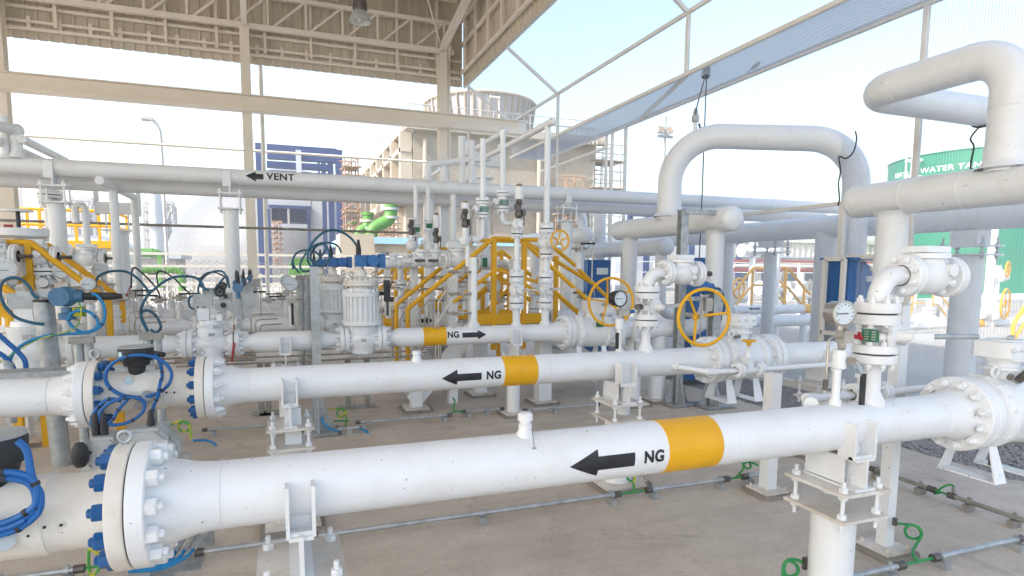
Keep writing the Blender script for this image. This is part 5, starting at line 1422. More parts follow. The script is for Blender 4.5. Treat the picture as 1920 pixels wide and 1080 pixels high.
part('pilot_block', MB().box((x+.25, Y3-.12, z0+.36), (.05, .12, .22)).box((x+.27, Y3-.16, z0+.27), (.08, .06, .05)).cyl((x+.24, Y3-.19, z0+.35), (x+.30, Y3-.19, z0+.46), .008, n=8).box((x+.205, Y3-.07, z0+.33), (.08, .05, .04)).cyl((x+.25, Y3-.15, z0+.25), (x+.25, Y3-.15, z0+.10), .012, n=6), 'black', t)
repeat(t, ['white ribbed regulator with bolted bonnet and blue actuator, nearest of its row', 'white ribbed regulator with blue head, second in its row', 'white ribbed regulator with blue head, third in its row', 'white ribbed regulator with blue head, fourth in its row'], 'ribbed gas regulators')
# right hand trunnion valve of third line, handwheel
v3 = ball_valve('white flanged ball valve of the third line behind a big yellow handwheel', 3.195, Y3, Z3, L=.66, rf=.20, rb=.195, nb=14, gear=False)
hw = AY(1146, 566, Y3-.35)
part('gearbox', MB().box((3.62, Y3, Z3+.30), (.30, .24, .14)).lathe((3.55, Y3, Z3+.15), Z_, [(0, .1), (.09, .1)], 24).cyl((3.62, Y3, Z3+.37), (3.62, Y3, Z3+.40), .10, n=20), 'white', v3)
wheel(v3, hw, (-.1, -1, .02), .275, .016, spokes=5, dish=.10, hubr=.03, spr=.011, ph=.5)
part('input_shaft', MB().cyl((hw.x+.02, hw.y+.05, hw.z), (hw.x+.04, Y3-.05, Z3+.31), .02, n=10), 'steel', v3)
part('name_plate', MB().box((3.55, Y3-.197, Z3+.10), (.10, .006, .06)), 'grplate', v3)
t = thing('gas_pipe', 'third line pipe running on behind the yellow handwheels into its riser', 'pipe', (4.5, Y3, Z3))
mb = MB(); mb.tube(rounded([(3.91, Y3, Z3), (HX, Y3, Z3), (HX, Y3-.02, 1.4)], .3, 8), .112, 30, cap=False)
part('pipe', mb, 'white', t); part('flange', MB().flange((3.858, Y3, Z3), X_, .2, .05, 32).boltring((3.908, Y3, Z3), X_, .165, 12, .02, .024, .014), 'white', t)
dup(t, (0, 1.95, 0), 'fourth line pipe running behind the third line towards the far header')
pipe_support('white clip support under the third line below the stacks', 2.50, 6.42, Z3, R3, clip=.11, colr=.075, w=.24, d=.28, side=False)
pipe_support('white plated support under the third line left of the grey post', .03, 6.45, Z3, R3, clip=.10, colr=.075, w=.3, d=.3, side=False)
pipe_support('white plated support under the third line right of its valve', AY(1145, 620, 6.4).x+.35, 6.42, Z3, R3, clip=.11, colr=.09, w=.26, d=.28)
for xp, yp, h, w_, rd, lab in ((1017, 757, .84, .17, False, 'white square leg behind the third line support'), (1230, 753, .9, .22, True, 'round white leg left of the gusseted cable posts'), (900, 742, .84, .15, False, 'white square leg under the fourth line'), (780, 770, .3, .13, False, 'short white stair foot on a grout pad')):
    p = AZ(xp, yp); leg_stand(lab, p.x, p.y, h, w_, round_=rd, plinth=.36)
def gusset_post(label, x, y, h, w_=.09, arm=None):
    t = thing('cable_post', label, 'post', (x, y, 0))
    part('post', MB().hbar((x, y, .03), (x, y, h), w_, w_, .012, .012, (0, 1, 0)), 'galv', t)
    g_ = MB()
    for d in (X_, -X_, Y_, -Y_):
        s_ = d.cross(Z_)
        g_.prism([(w_/2+.002, 0), (w_/2+.12, 0), (w_/2+.015, .30), (w_/2+.002, .30)], V((x, y, .034))-s_*.004, d, Z_, s_*.008)
    part('gusset', g_, 'galv', t)
    part('base_plate', MB().box((x, y, .024), (.36, .36, .018)), 'galv', t)
    part('plinth', MB().box((x, y, .0075), (.44, .44, .015)), 'plinth', t)
    if arm: part('arm', MB().bar((x-.03, y-.06, h-.03), (x+arm, y-.06, h-.03), .06, .06), 'galv', t)
    return t
p = AZ(1268, 758); pt = AY(1268, 392, p.y)
gusset_post('tall galvanised post with a short top arm in front of the second header', p.x, p.y, pt.z, .10, .42)
p = AZ(1332, 762); gusset_post('galvanised post with small blue transmitter behind the second yellow handwheel', p.x, p.y, AY(1332, 545, p.y).z, .11)
p = AZ(597, 812); pg = gusset_post('tall galvanised channel post with gusseted foot left of the nearest regulator', p.x, p.y, AY(597, 500, p.y).z, .085)
p = AY(1322, 540, 6.1)
tb = thing('transmitter', 'blue transmitter on the post behind the second yellow handwheel', 'transmitter', p)
part('housing', MB().cyl(p-X_*.12, p+X_*.10, .06, n=18).ball(p, .085, 16), 'bluebox', tb); part('bracket', MB().box(p+V((0, .02, -.13)), (.5, .03, .05)), 'galv', tb)
part('manifold', MB().box(p+V((.03, -.03, -.2)), (.10, .06, .16)).cyl(p+V((.03, -.03, -.7)), p+V((.03, -.03, -.2)), .008, n=6).cyl(p+V((-.07, -.03, -.8)), p+V((-.07, -.03, -.1)), .008, n=6), 'steel', tb)
part('cable', MB().tube(spline([p+X_*.12, p+V((.22, -.02, -.03)), p+V((.28, -.03, -.2)), p+V((.22, -.03, -.4)), p+V((.12, -.03, -.38)), p+V((.14, -.03, -.22)), p+V((.24, -.03, -.15))], 7), .016, 8), 'tealc', tb)
# big leaning grey post at left, grey post pair
p = AY(92, 640, 6.0)
t = thing('instrument_post', 'thick galvanised round post in front of the leftmost valve', 'post', (p.x, 6.0, 0))
part('post', MB().cyl((p.x+.03, 6.0, 0), (p.x-.02, 6.0, AY(90, 566, 6).z), .072, n=22), 'galv', t)
part('cap', MB().cyl((p.x-.02, 6.0, AY(90, 566, 6).z), (p.x-.02, 6.0, AY(90, 562, 6).z), .076, n=22), 'black', t)
for xp, w_ in ((152, .05), (163, .05), (282, .045), (294, .045)):
    pass
for k, (xa_, xb_, yt, Yp, lab) in enumerate(((146, 165, 632, 5.6, 'pair of grey cable conduits beside the blue cable ring at left'), (276, 294, 625, 5.6, 'pair of grey cable conduits with clamps behind the square sensor head'), (562, 573, 515, 8.2, 'dark grey conduit pair standing left of the tall channel post'), (1003, 1012, 0, 0, ''))):
    if not lab: continue
    t = thing('conduit_pair', lab, 'conduit', AY((xa_+xb_)/2, 700, Yp)*1.0)
    t.location.z = 0
    for xx in (xa_, xb_):
        q = AY(xx, yt, Yp); part('tube', MB().cyl((q.x, Yp, 0), (q.x, Yp, q.z), .036 if Yp < 7 else .05, n=12), 'galv', t)
    q = AY((xa_+xb_)/2, yt+5, Yp); part('clamp', MB().box((q.x, Yp-.03, q.z), (.17, .06, .05)), 'galvd', t)
    part('back_channel', MB().box((q.x, Yp+.05, q.z/2-.05), (.08, .04, q.z-.1)), 'galv', t)
# blue transmitter with its cables at far left
p = AY(124, 556, 5.9)
t = thing('transmitter', 'blue pressure transmitter with black cable sleeve at far left', 'transmitter', p)
part('housing', MB().cyl(p+V((-.03, -.08, 0)), p+V((-.03, .08, 0)), .075, n=20).ball(p, .085, 16).cyl(p+V((.0, 0, 0)), p+X_*.12, .05, n=14).lathe(p-Z_*.19, Z_, [(0, .06), (.05, .065), (.06, .04), (.10, .04)], 16), 'bluet', t)
part('cable_gland', MB().lathe(p+X_*.12, X_, [(0, .03), (.10, .034), (.22, .03), (.28, .018)], 12), 'rubber', t)
part('mounting_arm', MB().bar(p+V((-.35, .05, .02)), p+V((-.05, .05, .02)), .03, .05), 'galv', t)
part('sprung_wire', MB().tube(coil(p+V((.09, -.02, -.09)), X_, Y_, .045, .03, 6, 0, (0, 0, -.07), 14), .006, 6), 'yellowc', t)
def pc(pts, Yq, dy=0): return spline([AY(x, y, Yq+dy*i) for i, (x, y) in enumerate(pts)], 7)
GC = 'teal and blue instrument cables over the valves'
cablething('light blue cable with a big ring hanging from the blue transmitter', [pc([(172, 550), (184, 556), (195, 575), (196, 595), (188, 612), (168, 623), (148, 621), (132, 608), (129, 595), (138, 585), (155, 582), (172, 588), (184, 604), (176, 618), (150, 625), (110, 627), (70, 634), (40, 648), (25, 662), (17, 680)], 5.85)], .013, 'cyanc', ties=4)
cablething('yellow and green earth wire falling from the blue transmitter', [pc([(147, 565), (152, 580), (150, 600), (138, 618), (110, 626), (70, 637), (38, 655), (10, 672), (-5, 682)], 5.8)], .005, 'yellowc')
cablething('teal cable arching over the far left valve', [pc([(82, 608), (60, 605), (30, 595), (10, 575), (0, 550), (4, 530), (20, 521), (40, 524), (55, 538), (62, 552), (72, 560)], 5.9)], .013, 'tealc')
cablething('dark blue cables dropping at the left edge', [pc([(-5, 625), (15, 643), (32, 658), (46, 675), (48, 692), (38, 705)], 5.6), pc([(-5, 660), (12, 672), (25, 690), (24, 704)], 5.6)], .018, 'bluec')
p = AY(14, 685, 5.6)
solo('cable_stub', MB().lathe(p-Z_*.45, Z_, [(0, .035), (.40, .035), (.41, .05), (.46, .045), (.49, .02)], 14), 'galv', 'grey conduit stub with a black collar at the left edge', 'conduit')
cablething('teal cable arch rising behind the leftmost gauges', [pc([(178, 538), (182, 522), (195, 512), (215, 508), (238, 510), (258, 522), (274, 540), (280, 552)], 8)], .014, 'tealc')
cablething('large teal cable bow with hanging ring above the conduit pair', [pc([(278, 622), (270, 605), (264, 590), (266, 575), (276, 555), (290, 542), (305, 530), (325, 520), (345, 518), (365, 520), (378, 530), (384, 545)], 6.3), pc([(276, 620), (266, 600), (266, 585), (278, 582), (292, 592), (301, 608), (300, 618), (292, 623), (282, 618)], 6.25)], .012, 'tealc', ties=3)
cablething('teal cables bunched above the second plug valve', [pc([(365, 580), (356, 575), (354, 562), (360, 555), (370, 558), (374, 568), (370, 578)], 8.2), pc([(374, 560), (372, 540), (380, 522), (395, 511), (412, 508), (422, 514), (428, 535)], 8.2), pc([(392, 545), (378, 535), (372, 520)], 8.2), pc([(400, 545), (412, 530), (425, 518), (430, 540)], 8.2)], .012, 'tealc')
cablething('thin dark cable peaks above the third row of plug valves', [pc([(246, 540), (247, 510), (252, 502), (262, 508), (280, 525), (296, 545), (300, 560)], 9), pc([(296, 533), (294, 515), (300, 508), (312, 512), (330, 525), (342, 538), (358, 552)], 9.5), pc([(378, 540), (374, 525), (388, 512), (404, 511), (424, 520)], 10), pc([(450, 516), (458, 522), (460, 535)], 10)], .011, 'rubber')
cablething('large teal cable rings over the ribbed regulators', [pc([(672, 480), (669, 462), (655, 444), (632, 432), (610, 434), (590, 450), (578, 470), (578, 490), (586, 502), (597, 510)], 7.2), pc([(581, 480), (592, 462), (604, 456), (615, 467), (617, 485), (608, 498), (592, 496), (582, 482), (592, 462), (606, 457)], 7.4), pc([(640, 474), (632, 460), (612, 455), (590, 460), (572, 478), (563, 495), (566, 507), (578, 508), (588, 500), (606, 475), (612, 466)], 8.4), pc([(550, 505), (548, 490), (556, 475), (572, 469), (590, 472), (602, 482)], 9), pc([(562, 512), (552, 500), (549, 488)], 9)], .0135, 'tealc')

# ================================================================ YELLOW STAIRS
def stair(label, near, far, Ya, Yb, xfloor, zfloor=1.03, toe=True, left_run=True, posts=(), mids=(), stringers=(), rr=.027):
    """near / far: pixel paths of the two hand rails on planes Ya, Yb"""
    t = thing('crossover_stair', label, 'stair', ((xfloor[0]+xfloor[1])/2, (Ya+Yb)/2, 0))
    for pts, Yq in ((near, Ya), (far, Yb)):
        P_ = [AY(x, y, Yq) for x, y in pts]
        if left_run: P_ = [V((P_[0].x, Yq, .25))] + P_
        part('handrail', MB().tube(rounded(P_, .06, 3), rr, 10), 'yellow', t)
    for pts, Yq in mids: part('midrail', MB().tube(rounded([AY(x, y, Yq) for x, y in pts], .05, 2), rr*.8, 8), 'yellow', t)
    for x, y, Yq, zb in posts:
        q = AY(x, y, Yq); part('rail_post', MB().bar((q.x, Yq, zb), q, .055, .055, (0, 1, 0)), 'yellow', t)
    part('platform', MB().box(((xfloor[0]+xfloor[1])/2, (Ya+Yb)/2, zfloor-.02), (xfloor[1]-xfloor[0], Yb-Ya-.06, .035)), 'galv', t)
    if toe:
        for Yq in (Ya, Yb): part('toe_board', MB().box(((xfloor[0]+xfloor[1])/2, Yq, zfloor+.05), (xfloor[1]-xfloor[0], .012, .13)), 'yellow', t)
    for (xa, za), (xb, zb) in stringers:
        for Yq in (Ya+.03, Yb-.03): part('stringer', MB().bar((xa, Yq, za), (xb, Yq, zb), .012, .2), 'white', t)
        n = 5; mb = MB()
        for k in range(1, n): f_ = k/n; mb.box((xa+(xb-xa)*f_, (Ya+Yb)/2, za+(zb-za)*f_), (.22, Yb-Ya-.08, .03))
        part('treads', mb, 'galv', t)
    return t
Ya, Yb = 7.0, 7.75
x0, x1 = AY(888, 600, Ya).x, AY(1016, 600, Ya).x
stair('yellow railed crossover stair behind the third pipe, nearest of the stairs', [(764, 579), (926, 447), (1012, 450)], [(743, 572), (890, 450), (984, 453), (1120, 537)], Ya, Yb, (x0, x1),
      posts=[(926, 449, Ya, .7), (983, 452, Ya, .7), (925, 452, Yb, .9), (1043, 480, Yb, .9)],
      mids=[([(850, 567), (930, 505), (1012, 530)], Ya), ([(820, 560), (895, 500)], Yb), ([(895, 528), (960, 532)], Yb), ([(1038, 548), (1083, 588)], Yb), ([(984, 532), (1030, 565)], Ya)],
      stringers=[((1.45, .10), (x0, .98)), ((x1, .98), (4.35, .12))])
q = AY(1012, 450, Ya)
t = thing('stair_handrail', 'yellow handrail running down to the right behind the small handwheel', 'railing', (3.4, Ya, 0))
part('rail', MB().tube([AY(984, 453, Ya), AY(1000, 470, Ya), AY(1097, 558, Ya), AY(1130, 590, Ya)], .027, 10), 'yellow', t)
part('midrail', MB().tube([AY(1033, 540, Ya+.02), AY(1085, 585, Ya+.02)], .022, 8), 'yellow', t)
t = thing('stair_handrail', 'yellow handrail running down to the right beyond the small handwheel, upper one', 'railing', (4, Yb, 0))
part('rail', MB().tube([AY(1040, 466, Yb), AY(1072, 492, Yb), AY(1122, 541, Yb), AY(1160, 578, Yb)], .027, 10), 'yellow', t)
Ya, Yb = 9.55, 10.3
x0, x1 = AY(792, 560, Ya).x, AY(870, 560, Ya).x
stair('yellow railed stair further back, left of the check valve row', [(742, 512), (791, 466), (870, 466), (905, 500)], [(730, 510), (772, 470), (845, 470)], Ya, Yb, (x0, x1),
      posts=[(792, 468, Ya, .9), (865, 468, Ya, .9)], mids=[([(740, 540), (800, 500)], Ya)], stringers=[((x0-1.1, .1), (x0, .98))])
# yellow cross rails among the stacks
for k, (pts, Yq, lab) in enumerate(((((893, 512), (940, 470), (1000, 520)), 8.6, 'yellow sloping rail pair glimpsed between the stacks'), (((912, 535), (935, 525), (985, 530)), 8.9, 'yellow level rail glimpsed between the stacks'))):
    t = thing('stair_handrail', lab, 'railing', AY(*pts[0], Yq)); P_ = [AY(x, y, Yq) for x, y in pts]
    part('rail', MB().tube(rounded(P_, .05, 2), .028, 8), 'yellow', t); part('midrail', MB().tube(rounded([p-Z_*.4 for p in P_], .05, 2), .022, 8), 'yellow', t)
    part('rail_post', MB().bar(P_[1], P_[1]-Z_*1.2, .05, .05, (0, 1, 0)), 'yellow', t)
for k, (pts, Yq, low, lab) in enumerate(((((845, 590), (905, 545), (955, 498)), 8.0, .32, 'yellow sloping rails seen through the third row of valves'), (((690, 560), (745, 512), (760, 505), (800, 505)), 11.4, .4, 'yellow rails between the regulators and the first slim post'), (((905, 498), (1000, 515), (1040, 560)), 9.4, .4, 'yellow rails behind the relief riser sloping down right'), (((640, 560), (700, 520), (740, 492)), 13, .4, 'yellow rails beyond the ribbed regulators'))):
    t = thing('stair_handrail', lab, 'railing', AY(*pts[0], Yq)); P_ = [AY(x, y, Yq) for x, y in pts]
    part('rail', MB().tube(rounded(P_, .05, 2), .028, 8), 'yellow', t); part('midrail', MB().tube(rounded([p-Z_*low for p in P_], .05, 2), .024, 8), 'yellow', t)
    for p in P_[1:]: part('rail_post', MB().bar(p, (p.x, p.y, max(p.z-1.1, .2)), .05, .05, (0, 1, 0)), 'yellow', t)
# far left stair
Ya, Yb = 7.6, 8.4
t = stair('yellow railed stair at far left under the vent line', [(-60, 454), (56, 455), (200, 562), (205, 566)], [(64, 459), (90, 460), (226, 560), (232, 566)], Ya, Yb, (AY(-70, 560, Ya).x, AY(52, 560, Ya).x), left_run=False, rr=.034,
      posts=[(53, 457, Ya, .2), (89, 462, Yb, .2), (204, 564, Ya, .3), (229, 564, Yb, .3)], mids=[([(-60, 518), (70, 520)], Yb), ([(0, 545), (52, 520)], Ya)], stringers=[((AY(52, 560, Ya).x, .98), (AY(215, 600, Ya).x, .1))])
t = thing('stair_handrail', 'yellow handrail and post crossing the left picture edge low down', 'railing', (-2.6, 6.9, 0))
part('rail', MB().tube(rounded([AY(-40, 500, 6.9), AY(0, 535, 6.9), AY(55, 570, 6.9)], .05, 3), .033, 10), 'yellow', t)
part('lower_rail', MB().tube(rounded([AY(-40, 560, 6.7), AY(0, 577, 6.7), AY(20, 594, 6.7), V((AY(20, 594, 6.7).x, 6.7, .35))], .05, 3), .045, 10), 'yellow', t)

# ================================================================ VENT STACKS AND VALVES ON THE THIRD LINE
ZT3 = Z3+R3
def zpx(y, Yq=Y3, x=1000): return AY(x, y, Yq).z
def stack(label, X, Yq, segs, r_, z0, z1, mt='white', cat='pipe', name='vent_stack'):
    """vertical pipe with flange pairs; segs = list of (kind, zlow, zhigh)"""
    t = thing(name, label, cat, (X, Yq, z0))
    part('pipe', MB().lathe((X, Yq, z0-.02), Z_, [(0, r_*2.1), (.02, r_*2.0), (.06, r_*1.25), (.08, r_), (z1-z0+.02, r_)], 18), mt, t)
    for s_ in segs:
        k, a, b = s_[:3]
        if k == 'flange':
            rf = s_[3] if len(s_) > 3 else r_*2.3; h = (b-a)/2-.006
            mb = MB().flange((X, Yq, a), Z_, rf, h, 24).flange((X, Yq, b-h), Z_, rf, h, 24).boltring((X, Yq, b), Z_, rf*.78, 8, .016, .018, .01).boltring((X, Yq, a), -Z_, rf*.78, 8, .016, .018, .01)
            part('flange', mb, mt, t); part('gasket', MB().lathe((X, Yq, a+h), Z_, [(0, rf*.8), (b-a-2*h, rf*.8)], 20), 'gap', t)
        elif k == 'valve':
            rf = s_[3] if len(s_) > 3 else r_*2.0
            mb = MB().lathe((X, Yq, a), Z_, [(0, rf*.6), ((b-a)*.2, rf*.8), ((b-a)*.35, rf), ((b-a)*.65, rf), ((b-a)*.8, rf*.8), (b-a, rf*.6)], 20).cyl((X, Yq-rf*.8, (a+b)/2), (X, Yq-rf*1.35, (a+b)/2), rf*.5, n=16).boltring((X, Yq-rf*.9, (a+b)/2), -Y_, rf*.75, 4, .014, .02)
            part('body', mb, mt, t)
        elif k == 'plate':
            rf = s_[3]; part('name_plate', MB().box((X, Yq-rf, (a+b)/2), (.15, .008, b-a)), 'grplate', t)
            pm = MB()
            for q in range(3): pm.box((X-.03, Yq-rf-.005, a+(b-a)*(.25+.25*q)), (.06, .002, .012)).box((X+.045, Yq-rf-.005, a+(b-a)*(.25+.25*q)), (.04, .002, .012))
            part('plate_print', pm, 'plate', t)
    return t
z = zpx
def cap_top(t, X, Yq, zt, r_): part('top_cap', MB().ball((X, Yq, zt), r_*1.02, 14), 'white', t)
# main stack with gate valve and yellow wheel
t = stack('tall white vent stack with a small yellow handwheel, right of the stacks', SX, Y3, [('flange', z(577), z(558), .088), ('valve', z(558), z(530), .088), ('flange', z(530), z(511), .088), ('flange', z(483), z(470), .08), ('valve', z(470), z(438), .10), ('flange', z(436), z(421), .085)], .036, ZT3, z(226))
part('lower_pipe', MB().cyl((SX, Y3, ZT3), (SX, Y3, z(421)), .047, n=18), 'white', t)
hw = AY(1050, 451, Y3-.22); wheel(t, hw, (.1, -1, .0), .115, .011, spokes=5, dish=.02, hubr=.024, spr=.009, ph=.3)
part('stem', MB().cyl((SX+.03, Y3-.06, z(452)), hw, .018, n=10).cyl((SX, Y3, z(452)), (SX+.06, Y3-.11, z(452)), .065, n=20), 'white', t)
part('lever', MB().bar((SX-.02, Y3-.17, z(541)), (AY(1082, 542, Y3-.17).x, Y3-.17, z(542)), .02, .03), 'steel', t)
# relief stack
XQ = AY(968, 605, Y3).x
t = stack('white riser with two flanged valves and a grey relief valve on top', XQ, Y3, [('flange', z(577), z(558), .088), ('valve', z(558), z(528), .088), ('flange', z(528), z(510), .088), ('flange', z(444), z(435), .07), ('valve', z(434), z(412), .065)], .032, ZT3, z(412))
part('lower_pipe', MB().cyl((XQ, Y3, ZT3), (XQ, Y3, z(490)), .045, n=18), 'white', t)
part('side_lever', MB().bar((XQ+.02, Y3-.15, z(543)), (AY(1010, 542, Y3-.15).x, Y3-.15, z(543)), .02, .025), 'steel', t)
def relief(t, X, Yq, zb, zt, r_):
    k = r_/.075
    part('relief_base', MB().lathe((X, Yq, zb), Z_, [(0, r_*.6), (.03, r_*.9), (.06, r_*.8), (.10, r_*.5), (.15, r_*.55), (.17, r_*.8), (.2, r_*.6), (.22, r_*.5)], 14).box((X+r_*.9, Yq-.02, zb+.06), (.05*k, .06, .07)).box((X-r_*.8, Yq-.03, zb+.12), (.05*k, .05, .06)).cyl((X+r_*1.2, Yq, zb-.08), (X+r_*1.2, Yq, zb+.1), .008, n=6), 'darksteel', t)
    h = zt-zb-.22
    part('relief_body', MB().lathe((X, Yq, zb+.21), Z_, [(0, r_*.9), (.02, r_), (h*.68, r_), (h*.70, r_*.55)], 18), 'white', t)
    part('relief_bonnet', MB().lathe((X, Yq, zb+.21+h*.69), Z_, [(0, r_*.6), (h*.08, r_*.7), (h*.14, r_*.5), (h*.16, r_*.34), (h*.31, r_*.3)], 12), 'steel', t)
    part('seal', MB().torus((X, Yq-.01, zb+.22+h*.72), Z_, r_*.5, .010, 12, 6), 'board', t)
relief(t, XQ+.02, Y3, z(410), z(338, x=975), .052)
# two discharge pipes with green plates
for k, (xp, yv0, yv1, yb, yt, yel, xel, lab) in enumerate(((942, 400, 366, 418, 250, 421, 966, 'white discharge pipe with green plate, tall one beside the relief valve'), (905, 412, 382, 447, 268, 450, 880, 'white discharge pipe with green plate bending left to the second relief valve'))):
    Yq = Y3+.1; X = AY(xp, 390, Yq).x; t = thing('discharge_pipe', lab, 'pipe', (X, Yq, z(yb, Yq)))
    xe_ = AY(xel, yel, Yq).x
    part('pipe', MB().tube(rounded([(X, Yq, z(yt, Yq)), (X, Yq, z(yel, Yq)), (xe_, Yq, z(yel, Yq))], .06, 5), .031, 16), 'white', t)
    a, b = z(yv0, Yq), z(yv1, Yq)
    mb = MB()
    for zz in (a, a+.036, b-.031, b+.005): mb.flange((X, Yq, zz), Z_, .078, .026, 22)
    mb.boltring((X, Yq, b+.031), Z_, .062, 8, .011, .014, .008).boltring((X, Yq, a), -Z_, .062, 8, .011, .014, .008)
    mb.lathe((X, Yq, a+.06), Z_, [(0, .056), (b-a-.09, .056)], 20).cyl((X-.04, Yq-.03, (a+b)/2), (X-.13, Yq-.06, (a+b)/2), .02, n=10).cyl((X-.09, Yq-.05, (a+b)/2), (X-.11, Yq-.06, (a+b)/2), .04, n=12)
    part('valve', mb, 'white', t)
    c = (X, Yq-.064, (a+b)/2+.0); part('name_plate', MB().box(c, (.095, .008, .06)), 'grplate', t)
    pm = MB()
    for q in range(3): pm.box((X, Yq-.069, c[2]-.017+.017*q), (.07, .003, .007))
    part('plate_print', pm, 'plate', t)
    part('sense_tube', MB().tube(rounded([(X-.12, Yq-.06, (a+b)/2), (X-.16, Yq-.08, (a+b)/2-.12), (X-.15, Yq-.08, z(yel+22, Yq))], .05, 3), .009, 6), 'galvd', t)
t = thing('relief_valve', 'white and dark relief valve left of the short green plated pipe', 'valve', AY(872, 455, Y3+.1)); X = AY(872, 430, Y3+.1).x
relief(t, X, Y3+.1, z(430), z(378), .048)
part('base_valve', MB().lathe((X, Y3+.1, z(462)), Z_, [(0, .04), (.03, .06), (.07, .06), (.10, .035), (z(430)-z(462), .032)], 16).tube(rounded([(X+.0, Y3+.1, z(452)), (X+.16, Y3+.1, z(452))], .05, 2), .032, 12), 'white', t)
part('leg_pipe', MB().cyl((X+.03, Y3+.1, z(500)), (X+.03, Y3+.1, z(460)), .025, n=12), 'white', t)
# far copies of the discharge pairs
for k, (xp, yv, lab) in enumerate(((780, 432, 'small far valve with green plate under the vent line, left of a pair'), (803, 425, 'small far valve with green plate under the vent line, right of a pair'))):
    Yq = 8.3; X = AY(xp, yv, Yq).x; zc_ = AY(xp, yv, Yq).z
    t = thing('discharge_pipe', lab, 'pipe', (X, Yq, zc_-.4))
    part('pipe', MB().cyl((X, Yq, zc_-.3), (X, Yq, AY(xp, 350, Yq).z), .03, n=14), 'white', t)
    mb = MB()
    for dz in (-.09, -.058, .045, .077): mb.flange((X, Yq, zc_+dz), Z_, .066, .024, 18)
    mb.lathe((X, Yq, zc_-.034), Z_, [(0, .05), (.08, .05)], 16).lathe((X+.0, Yq, zc_-.36), Z_, [(0, .035), (.03, .065), (.10, .065), (.14, .035)], 14).cyl((X-.11, Yq, zc_-.22), (X+.04, Yq, zc_-.22), .032, n=12).cyl((X, Yq, zc_-.5), (X, Yq, zc_-.3), .035, n=10)
    part('valve', mb, 'white', t)
    part('name_plate', MB().box((X, Yq-.06, zc_+.008), (.085, .008, .06)), 'grplate', t)
for k, (xp, yt, yb, lab) in enumerate(((771, 415, 455, 'dark relief valve at the left of the far green plated pair'), (818, 398, 470, 'dark relief valve at the right of the far green plated pair'))):
    Yq = 8.25; X = AY(xp, yt, Yq).x; t = thing('relief_valve', lab, 'valve', (X, Yq, AY(xp, yb, Yq).z)); relief(t, X, Yq, AY(xp, yb-14, Yq).z, AY(xp, yt-6, Yq).z, .048)
    part('base_valve', MB().lathe((X, Yq, AY(xp, yb+16, Yq).z), Z_, [(0, .03), (.04, .07), (.12, .07), (.16, .03), (.22, .03)], 14), 'white', t)
# sensing standpipe
XS = AY(888, 600, Y3).x
t = stack('slim white standpipe with three small steel valves on the third pipe', XS, Y3, [], .04, ZT3, z(484))
part('square_post', MB().box((XS, Y3+.06, (z(484)+ZT3)/2), (.08, .06, z(484)-ZT3)), 'white', t)
for yy in (510, 549, 584):
    zz_ = z(yy); part('needle_valve', MB().cyl((XS-.30, Y3-.03, zz_), (XS-.04, Y3-.03, zz_), .014, n=8).box((XS-.16, Y3-.03, zz_), (.06, .05, .05)).cyl((XS-.16, Y3-.03, zz_), (XS-.16, Y3-.1, zz_), .012, n=6).bolt((XS-.26, Y3-.03, zz_), X_, .026, .03), 'steel', t)
for k, (y0_, xe_, dd) in enumerate(((510, 822, 0), (549, 817, .05), (584, 826, .1))):
    a = V((XS-.30, Y3-.03, z(y0_))); xb_ = AY(xe_, 600, Y3-.05).x
    t = thing('impulse_tube', ('steel impulse tube from the top needle valve down between the yellow rails', 'steel impulse tube from the middle needle valve down between the yellow rails', 'steel impulse tube from the lowest needle valve down between the yellow rails')[k], 'tube', (xb_, Y3, .4))
    part('tube', MB().tube(rounded([a, (xb_+.25, Y3-.03, a.z), (xb_, Y3-.05, a.z-.33), (xb_, Y3-.05+dd*.4, .42), (xb_-.25-dd, Y3-.05+dd, .40-dd*.3)], .05, 3), .009, 8), 'steel', t)
for k in range(3):
    xq = AY(736+14*k, 600, 7.9).x; zq = AY(740, 520+22*k, 7.9).z
    t = thing('impulse_tube', ('steel impulse tube behind the nearest regulator, uppermost', 'steel impulse tube behind the nearest regulator, middle one', 'steel impulse tube behind the nearest regulator, lowest')[k], 'tube', (xq, 7.9, .5))
    part('tube', MB().tube(rounded([(xq+.7, 7.9, zq), (xq+.28, 7.9, zq), (xq, 7.9, zq-.4), (xq, 7.9, .5)], .06, 3), .011, 8), 'steel', t)
    part('needle_valve', MB().cyl((xq+.45, 7.88, zq), (xq+.75, 7.88, zq), .018, n=8).box((xq+.6, 7.88, zq), (.07, .06, .06)), 'steel', t)
gauge('small round gauge on a riser between the flanged stacks', AY(927, 537, 7.2), .085, (0, -1, 0))
t = thing('gauge_valve', 'white gauge riser with steel manifold between the flanged stacks', 'valve', AY(927, 605, 7.2)); q_ = AY(927, 575, 7.2)
part('riser_pipe', MB().lathe((q_.x, 7.2, AY(927, 605, 7.2).z), Z_, [(0, .07), (.05, .045), (.12, .045), (.15, .06), (.22, .06), (.24, .02)], 14), 'white', t)
part('fitting', MB().box(AY(927, 557, 7.2), (.12, .06, .08)).cyl(AY(927, 570, 7.2), AY(927, 550, 7.2), .02, n=8), 'steel', t)
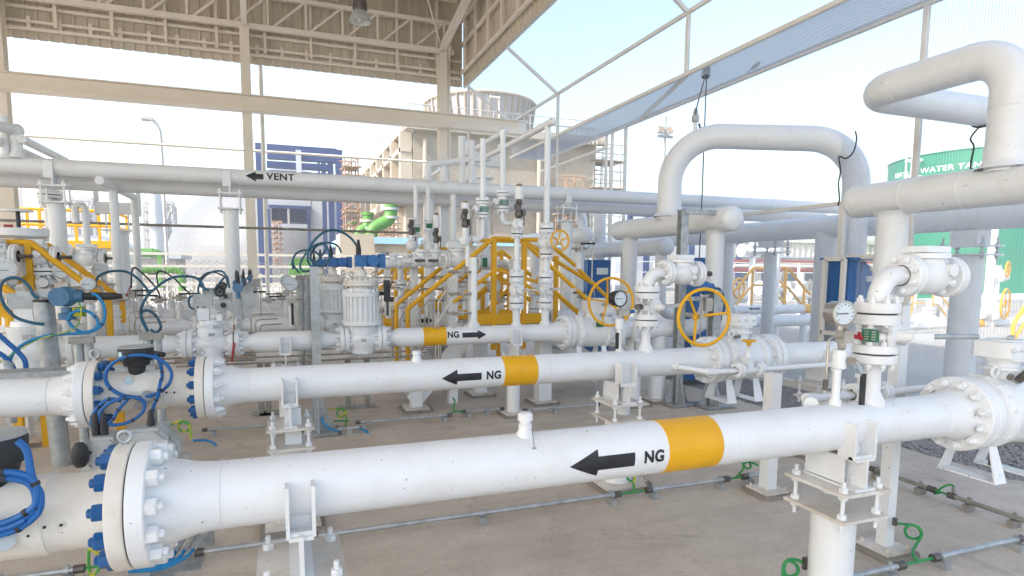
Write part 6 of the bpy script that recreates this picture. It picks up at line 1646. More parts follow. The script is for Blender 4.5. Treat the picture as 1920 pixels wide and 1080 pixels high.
# check valve row
YW = 7.35
def zw(y): return AY(860, y, YW).z
zc = zw(489)
def XW(x): return AY(x, 489, YW).x
t = thing('check_valve', 'large white check valve with bolted flanges in the overhead valve row', 'valve', (XW(860), YW, zc))
mb = MB()
for x_ in (832, 837, 880, 885): mb.flange((XW(x_), YW, zc), X_, .105, .028, 28)
mb.boltring((XW(832)-.002, YW, zc), -X_, .083, 10, .014, .02, .012).boltring((XW(885)+.028, YW, zc), X_, .083, 10, .014, .02, .012); part('flange', mb, 'white', t)
part('body', MB().lathe((XW(840), YW, zc), X_, [(0, .06), (.06, .085), (.14, .095), (.2, .08), (XW(880)-XW(840), .06)], 24).lathe((XW(858), YW, zc), Z_, [(.04, .08), (.115, .08), (.12, .105), (.145, .105), (.15, .07), (.17, .06)], 22).box((XW(856), YW, zc+.19), (.24, .14, .06)), 'white', t)
part('gasket', MB().lathe((XW(832)+.028, YW, zc), X_, [(0, .092), (XW(837)-XW(832)-.028, .092)], 20).lathe((XW(880)+.028, YW, zc), X_, [(0, .092), (XW(885)-XW(880)-.028, .092)], 20), 'gap', t)
t = thing('ball_valve', 'white flanged valve with green plate facing the camera, right in the overhead row', 'valve', (XW(906), YW, zc-.02))
mb = MB()
for x_ in (893, 919, 924.5): mb.flange((XW(x_), YW, zc-.02), X_, .10, .03, 28)
mb.boltring((XW(924.5)+.032, YW, zc-.02), X_, .08, 10, .014, .02, .01).boltring((XW(919), YW, zc-.02), -X_, .08, 10, .014, .02, .01); part('flange', mb, 'white', t)
part('body', MB().lathe((XW(893), YW, zc-.02), X_, [(.03, .07), (.045, .092), (XW(917)-XW(893)-.02, .092), (XW(919)-XW(893), .07)], 24), 'white', t)
part('name_plate', MB().box((XW(905), YW-.095, zc-.02), (.06, .01, .12)), 'grplate', t)
part('end_pipe', MB().cyl((XW(929), YW, zc-.03), (XW(948), YW, zc-.03), .045, n=16), 'white', t)
part('lever', MB().bar((XW(898), YW-.04, zc+.17), (XW(918), YW-.1, zc+.27), .025, .016), 'black', t)
part('lever_stem', MB().lathe((XW(900), YW, zc+.07), Z_, [(0, .04), (.035, .04), (.04, .09), (.055, .09), (.06, .03), (.10, .025)], 18), 'white', t)
t = thing('blind_flange', 'white flanged pipe end facing the camera beside the relief riser', 'flange', (XW(955), YW-.2, zc-.04))
c = V((XW(955), YW-.2, zc-.05))
part('disc', MB().flange(c, -Y_, .10, .035, 28).cyl(c, c-Y_*.032, .085, n=24).cyl(c+Y_*.3, c, .05, n=18), 'white', t); part('flange_bolts', MB().boltring(c-Y_*.035, -Y_, .082, 8, .014, .018, .01), 'white', t)
# smaller valves of the row to the left
for k, (xa_, lab) in enumerate(((715, 'small white flanged valve at the left end of the overhead row'), (738, 'second small white flanged valve of the overhead row'), (764, 'third small white flanged valve of the overhead row'), (790, 'white flanged valve with steel stem, fourth of the overhead row'), (815, 'white flanged valve with steel stem, next to the large check valve'))):
    Yq = 7.8 if k < 3 else 7.45; s_ = .62 if k < 3 else .72
    X = AY(xa_, 490, Yq).x; zz_ = AY(xa_, 494 if k < 3 else 490, Yq).z
    t = thing('flanged_valve', lab, 'valve', (X, Yq, zz_-.1), 'small valves of the overhead row')
    mb = MB()
    for dx in (-.125, -.085, .065, .105): mb.flange((X+dx*s_, Yq, zz_), X_, .11*s_, .024, 20)
    mb.boltring((X-.127*s_, Yq, zz_), -X_, .085*s_, 8, .012, .018, .01).boltring((X+.105*s_+.024, Yq, zz_), X_, .085*s_, 8, .012, .018, .01)
    part('flange', mb, 'white', t)
    part('body', MB().lathe((X-.09*s_, Yq, zz_), X_, [(0, .045), (.05*s_, .085*s_), (.09*s_, .10*s_), (.13*s_, .085*s_), (.18*s_, .045)], 18).lathe((X, Yq, zz_), Z_, [(.04, .08*s_), (.15*s_, .08*s_), (.155*s_, .115*s_), (.2*s_, .115*s_), (.21*s_, .05)], 16).cyl((X-.3*s_, Yq, zz_), (X+.3*s_, Yq, zz_), .034, n=14), 'white', t)
    if k > 2: part('stem_plug', MB().cyl((X-.03, Yq-.06, zz_), (X-.03, Yq-.12, zz_), .016, n=8).cyl((X-.10, Yq-.10, zz_+.01), (X+.02, Yq-.10, zz_+.01), .016, n=8), 'darksteel', t)
# upright posts around the row
for k, (xp, yt, yb, Yq, w_, lab) in enumerate(((776, 500, 640, 7.9, .09, 'slim white post under the overhead valve row, leftmost'), (848, 505, 690, 7.3, .11, 'slim white square post under the large check valve'), (863, 505, 610, 8.3, .13, 'white post under the overhead row behind the standpipe'), (804, 365, 560, 9.25, .17, 'thick white column behind the far green plated pair'), (832, 365, 560, 9.6, .12, 'thick white column left of the second relief valve'), (726, 505, 600, 8.4, .08, 'slim white post behind the nearest regulator head'))):
    q_ = AY(xp, yt, Yq); t = solo('white_post', MB().box((q_.x, Yq, q_.z/2), (w_, w_, q_.z)) if w_ < .15 else MB().cyl((q_.x, Yq, 0), (q_.x, Yq, q_.z), w_/2, n=20), 'white', lab, 'post')
for k, (xp, yt, yb, Yq, r_, lab) in enumerate(((850, 370, 490, 9.0, .045, 'thin white riser dropping from the vent line into a flanged joint'),)):
    a = AY(xp, 365, Yq); b = AY(xp, 500, Yq)
    stack(lab, a.x, Yq, [('flange', AY(xp, 468, Yq).z, AY(xp, 452, Yq).z, .09)], r_, b.z, a.z)
for k, (xp, Yq, ys, lab) in enumerate(((872, 7.9, ((596, 582), (560, 545), (528, 515)), 'white flanged riser stack behind the standpipe, left of the relief riser'), (1000, 8.4, ((585, 572), (552, 540)), 'white flanged riser between the two tall stacks, further back'), (752, 8.3, ((575, 560), (540, 528)), 'white flanged riser behind the rails right of the regulators'))):
    a = AY(xp, 610, Yq); stack(lab, a.x, Yq, [('flange', AY(xp, q0, Yq).z, AY(xp, q1, Yq).z, .085) for q0, q1 in ys], .04, a.z, AY(xp, 500, Yq).z)
# gauge pair at left of posts
for k, (xp, yp, Yq, rr, lab) in enumerate(((545, 533, 8.0, .085, 'round gauge left of the dark conduit pair, front one'), (537, 526, 9.6, .085, 'round gauge behind the one left of the dark conduits'), (9, 507, 7.2, .10, 'round gauge cut by the left picture edge'), (115, 509, 7.6, .075, 'round gauge over the far left valves, beside the white column'), (165, 533, 7.4, .065, 'round gauge under the left stair rail'), (188, 506, 8.6, .08, 'round gauge between the left stair rails'))):
    gauge(lab, AY(xp, yp, Yq), rr, (.1, -1, 0))
    q_ = AY(xp, yp, Yq)
    t = thing('gauge_valve', lab.replace('round gauge', 'steel manifold riser under the gauge'), 'valve', (q_.x, Yq, Z3+R3))
    part('riser_pipe', MB().cyl((q_.x, Yq+.03, Z3), (q_.x, Yq+.03, q_.z-rr*3.2), .035, n=12), 'white', t)
    part('fitting', MB().box((q_.x, Yq, q_.z-rr*2.2), (.12, .07, .09)).cyl((q_.x, Yq+.01, q_.z-rr*3.3), (q_.x, Yq+.01, q_.z-rr*1.2), .02, n=8).cyl((q_.x-.16, Yq, q_.z-rr*2.2), (q_.x+.16, Yq, q_.z-rr*2.2), .012, n=6), 'steel', t)
    if k == 0: part('lever_grip', MB().bar((q_.x+.01, Yq-.08, AY(xp, 568, Yq).z), (q_.x+.01, Yq-.08, AY(xp, 608, Yq).z), .03, .02, (0, 1, 0)), 'rubber', t)
# check valves and risers at left
for k, (xp, yp, Yq, lab) in enumerate(((70, 482, 7.7, 'white check valve on a flanged riser in front of the left stair'), (168, 484, 9.8, 'white elbowed check valve behind the left stair rails'), (-8, 480, 7.5, 'white check valve cut by the left picture edge'))):
    q_ = AY(xp, yp, Yq); s_ = 1.25 if k != 1 else 1.4
    check_valve(lab, q_-X_*.20, q_+X_*.16, s_, Yq)
    xr_ = AY(xp+15, yp, Yq).x
    stack(('flanged white riser under the check valve in front of the left stair', 'flanged white riser under the elbowed check valve', 'flanged white riser at the left picture edge')[k], xr_, Yq, [('flange', q_.z-.42, q_.z-.33, .13), ('valve', q_.z-.33, q_.z-.2, .1), ('flange', q_.z-.19, q_.z-.11, .13)], .055, Z3+.1, q_.z-.03)
# impulse tubing below the third line
for k in range(5):
    yy = 648+10.5*k; Yq = 7.35-.16*k
    a = AY(470+6*k, yy+1, Yq); b = AY(812, yy+.5*k, Yq); b.z = a.z
    t = thing('impulse_tube', ('topmost of the steel tubes running level below the third pipe', 'second of the steel tubes running level below the third pipe', 'third of the steel tubes running level below the third pipe', 'fourth of the steel tubes running level below the third pipe', 'lowest of the steel tubes running level below the third pipe')[k], 'tube', (a.x, Yq, 0))
    part('tube', MB().tube(rounded([(a.x-.8, Yq, a.z), (b.x-.05*k, Yq, a.z), (b.x-.05*k, Yq, a.z+.5)], .08, 4), .011, 8), 'steel', t)
for k, xp in enumerate((488, 502, 536, 652, 688)):
    q_ = AY(xp, 700, 7.4); t = solo('tube_stand', MB().box((q_.x, 7.4, .3), (.06, .05, .6)).box((q_.x, 7.4, .01), (.2, .2, .02)), 'galvd', ('grey stand under the steel tubes, far left one', 'grey stand under the steel tubes, second from left', 'grey stand under the steel tubes behind the plated support', 'grey stand under the steel tubes below the regulator', 'grey stand under the steel tubes right of the regulator')[k], 'stand')
for k in range(2):
    yy = 673+9*k; a = AY(300, yy, 6.9); b = AY(350, yy, 6.9); b2 = AY(480, yy-3, 6.9)
    t = thing('impulse_tube', ('upper steel tube behind the square sensor head', 'lower steel tube behind the square sensor head')[k], 'tube', a); part('tube', MB().tube([a-X_*1.3, V((b2.x, 6.9, a.z))], .011, 8), 'steel', t)
# little yellow posts at lower left
for k, (x_, yt, yb, Yq) in enumerate(((26, 672, 700, 6.6), (79, 675, 700, 6.7), (218, 655, 680, 7.2))):
    q_ = AY(x_, yt, Yq); solo('yellow_post', MB().box((q_.x, Yq, q_.z/2), (.075, .06, q_.z)), 'yellow', ('short yellow post below the far left valve, leftmost', 'short yellow post below the far left valve, by the grey post', 'short yellow post behind the second meter')[k], 'post')
# wide tray with post at left edge
solo('cable_tray', MB().box(AY(60, 700, 5.2), (1.6, .2, .05)), 'galv', 'grey cable tray just above the pipe at the left edge', 'tray')
for xq, w_, lab in ((42, .14, 'white leg and splayed foot under the second line at left'),):
    q_ = AZ(45, 830); leg_stand(lab, q_.x, q_.y, .85, w_, plinth=.5)
q_ = AZ(12, 860); leg_stand('white support leg with wide plate behind the nearest meter', q_.x-.1, q_.y-.4, .84, .12, plinth=.4)
# small drain risers with black handles on the rear lines
def drain(label, xp, yt, yb, Yq, lever=(1, .22), tube=True):
    a, b = AY(xp, yb, Yq), AY(xp, yt, Yq); t = thing('drain_valve', label, 'valve', (a.x, Yq, a.z), 'small handled risers on the rear lines')
    h = b.z-a.z
    part('riser_pipe', MB().lathe((a.x, Yq, a.z-.03), Z_, [(0, .055), (.05, .038), (h*.55, .036), (h*.56, .052), (h*.80, .052), (h*.82, .03), (h, .028)], 14), 'white', t)
    part('valve_block', MB().box((a.x, Yq, b.z+.03), (.085, .075, .10)).cyl((a.x-.10, Yq, b.z+.03), (a.x+.10, Yq, b.z+.03), .018, n=8).bolt((a.x, Yq-.04, b.z+.03), -Y_, .02, .03), 'steel', t)
    s_, L = lever; part('lever_grip', MB().bar((a.x, Yq-.06, b.z+.09), (a.x+s_*L, Yq-.06, b.z+.095), .02, .026), 'black', t)
    if tube: part('sample_tube', MB().tube(rounded([(a.x+.05, Yq, b.z+.03), (a.x+.14, Yq, b.z+.03), (a.x+.14, Yq-.02, b.z+.14), (a.x+.19, Yq-.02, b.z+.14), (a.x+.19, Yq-.02, a.z-.2)], .03, 3), .008, 6), 'steel', t)
    return t
for q in ((219, 568, 612, 8.0, (-1, .2), 'handled riser standing left of the big teal cable bow'), (338, 562, 596, 10.2, (1, .3), 'handled riser under the big teal cable bow'), (300, 566, 600, 9.6, (-1, .25), 'handled riser between the cable peaks'), (462, 560, 590, 9.0, (1, .26), 'handled riser right of the bolted cradle column'), (505, 566, 590, 10.4, (1, .3), 'handled riser left of the two round gauges'), (530, 560, 584, 12.3, (-1, .3), 'handled riser behind the two round gauges'), (250, 556, 590, 10.4, (1, .3), 'handled riser below the first cable peak'), (160, 560, 600, 7.9, (-1, .25), 'handled riser under the blue transmitter cable'), (416, 548, 580, 12.3, (1, .35), 'handled riser beside the bunched teal cables'), (842, 560, 600, 8.4, (1, .2), 'handled riser among the steel impulse tubes'), (940, 565, 598, 8.4, (1, .25), 'handled riser behind the small round gauge'), (1092, 560, 600, 8.4, (-1, .2), 'handled riser behind the spoked wheel of the third line'), (1085, 470, 500, 7.2, (1, .2), 'handled riser beside the blue control cabinet')):
    drain('white '+q[5], *q[:5])
for k, (xp, y0_, y1_, Yq, lab) in enumerate(((700, 520, 640, 7.2, 'bundle of steel tubes dropping right of the nearest regulator'), (835, 520, 650, 7.3, 'bundle of steel tubes dropping behind the third yellow band'), (470, 590, 660, 7.4, 'bundle of steel tubes dropping right of the nearest plug valve'), (240, 585, 660, 7.3, 'bundle of steel tubes dropping behind the left pipe'))):
    a = AY(xp, y0_, Yq); b = AY(xp, y1_, Yq); t = thing('tube_bundle', lab, 'tube', (a.x, Yq, max(b.z, .3)))
    for i in range(3): part('tube', MB().tube(rounded([(a.x+.25+.04*i, Yq+.1, a.z-.06*i), (a.x+.045*i, Yq, a.z-.06*i), (a.x+.045*i, Yq, max(b.z, .3)), (a.x-.4, Yq, max(b.z, .3)-.04*i)], .05, 3), .009, 6), 'steel', t)
    part('clip', MB().box((a.x+.045, Yq+.015, (a.z+max(b.z, .3))/2), (.15, .02, .03)), 'galv', t)

# ================================================================ BACKGROUND
# pale fence behind the skid
t = thing('pipe_fence', 'long pale horizontal rail fence behind the regulator lines', 'fence', (0, 19, 0))
YQ = 19.5
xa, xb = AY(180, 520, YQ).x, AY(1010, 520, YQ).x
for yy in (478, 500, 518, 533, 547, 560):
    zz_ = AY(500, yy, YQ).z; part('rail', MB().bar((xa, YQ, zz_), (xb, YQ, zz_), .06, .07), 'offwhite', t)
mb = MB()
n = 22
for k in range(n+1): part('fence_post', MB().box((xa+(xb-xa)*k/n, YQ+.06, .75), (.07, .05, 1.5)), 'offwhite', t)
t = thing('chainlink_fence', 'grey wire fence with green ground beyond, behind the pale rails', 'fence', (0, 23, 0))
part('wire_panel', expanded((AY(150, 540, 23).x, 23, .1), (17, 0, 0), (0, 0, 1.9), .22, .2, .022), 'hazy', t)
for k in range(8): part('fence_post', MB().box((AY(150, 540, 23).x+k*2.4, 23.05, 1.0), (.07, .07, 2.0)), 'hazy', t)
# dome
Yd = 88
c = AY(545, 480, Yd); rad = c.x - AY(306, 500, Yd).x; ht = AY(520, 318, Yd).z
mb = MB().lathe((c.x, Yd, 0), Z_, [(ht*math.sin(a), rad*math.cos(a) if k < 16 else 0) for k, a in enumerate([math.pi/2*k/16 for k in range(17)])], 64, cap=False)
M['domes'] = mat('pale_dome_shell', (.16, .165, .175), .5, col2=(.135, .14, .15), scale=.25)
def brick_lines(m, sx, sy, amt):
    n = m.node_tree; p = n.nodes['Principled BSDF']; tc = n.nodes.new('ShaderNodeTexCoord'); b = n.nodes.new('ShaderNodeTexBrick')
    b.inputs['Scale'].default_value = 1; b.inputs['Brick Width'].default_value = sx; b.inputs['Row Height'].default_value = sy; b.inputs['Mortar Size'].default_value = amt
    b.offset = .5; mp = n.nodes.new('ShaderNodeMapping'); mp.inputs['Rotation'].default_value = (math.pi/2, 0, 0)
    n.links.new(tc.outputs['Object'], mp.inputs[0]); n.links.new(mp.outputs[0], b.inputs['Vector'])
    bp = n.nodes.new('ShaderNodeBump'); bp.inputs['Strength'].default_value = .6; bp.inputs['Distance'].default_value = .06; n.links.new(b.outputs['Fac'], bp.inputs['Height']); bp.invert = True
    n.links.new(bp.outputs[0], p.inputs['Normal'])
brick_lines(M['domes'], 2.4, .8, .05)
t = thing('storage_dome', 'huge pale panelled storage dome behind the blue portal', 'dome', (c.x, Yd, 0)); part('shell', mb, 'domes', t)
# blue portal
Yp = 55
t = thing('blue_portal', 'tall blue steel portal frame in front of the pale dome', 'portal', AY(565, 500, Yp))
def pq(x, y, Yq=Yp): return AY(x, y, Yq)
def slab(o, xa_, xb_, yt, yb, Yq, dp, mt, name, ground=False):
    xm = (xa_+xb_)/2; a = pq(xm, yt, Yq); b = pq(xm, yb, Yq); zb = 0 if ground else b.z
    xl, xr = pq(xa_, (yt+yb)/2, Yq).x, pq(xb_, (yt+yb)/2, Yq).x
    return part(name, MB().box(((xl+xr)/2, Yq+dp/2, (a.z+zb)/2), (xr-xl, dp, a.z-zb)), mt, o)
slab(t, 482, 500, 268, 500, Yp, 1.0, 'portal', 'leg', True)
slab(t, 632, 644, 281, 500, Yp, 1.0, 'portal', 'leg', True)
for k, (xa_, xb_) in enumerate(((617, 627), (605, 613), (598, 602))): slab(t, xa_, xb_, 292, 500, Yp+4+4*k, .8, 'portal', 'leg', True)
for k, (y0_, y1_) in enumerate(((274, 300), (303, 314), (318, 330))): slab(t, 500.5 if k == 0 else 496+4*k, 631.5-8*k, y0_+2*k, y1_+2*k, Yp+.02+4*k, .9, 'portal', 'cross_beam')
slab(t, 483, 500, 326, 345, Yp+9, .6, 'portal', 'cross_beam')
# inner conveyor house
t2 = thing('conveyor_house', 'pale sheeted building with blue rimmed doorway inside the portal', 'building', pq(550, 500, 66))
for xa_, xb_, y0_, y1_ in ((500, 503, 360, 500), (584, 620, 345, 500), (503, 584, 330, 385)):
    slab(t2, xa_, xb_, y0_, y1_, 66, 3, 'dome', 'wall', y1_ == 500)
slab(t2, 503, 584, 385, 391, 65.6, .3, 'portal', 'door_rim'); slab(t2, 503, 509, 391.2, 500, 65.6, .3, 'portal', 'door_rim', True); slab(t2, 577, 584, 391.2, 500, 65.6, .3, 'portal', 'door_rim', True)
slab(t2, 509, 577, 391, 416, 69, 3, 'portal', 'inner_panel'); slab(t2, 509, 577, 420, 500, 74, 1, 'dome', 'inner_wall', True)
slab(t2, 539, 543, 391.5, 422, 65.4, .2, 'hazy', 'ladder')
slab(t2, 555, 565, 281, 326, Yp-.3, .25, 'dome', 'cable_duct')
t3 = thing('scaffold_tower', 'thin rusty scaffold ladder standing in the blue rimmed doorway', 'scaffold', pq(520, 500, 64))
def scaffold(t, xa_, xb_, y0_, y1_, Yq, nx, ny, r_, mt, dp=1.6, boards=()):
    a = pq(xa_, y0_, Yq); b = pq(xb_, y1_, Yq)
    for k in range(nx+1):
        x = a.x+(b.x-a.x)*k/nx
        for dy in (0, dp): part('standard', MB().cyl((x, Yq+dy, max(b.z, 0)), (x, Yq+dy, a.z), r_, n=6), mt, t)
    for j in range(ny+1):
        z_ = max(b.z, .3)+(a.z-max(b.z, .3))*j/ny
        for dy in (0, dp): part('ledger', MB().cyl((a.x-.25, Yq+dy+.06, z_), (b.x+.25, Yq+dy+.06, z_), r_, n=6), mt, t)
        if j < ny: part('brace', MB().cyl((a.x, Yq-.06, z_), (b.x, Yq-.06, z_+(a.z-max(b.z, .3))/ny), r_*.8, n=6), mt, t)
    for yb_ in boards:
        z_ = pq(xa_, yb_, Yq).z; part('deck', MB().box(((a.x+b.x)/2, Yq+dp/2, z_), (abs(b.x-a.x)*1.25, dp+.6, .08)), 'board', t)
scaffold(t3, 513, 527, 415, 498, 62, 2, 8, .06, 'scaff')
t = thing('scaffold_tower', 'rusty scaffold tower between the blue portal and the concrete cooling tower', 'scaffold', pq(660, 480, 46)); scaffold(t, 646, 674, 295, 470, 46, 2, 11, .055, 'scaff', boards=(312, 396, 330))
t = thing('scaffold_tower', 'grey scaffold tower with plank decks right of the cooling tower', 'scaffold', pq(1135, 400, 40)); scaffold(t, 1114, 1160, 268, 470, 40, 3, 12, .045, 'hazy', boards=(300, 352))
t = thing('scaffold_tower', 'red scaffold beside the green elbow ducts under the cooling tower', 'scaffold', pq(732, 450, 38)); scaffold(t, 718, 746, 408, 460, 38, 4, 5, .035, 'scaff')
# cooling tower block
Yt = 40
ct = thing('cooling_tower', 'concrete cooling tower block with a ribbed round fan stack on top', 'tower', AY(900, 480, Yt))
xl_, xr_ = AY(775, 243, Yt).x, AY(1118, 260, Yt).x
ztop = AY(775, 245, Yt).z
zlow = AY(775, 372, Yt).z
dp = 26
part('basin_block', MB().box(((xl_+xr_)/2, Yt+dp/2, (ztop+zlow)/2), (xr_-xl_, dp, ztop-zlow)), 'conc', ct)
part('lower_wall', MB().box(((AY(765, 400, Yt).x+xr_)/2, Yt+dp/2+.3, zlow/2-.02), (xr_-AY(765, 400, Yt).x, dp-.8, zlow-.06)), 'conc', ct)
part('parapet', MB().box(((xl_+xr_)/2, Yt-.35, ztop+.25), (xr_-xl_+1.2, .7, .5)), 'concl', ct)
part('parapet', MB().box((xl_-.35, Yt+dp/2+.2, ztop+.25), (.65, dp, .5)), 'concl', ct)
for k in range(8): part('buttress', MB().box((xl_-.45, Yt+.4+k*3.4, (ztop+zlow)/2-.02), (.8, .5, ztop-zlow-.06)), 'concl', ct)
part('ledge', MB().box((xl_-.5, Yt+dp/2, ztop-1.2), (.7, dp-.1, .3)), 'concl', ct); part('ledge', MB().box((xl_-.6, Yt+dp/2, zlow-.1), (1.2, dp-.2, .5)), 'concl', ct)
for k in range(4): part('pier', MB().box((xl_-.35, Yt+2+k*7.5, zlow/2-.2), (.9, .7, zlow-.5)), 'concl', ct)
Rc = (AY(996, 200, Yt+9).x-AY(798, 200, Yt+9).x)/2*.99; cxs = (AY(996, 200, Yt+9).x+AY(798, 200, Yt+9).x)/2
ztc = AY(897, 172, Yt+9-Rc*.8).z; zbc = ztop
part('fan_stack', MB().lathe((cxs, Yt+9, zbc), Z_, [(0, Rc*.86), ((ztc-zbc)*.5, Rc*.90), (ztc-zbc, Rc), (ztc-zbc, Rc*.96), (0, Rc*.82)], 56, cap=False), 'hazy', ct)
fr = MB()
for k in range(44):
    a = 2*math.pi*k/44; d = V((math.cos(a), math.sin(a), 0))
    fr.bar(V((cxs, Yt+9, zbc))+d*Rc*.875, V((cxs, Yt+9, ztc-.05))+d*Rc*1.005, .10, .16, d)
part('stack_ribs', fr, 'conc', ct)
for zz_, f_ in ((.5, .915), (.97, 1.01), (.05, .885)): part('stack_ring', MB().torus((cxs, Yt+9, zbc+(ztc-zbc)*zz_), Z_, Rc*f_, .11, 56, 6), 'concl', ct)
hr = thing('roof_railing', 'thin guard rail along the top edges of the cooling tower block', 'railing', (xl_, Yt, ztop+.5))
for dz in (.55, 1.1):
    part('rail', MB().cyl((xl_-.4, Yt-.4, ztop+.5+dz), (xl_-.4, Yt+dp, ztop+.5+dz), .035, n=6), 'hazy', hr); part('rail', MB().cyl((xl_-.4, Yt-.4, ztop+.5+dz), (xr_, Yt-.4, ztop+.5+dz), .035, n=6), 'hazy', hr)
mb = MB()
for k in range(20): mb.cyl((xl_-.4, Yt-.4+k*dp/20, ztop+.5), (xl_-.4, Yt-.4+k*dp/20, ztop+1.6), .03, n=6)
for k in range(16): x = xl_+(xr_-xl_)*k/15; mb.cyl((x, Yt-.4, ztop+.5), (x, Yt-.4, ztop+1.6), .03, n=6)
part('balusters', mb, 'hazy', hr)
cgr = thing('platform_cage', 'small railed platform at the right end of the cooling tower roof', 'railing', (AY(1095, 245, Yt-1).x, Yt-1, ztop))
a = AY(1082, 268, Yt-1); b = AY(1120, 242, Yt-1); mb = MB()
for k in range(6):
    x = a.x+(b.x-a.x)*k/5; part('post', MB().cyl((x, Yt-1, a.z), (x, Yt-1, b.z), .04, n=6), 'hazy', cgr)
for z_ in (b.z, (a.z+b.z)/2): part('rail', MB().cyl((a.x-2, Yt-1, z_), (b.x, Yt-1, z_), .04, n=6), 'hazy', cgr)
# green elbow ducts
for k, (xp, yt, xe_, ye_, Yq, r_, lab) in enumerate(((733, 372, 690, 452, 36.5, .37, 'thick green elbow duct under the cooling tower, nearest'), (690, 398, 668, 452, 45, .36, 'green elbow duct under the cooling tower, second'), (662, 415, 650, 460, 53, .36, 'green elbow duct under the cooling tower, farthest'))):
    p = AY(xp, yt, Yq); p2 = AY(xp, 410 if k == 0 else 425, Yq); e = AY(xe_, ye_-6, Yq)
    t = thing('green_duct', lab, 'duct', (e.x, Yq, 0))
    part('duct', MB().tube(rounded([p, (p.x, Yq, p2.z), (e.x+.2, Yq, e.z+.5), (e.x, Yq, 0)], .7, 6), r_, 22), 'greend', t)
    for q in (0, .5, 1.0): part('collar', MB().cyl((p.x, Yq, p.z-.2-q), (p.x, Yq, p.z-.05-q), r_*1.25, n=22), 'hazy' if q else 'greend', t)
t = thing('scaffold_tower', 'grey scaffold against the shaded right end of the cooling tower wall', 'scaffold', pq(1075, 400, 38)); scaffold(t, 1062, 1092, 330, 470, 38, 2, 7, .04, 'scaff', boards=(352, 398))
t = thing('drain_pipes', 'pair of pale pipes running down the cooling tower front wall', 'pipe', pq(800, 480, Yt-.4))
for xp in (797, 1012): q_ = AY(xp, 262, Yt-.3); part('pipe', MB().cyl((q_.x, Yt-.3, 0), (q_.x, Yt-.3, q_.z), .16, n=12), 'concl', t)
# cream service building
Yb_ = 27
sb = thing('service_building', 'low cream service building with pale blue roof edge and doorways', 'building', AY(860, 520, Yb_))
xa, xb = AY(652, 480, Yb_).x, AY(1095, 480, Yb_).x; zr_ = AY(700, 457, Yb_).z
part('wall', MB().box(((xa+xb)/2, Yb_+3, zr_/2), (xb-xa, 6, zr_)), 'concl', sb)
part('roof_edge', MB().box(((xa+xb)/2, Yb_+3, zr_+.14), (xb-xa+.4, 6.4, .28)), 'skyblue', sb)
for x_ in (690, 745, 802):
    q_ = AY(x_, 490, Yb_); part('doorway', MB().box((q_.x, Yb_-.02, 1.05), (1.0, .06, 2.1)), 'board', sb); part('canopy', MB().box((q_.x, Yb_-.5, 2.3), (1.7, 1.0, .1)), 'concl', sb)
part('annex', MB().box((AY(667, 500, Yb_-2.4).x, Yb_-2.3, 1.5), (1.3, 1.5, 3.0)), 'concl', sb)
# ducts and plant at left
for k, (x0_, x1_, yy, Yq, r_, lab) in enumerate(((232, 303, 474, 55, .36, 'thick green duct lying left of the storage dome'), (180, 340, 505, 34, .18, 'thin green pipe along the ground left of the dome'))):
    a, b = AY(x0_, yy, Yq), AY(x1_, yy, Yq); b.z = a.z
    t = thing('green_duct', lab, 'duct', (b.x, Yq, 0)); part('duct', MB().tube(rounded([a, b, (b.x, Yq, 0)], r_*1.5, 6), r_, 20), 'greend', t)
    part('collar', MB().cyl(b-X_*r_*2, b-X_*r_*1.7, r_*1.15, n=20), 'greend', t)
t = thing('green_machine', 'green box shaped machine behind the pale fence by the cable rings', 'machine', AY(575, 520, 30)); q_ = AY(580, 500, 30)
part('hood', MB().prism([(-.7, 0), (.7, 0), (.7, .8), (.4, 1.0), (-.5, 1.0), (-.7, .75)], (q_.x-.2, 30, 1.1), X_, Z_, (0, 2, 0)), 'greend', t); part('skid', MB().box((q_.x-.2, 31, .53), (1.5, 2.0, 1.1)), 'hazy', t)
t = thing('long_shed', 'long low grey shed far left behind the fence', 'building', AY(260, 500, 60))
a, b = AY(175, 484, 60), AY(330, 500, 60); part('wall', MB().box(((a.x+b.x)/2, 63, a.z/2), (b.x-a.x, 6, a.z)), 'hazy', t); part('roof', MB().box(((a.x+b.x)/2, 63, a.z+.2), (b.x-a.x+1, 7, .35)), 'dome', t)
for k in range(8): part('window', MB().box((a.x+1.5+k*(b.x-a.x-3)/7, 59.97, a.z*.55), (1.2, .08, 1.0)), 'window', t)
# far boiler structures
for k, (xa_, xb_, yt, Yq, lab) in enumerate(((268, 330, 378, 120, 'far open boiler structure with roof beside a slender chimney'), (128, 182, 372, 110, 'far boiler block with flat roof above the yellow platform'), (36, 72, 350, 90, 'far dark plant structure between the left columns'))):
    t = thing('boiler_structure', lab, 'building', AY((xa_+xb_)/2, 500, Yq)); a, b = AY(xa_, yt, Yq), AY(xb_, 500, Yq); wd = b.x-a.x
    part('core', MB().box(((a.x+b.x)/2+wd*.08, Yq+wd*.3, a.z*.45), (wd*.55, wd*.4, a.z*.9)), 'hazy', t)
    part('roof', MB().box(((a.x+b.x)/2, Yq+wd*.3, a.z), (wd*.95, wd*.7, .6)), 'hazy', t)
    for i in range(5):
        x = a.x+wd*i/4
        for dy in (0, wd*.6): part('column', MB().box((x, Yq+dy, a.z*.5-.2), (.35, .35, a.z-.4)), 'hazy', t)
    for j in range(1, 8): part('floor', MB().box(((a.x+b.x)/2, Yq+wd*.3, a.z*j/8), (wd*1.06, wd*.65, .22)), 'hazy', t)
    for i in range(4): part('brace', MB().bar((a.x+wd*i/4, Yq-.3, a.z*.25*i), (a.x+wd*(i+1)/4, Yq-.3, a.z*.25*(i+1)), .25, .25), 'hazy', t)
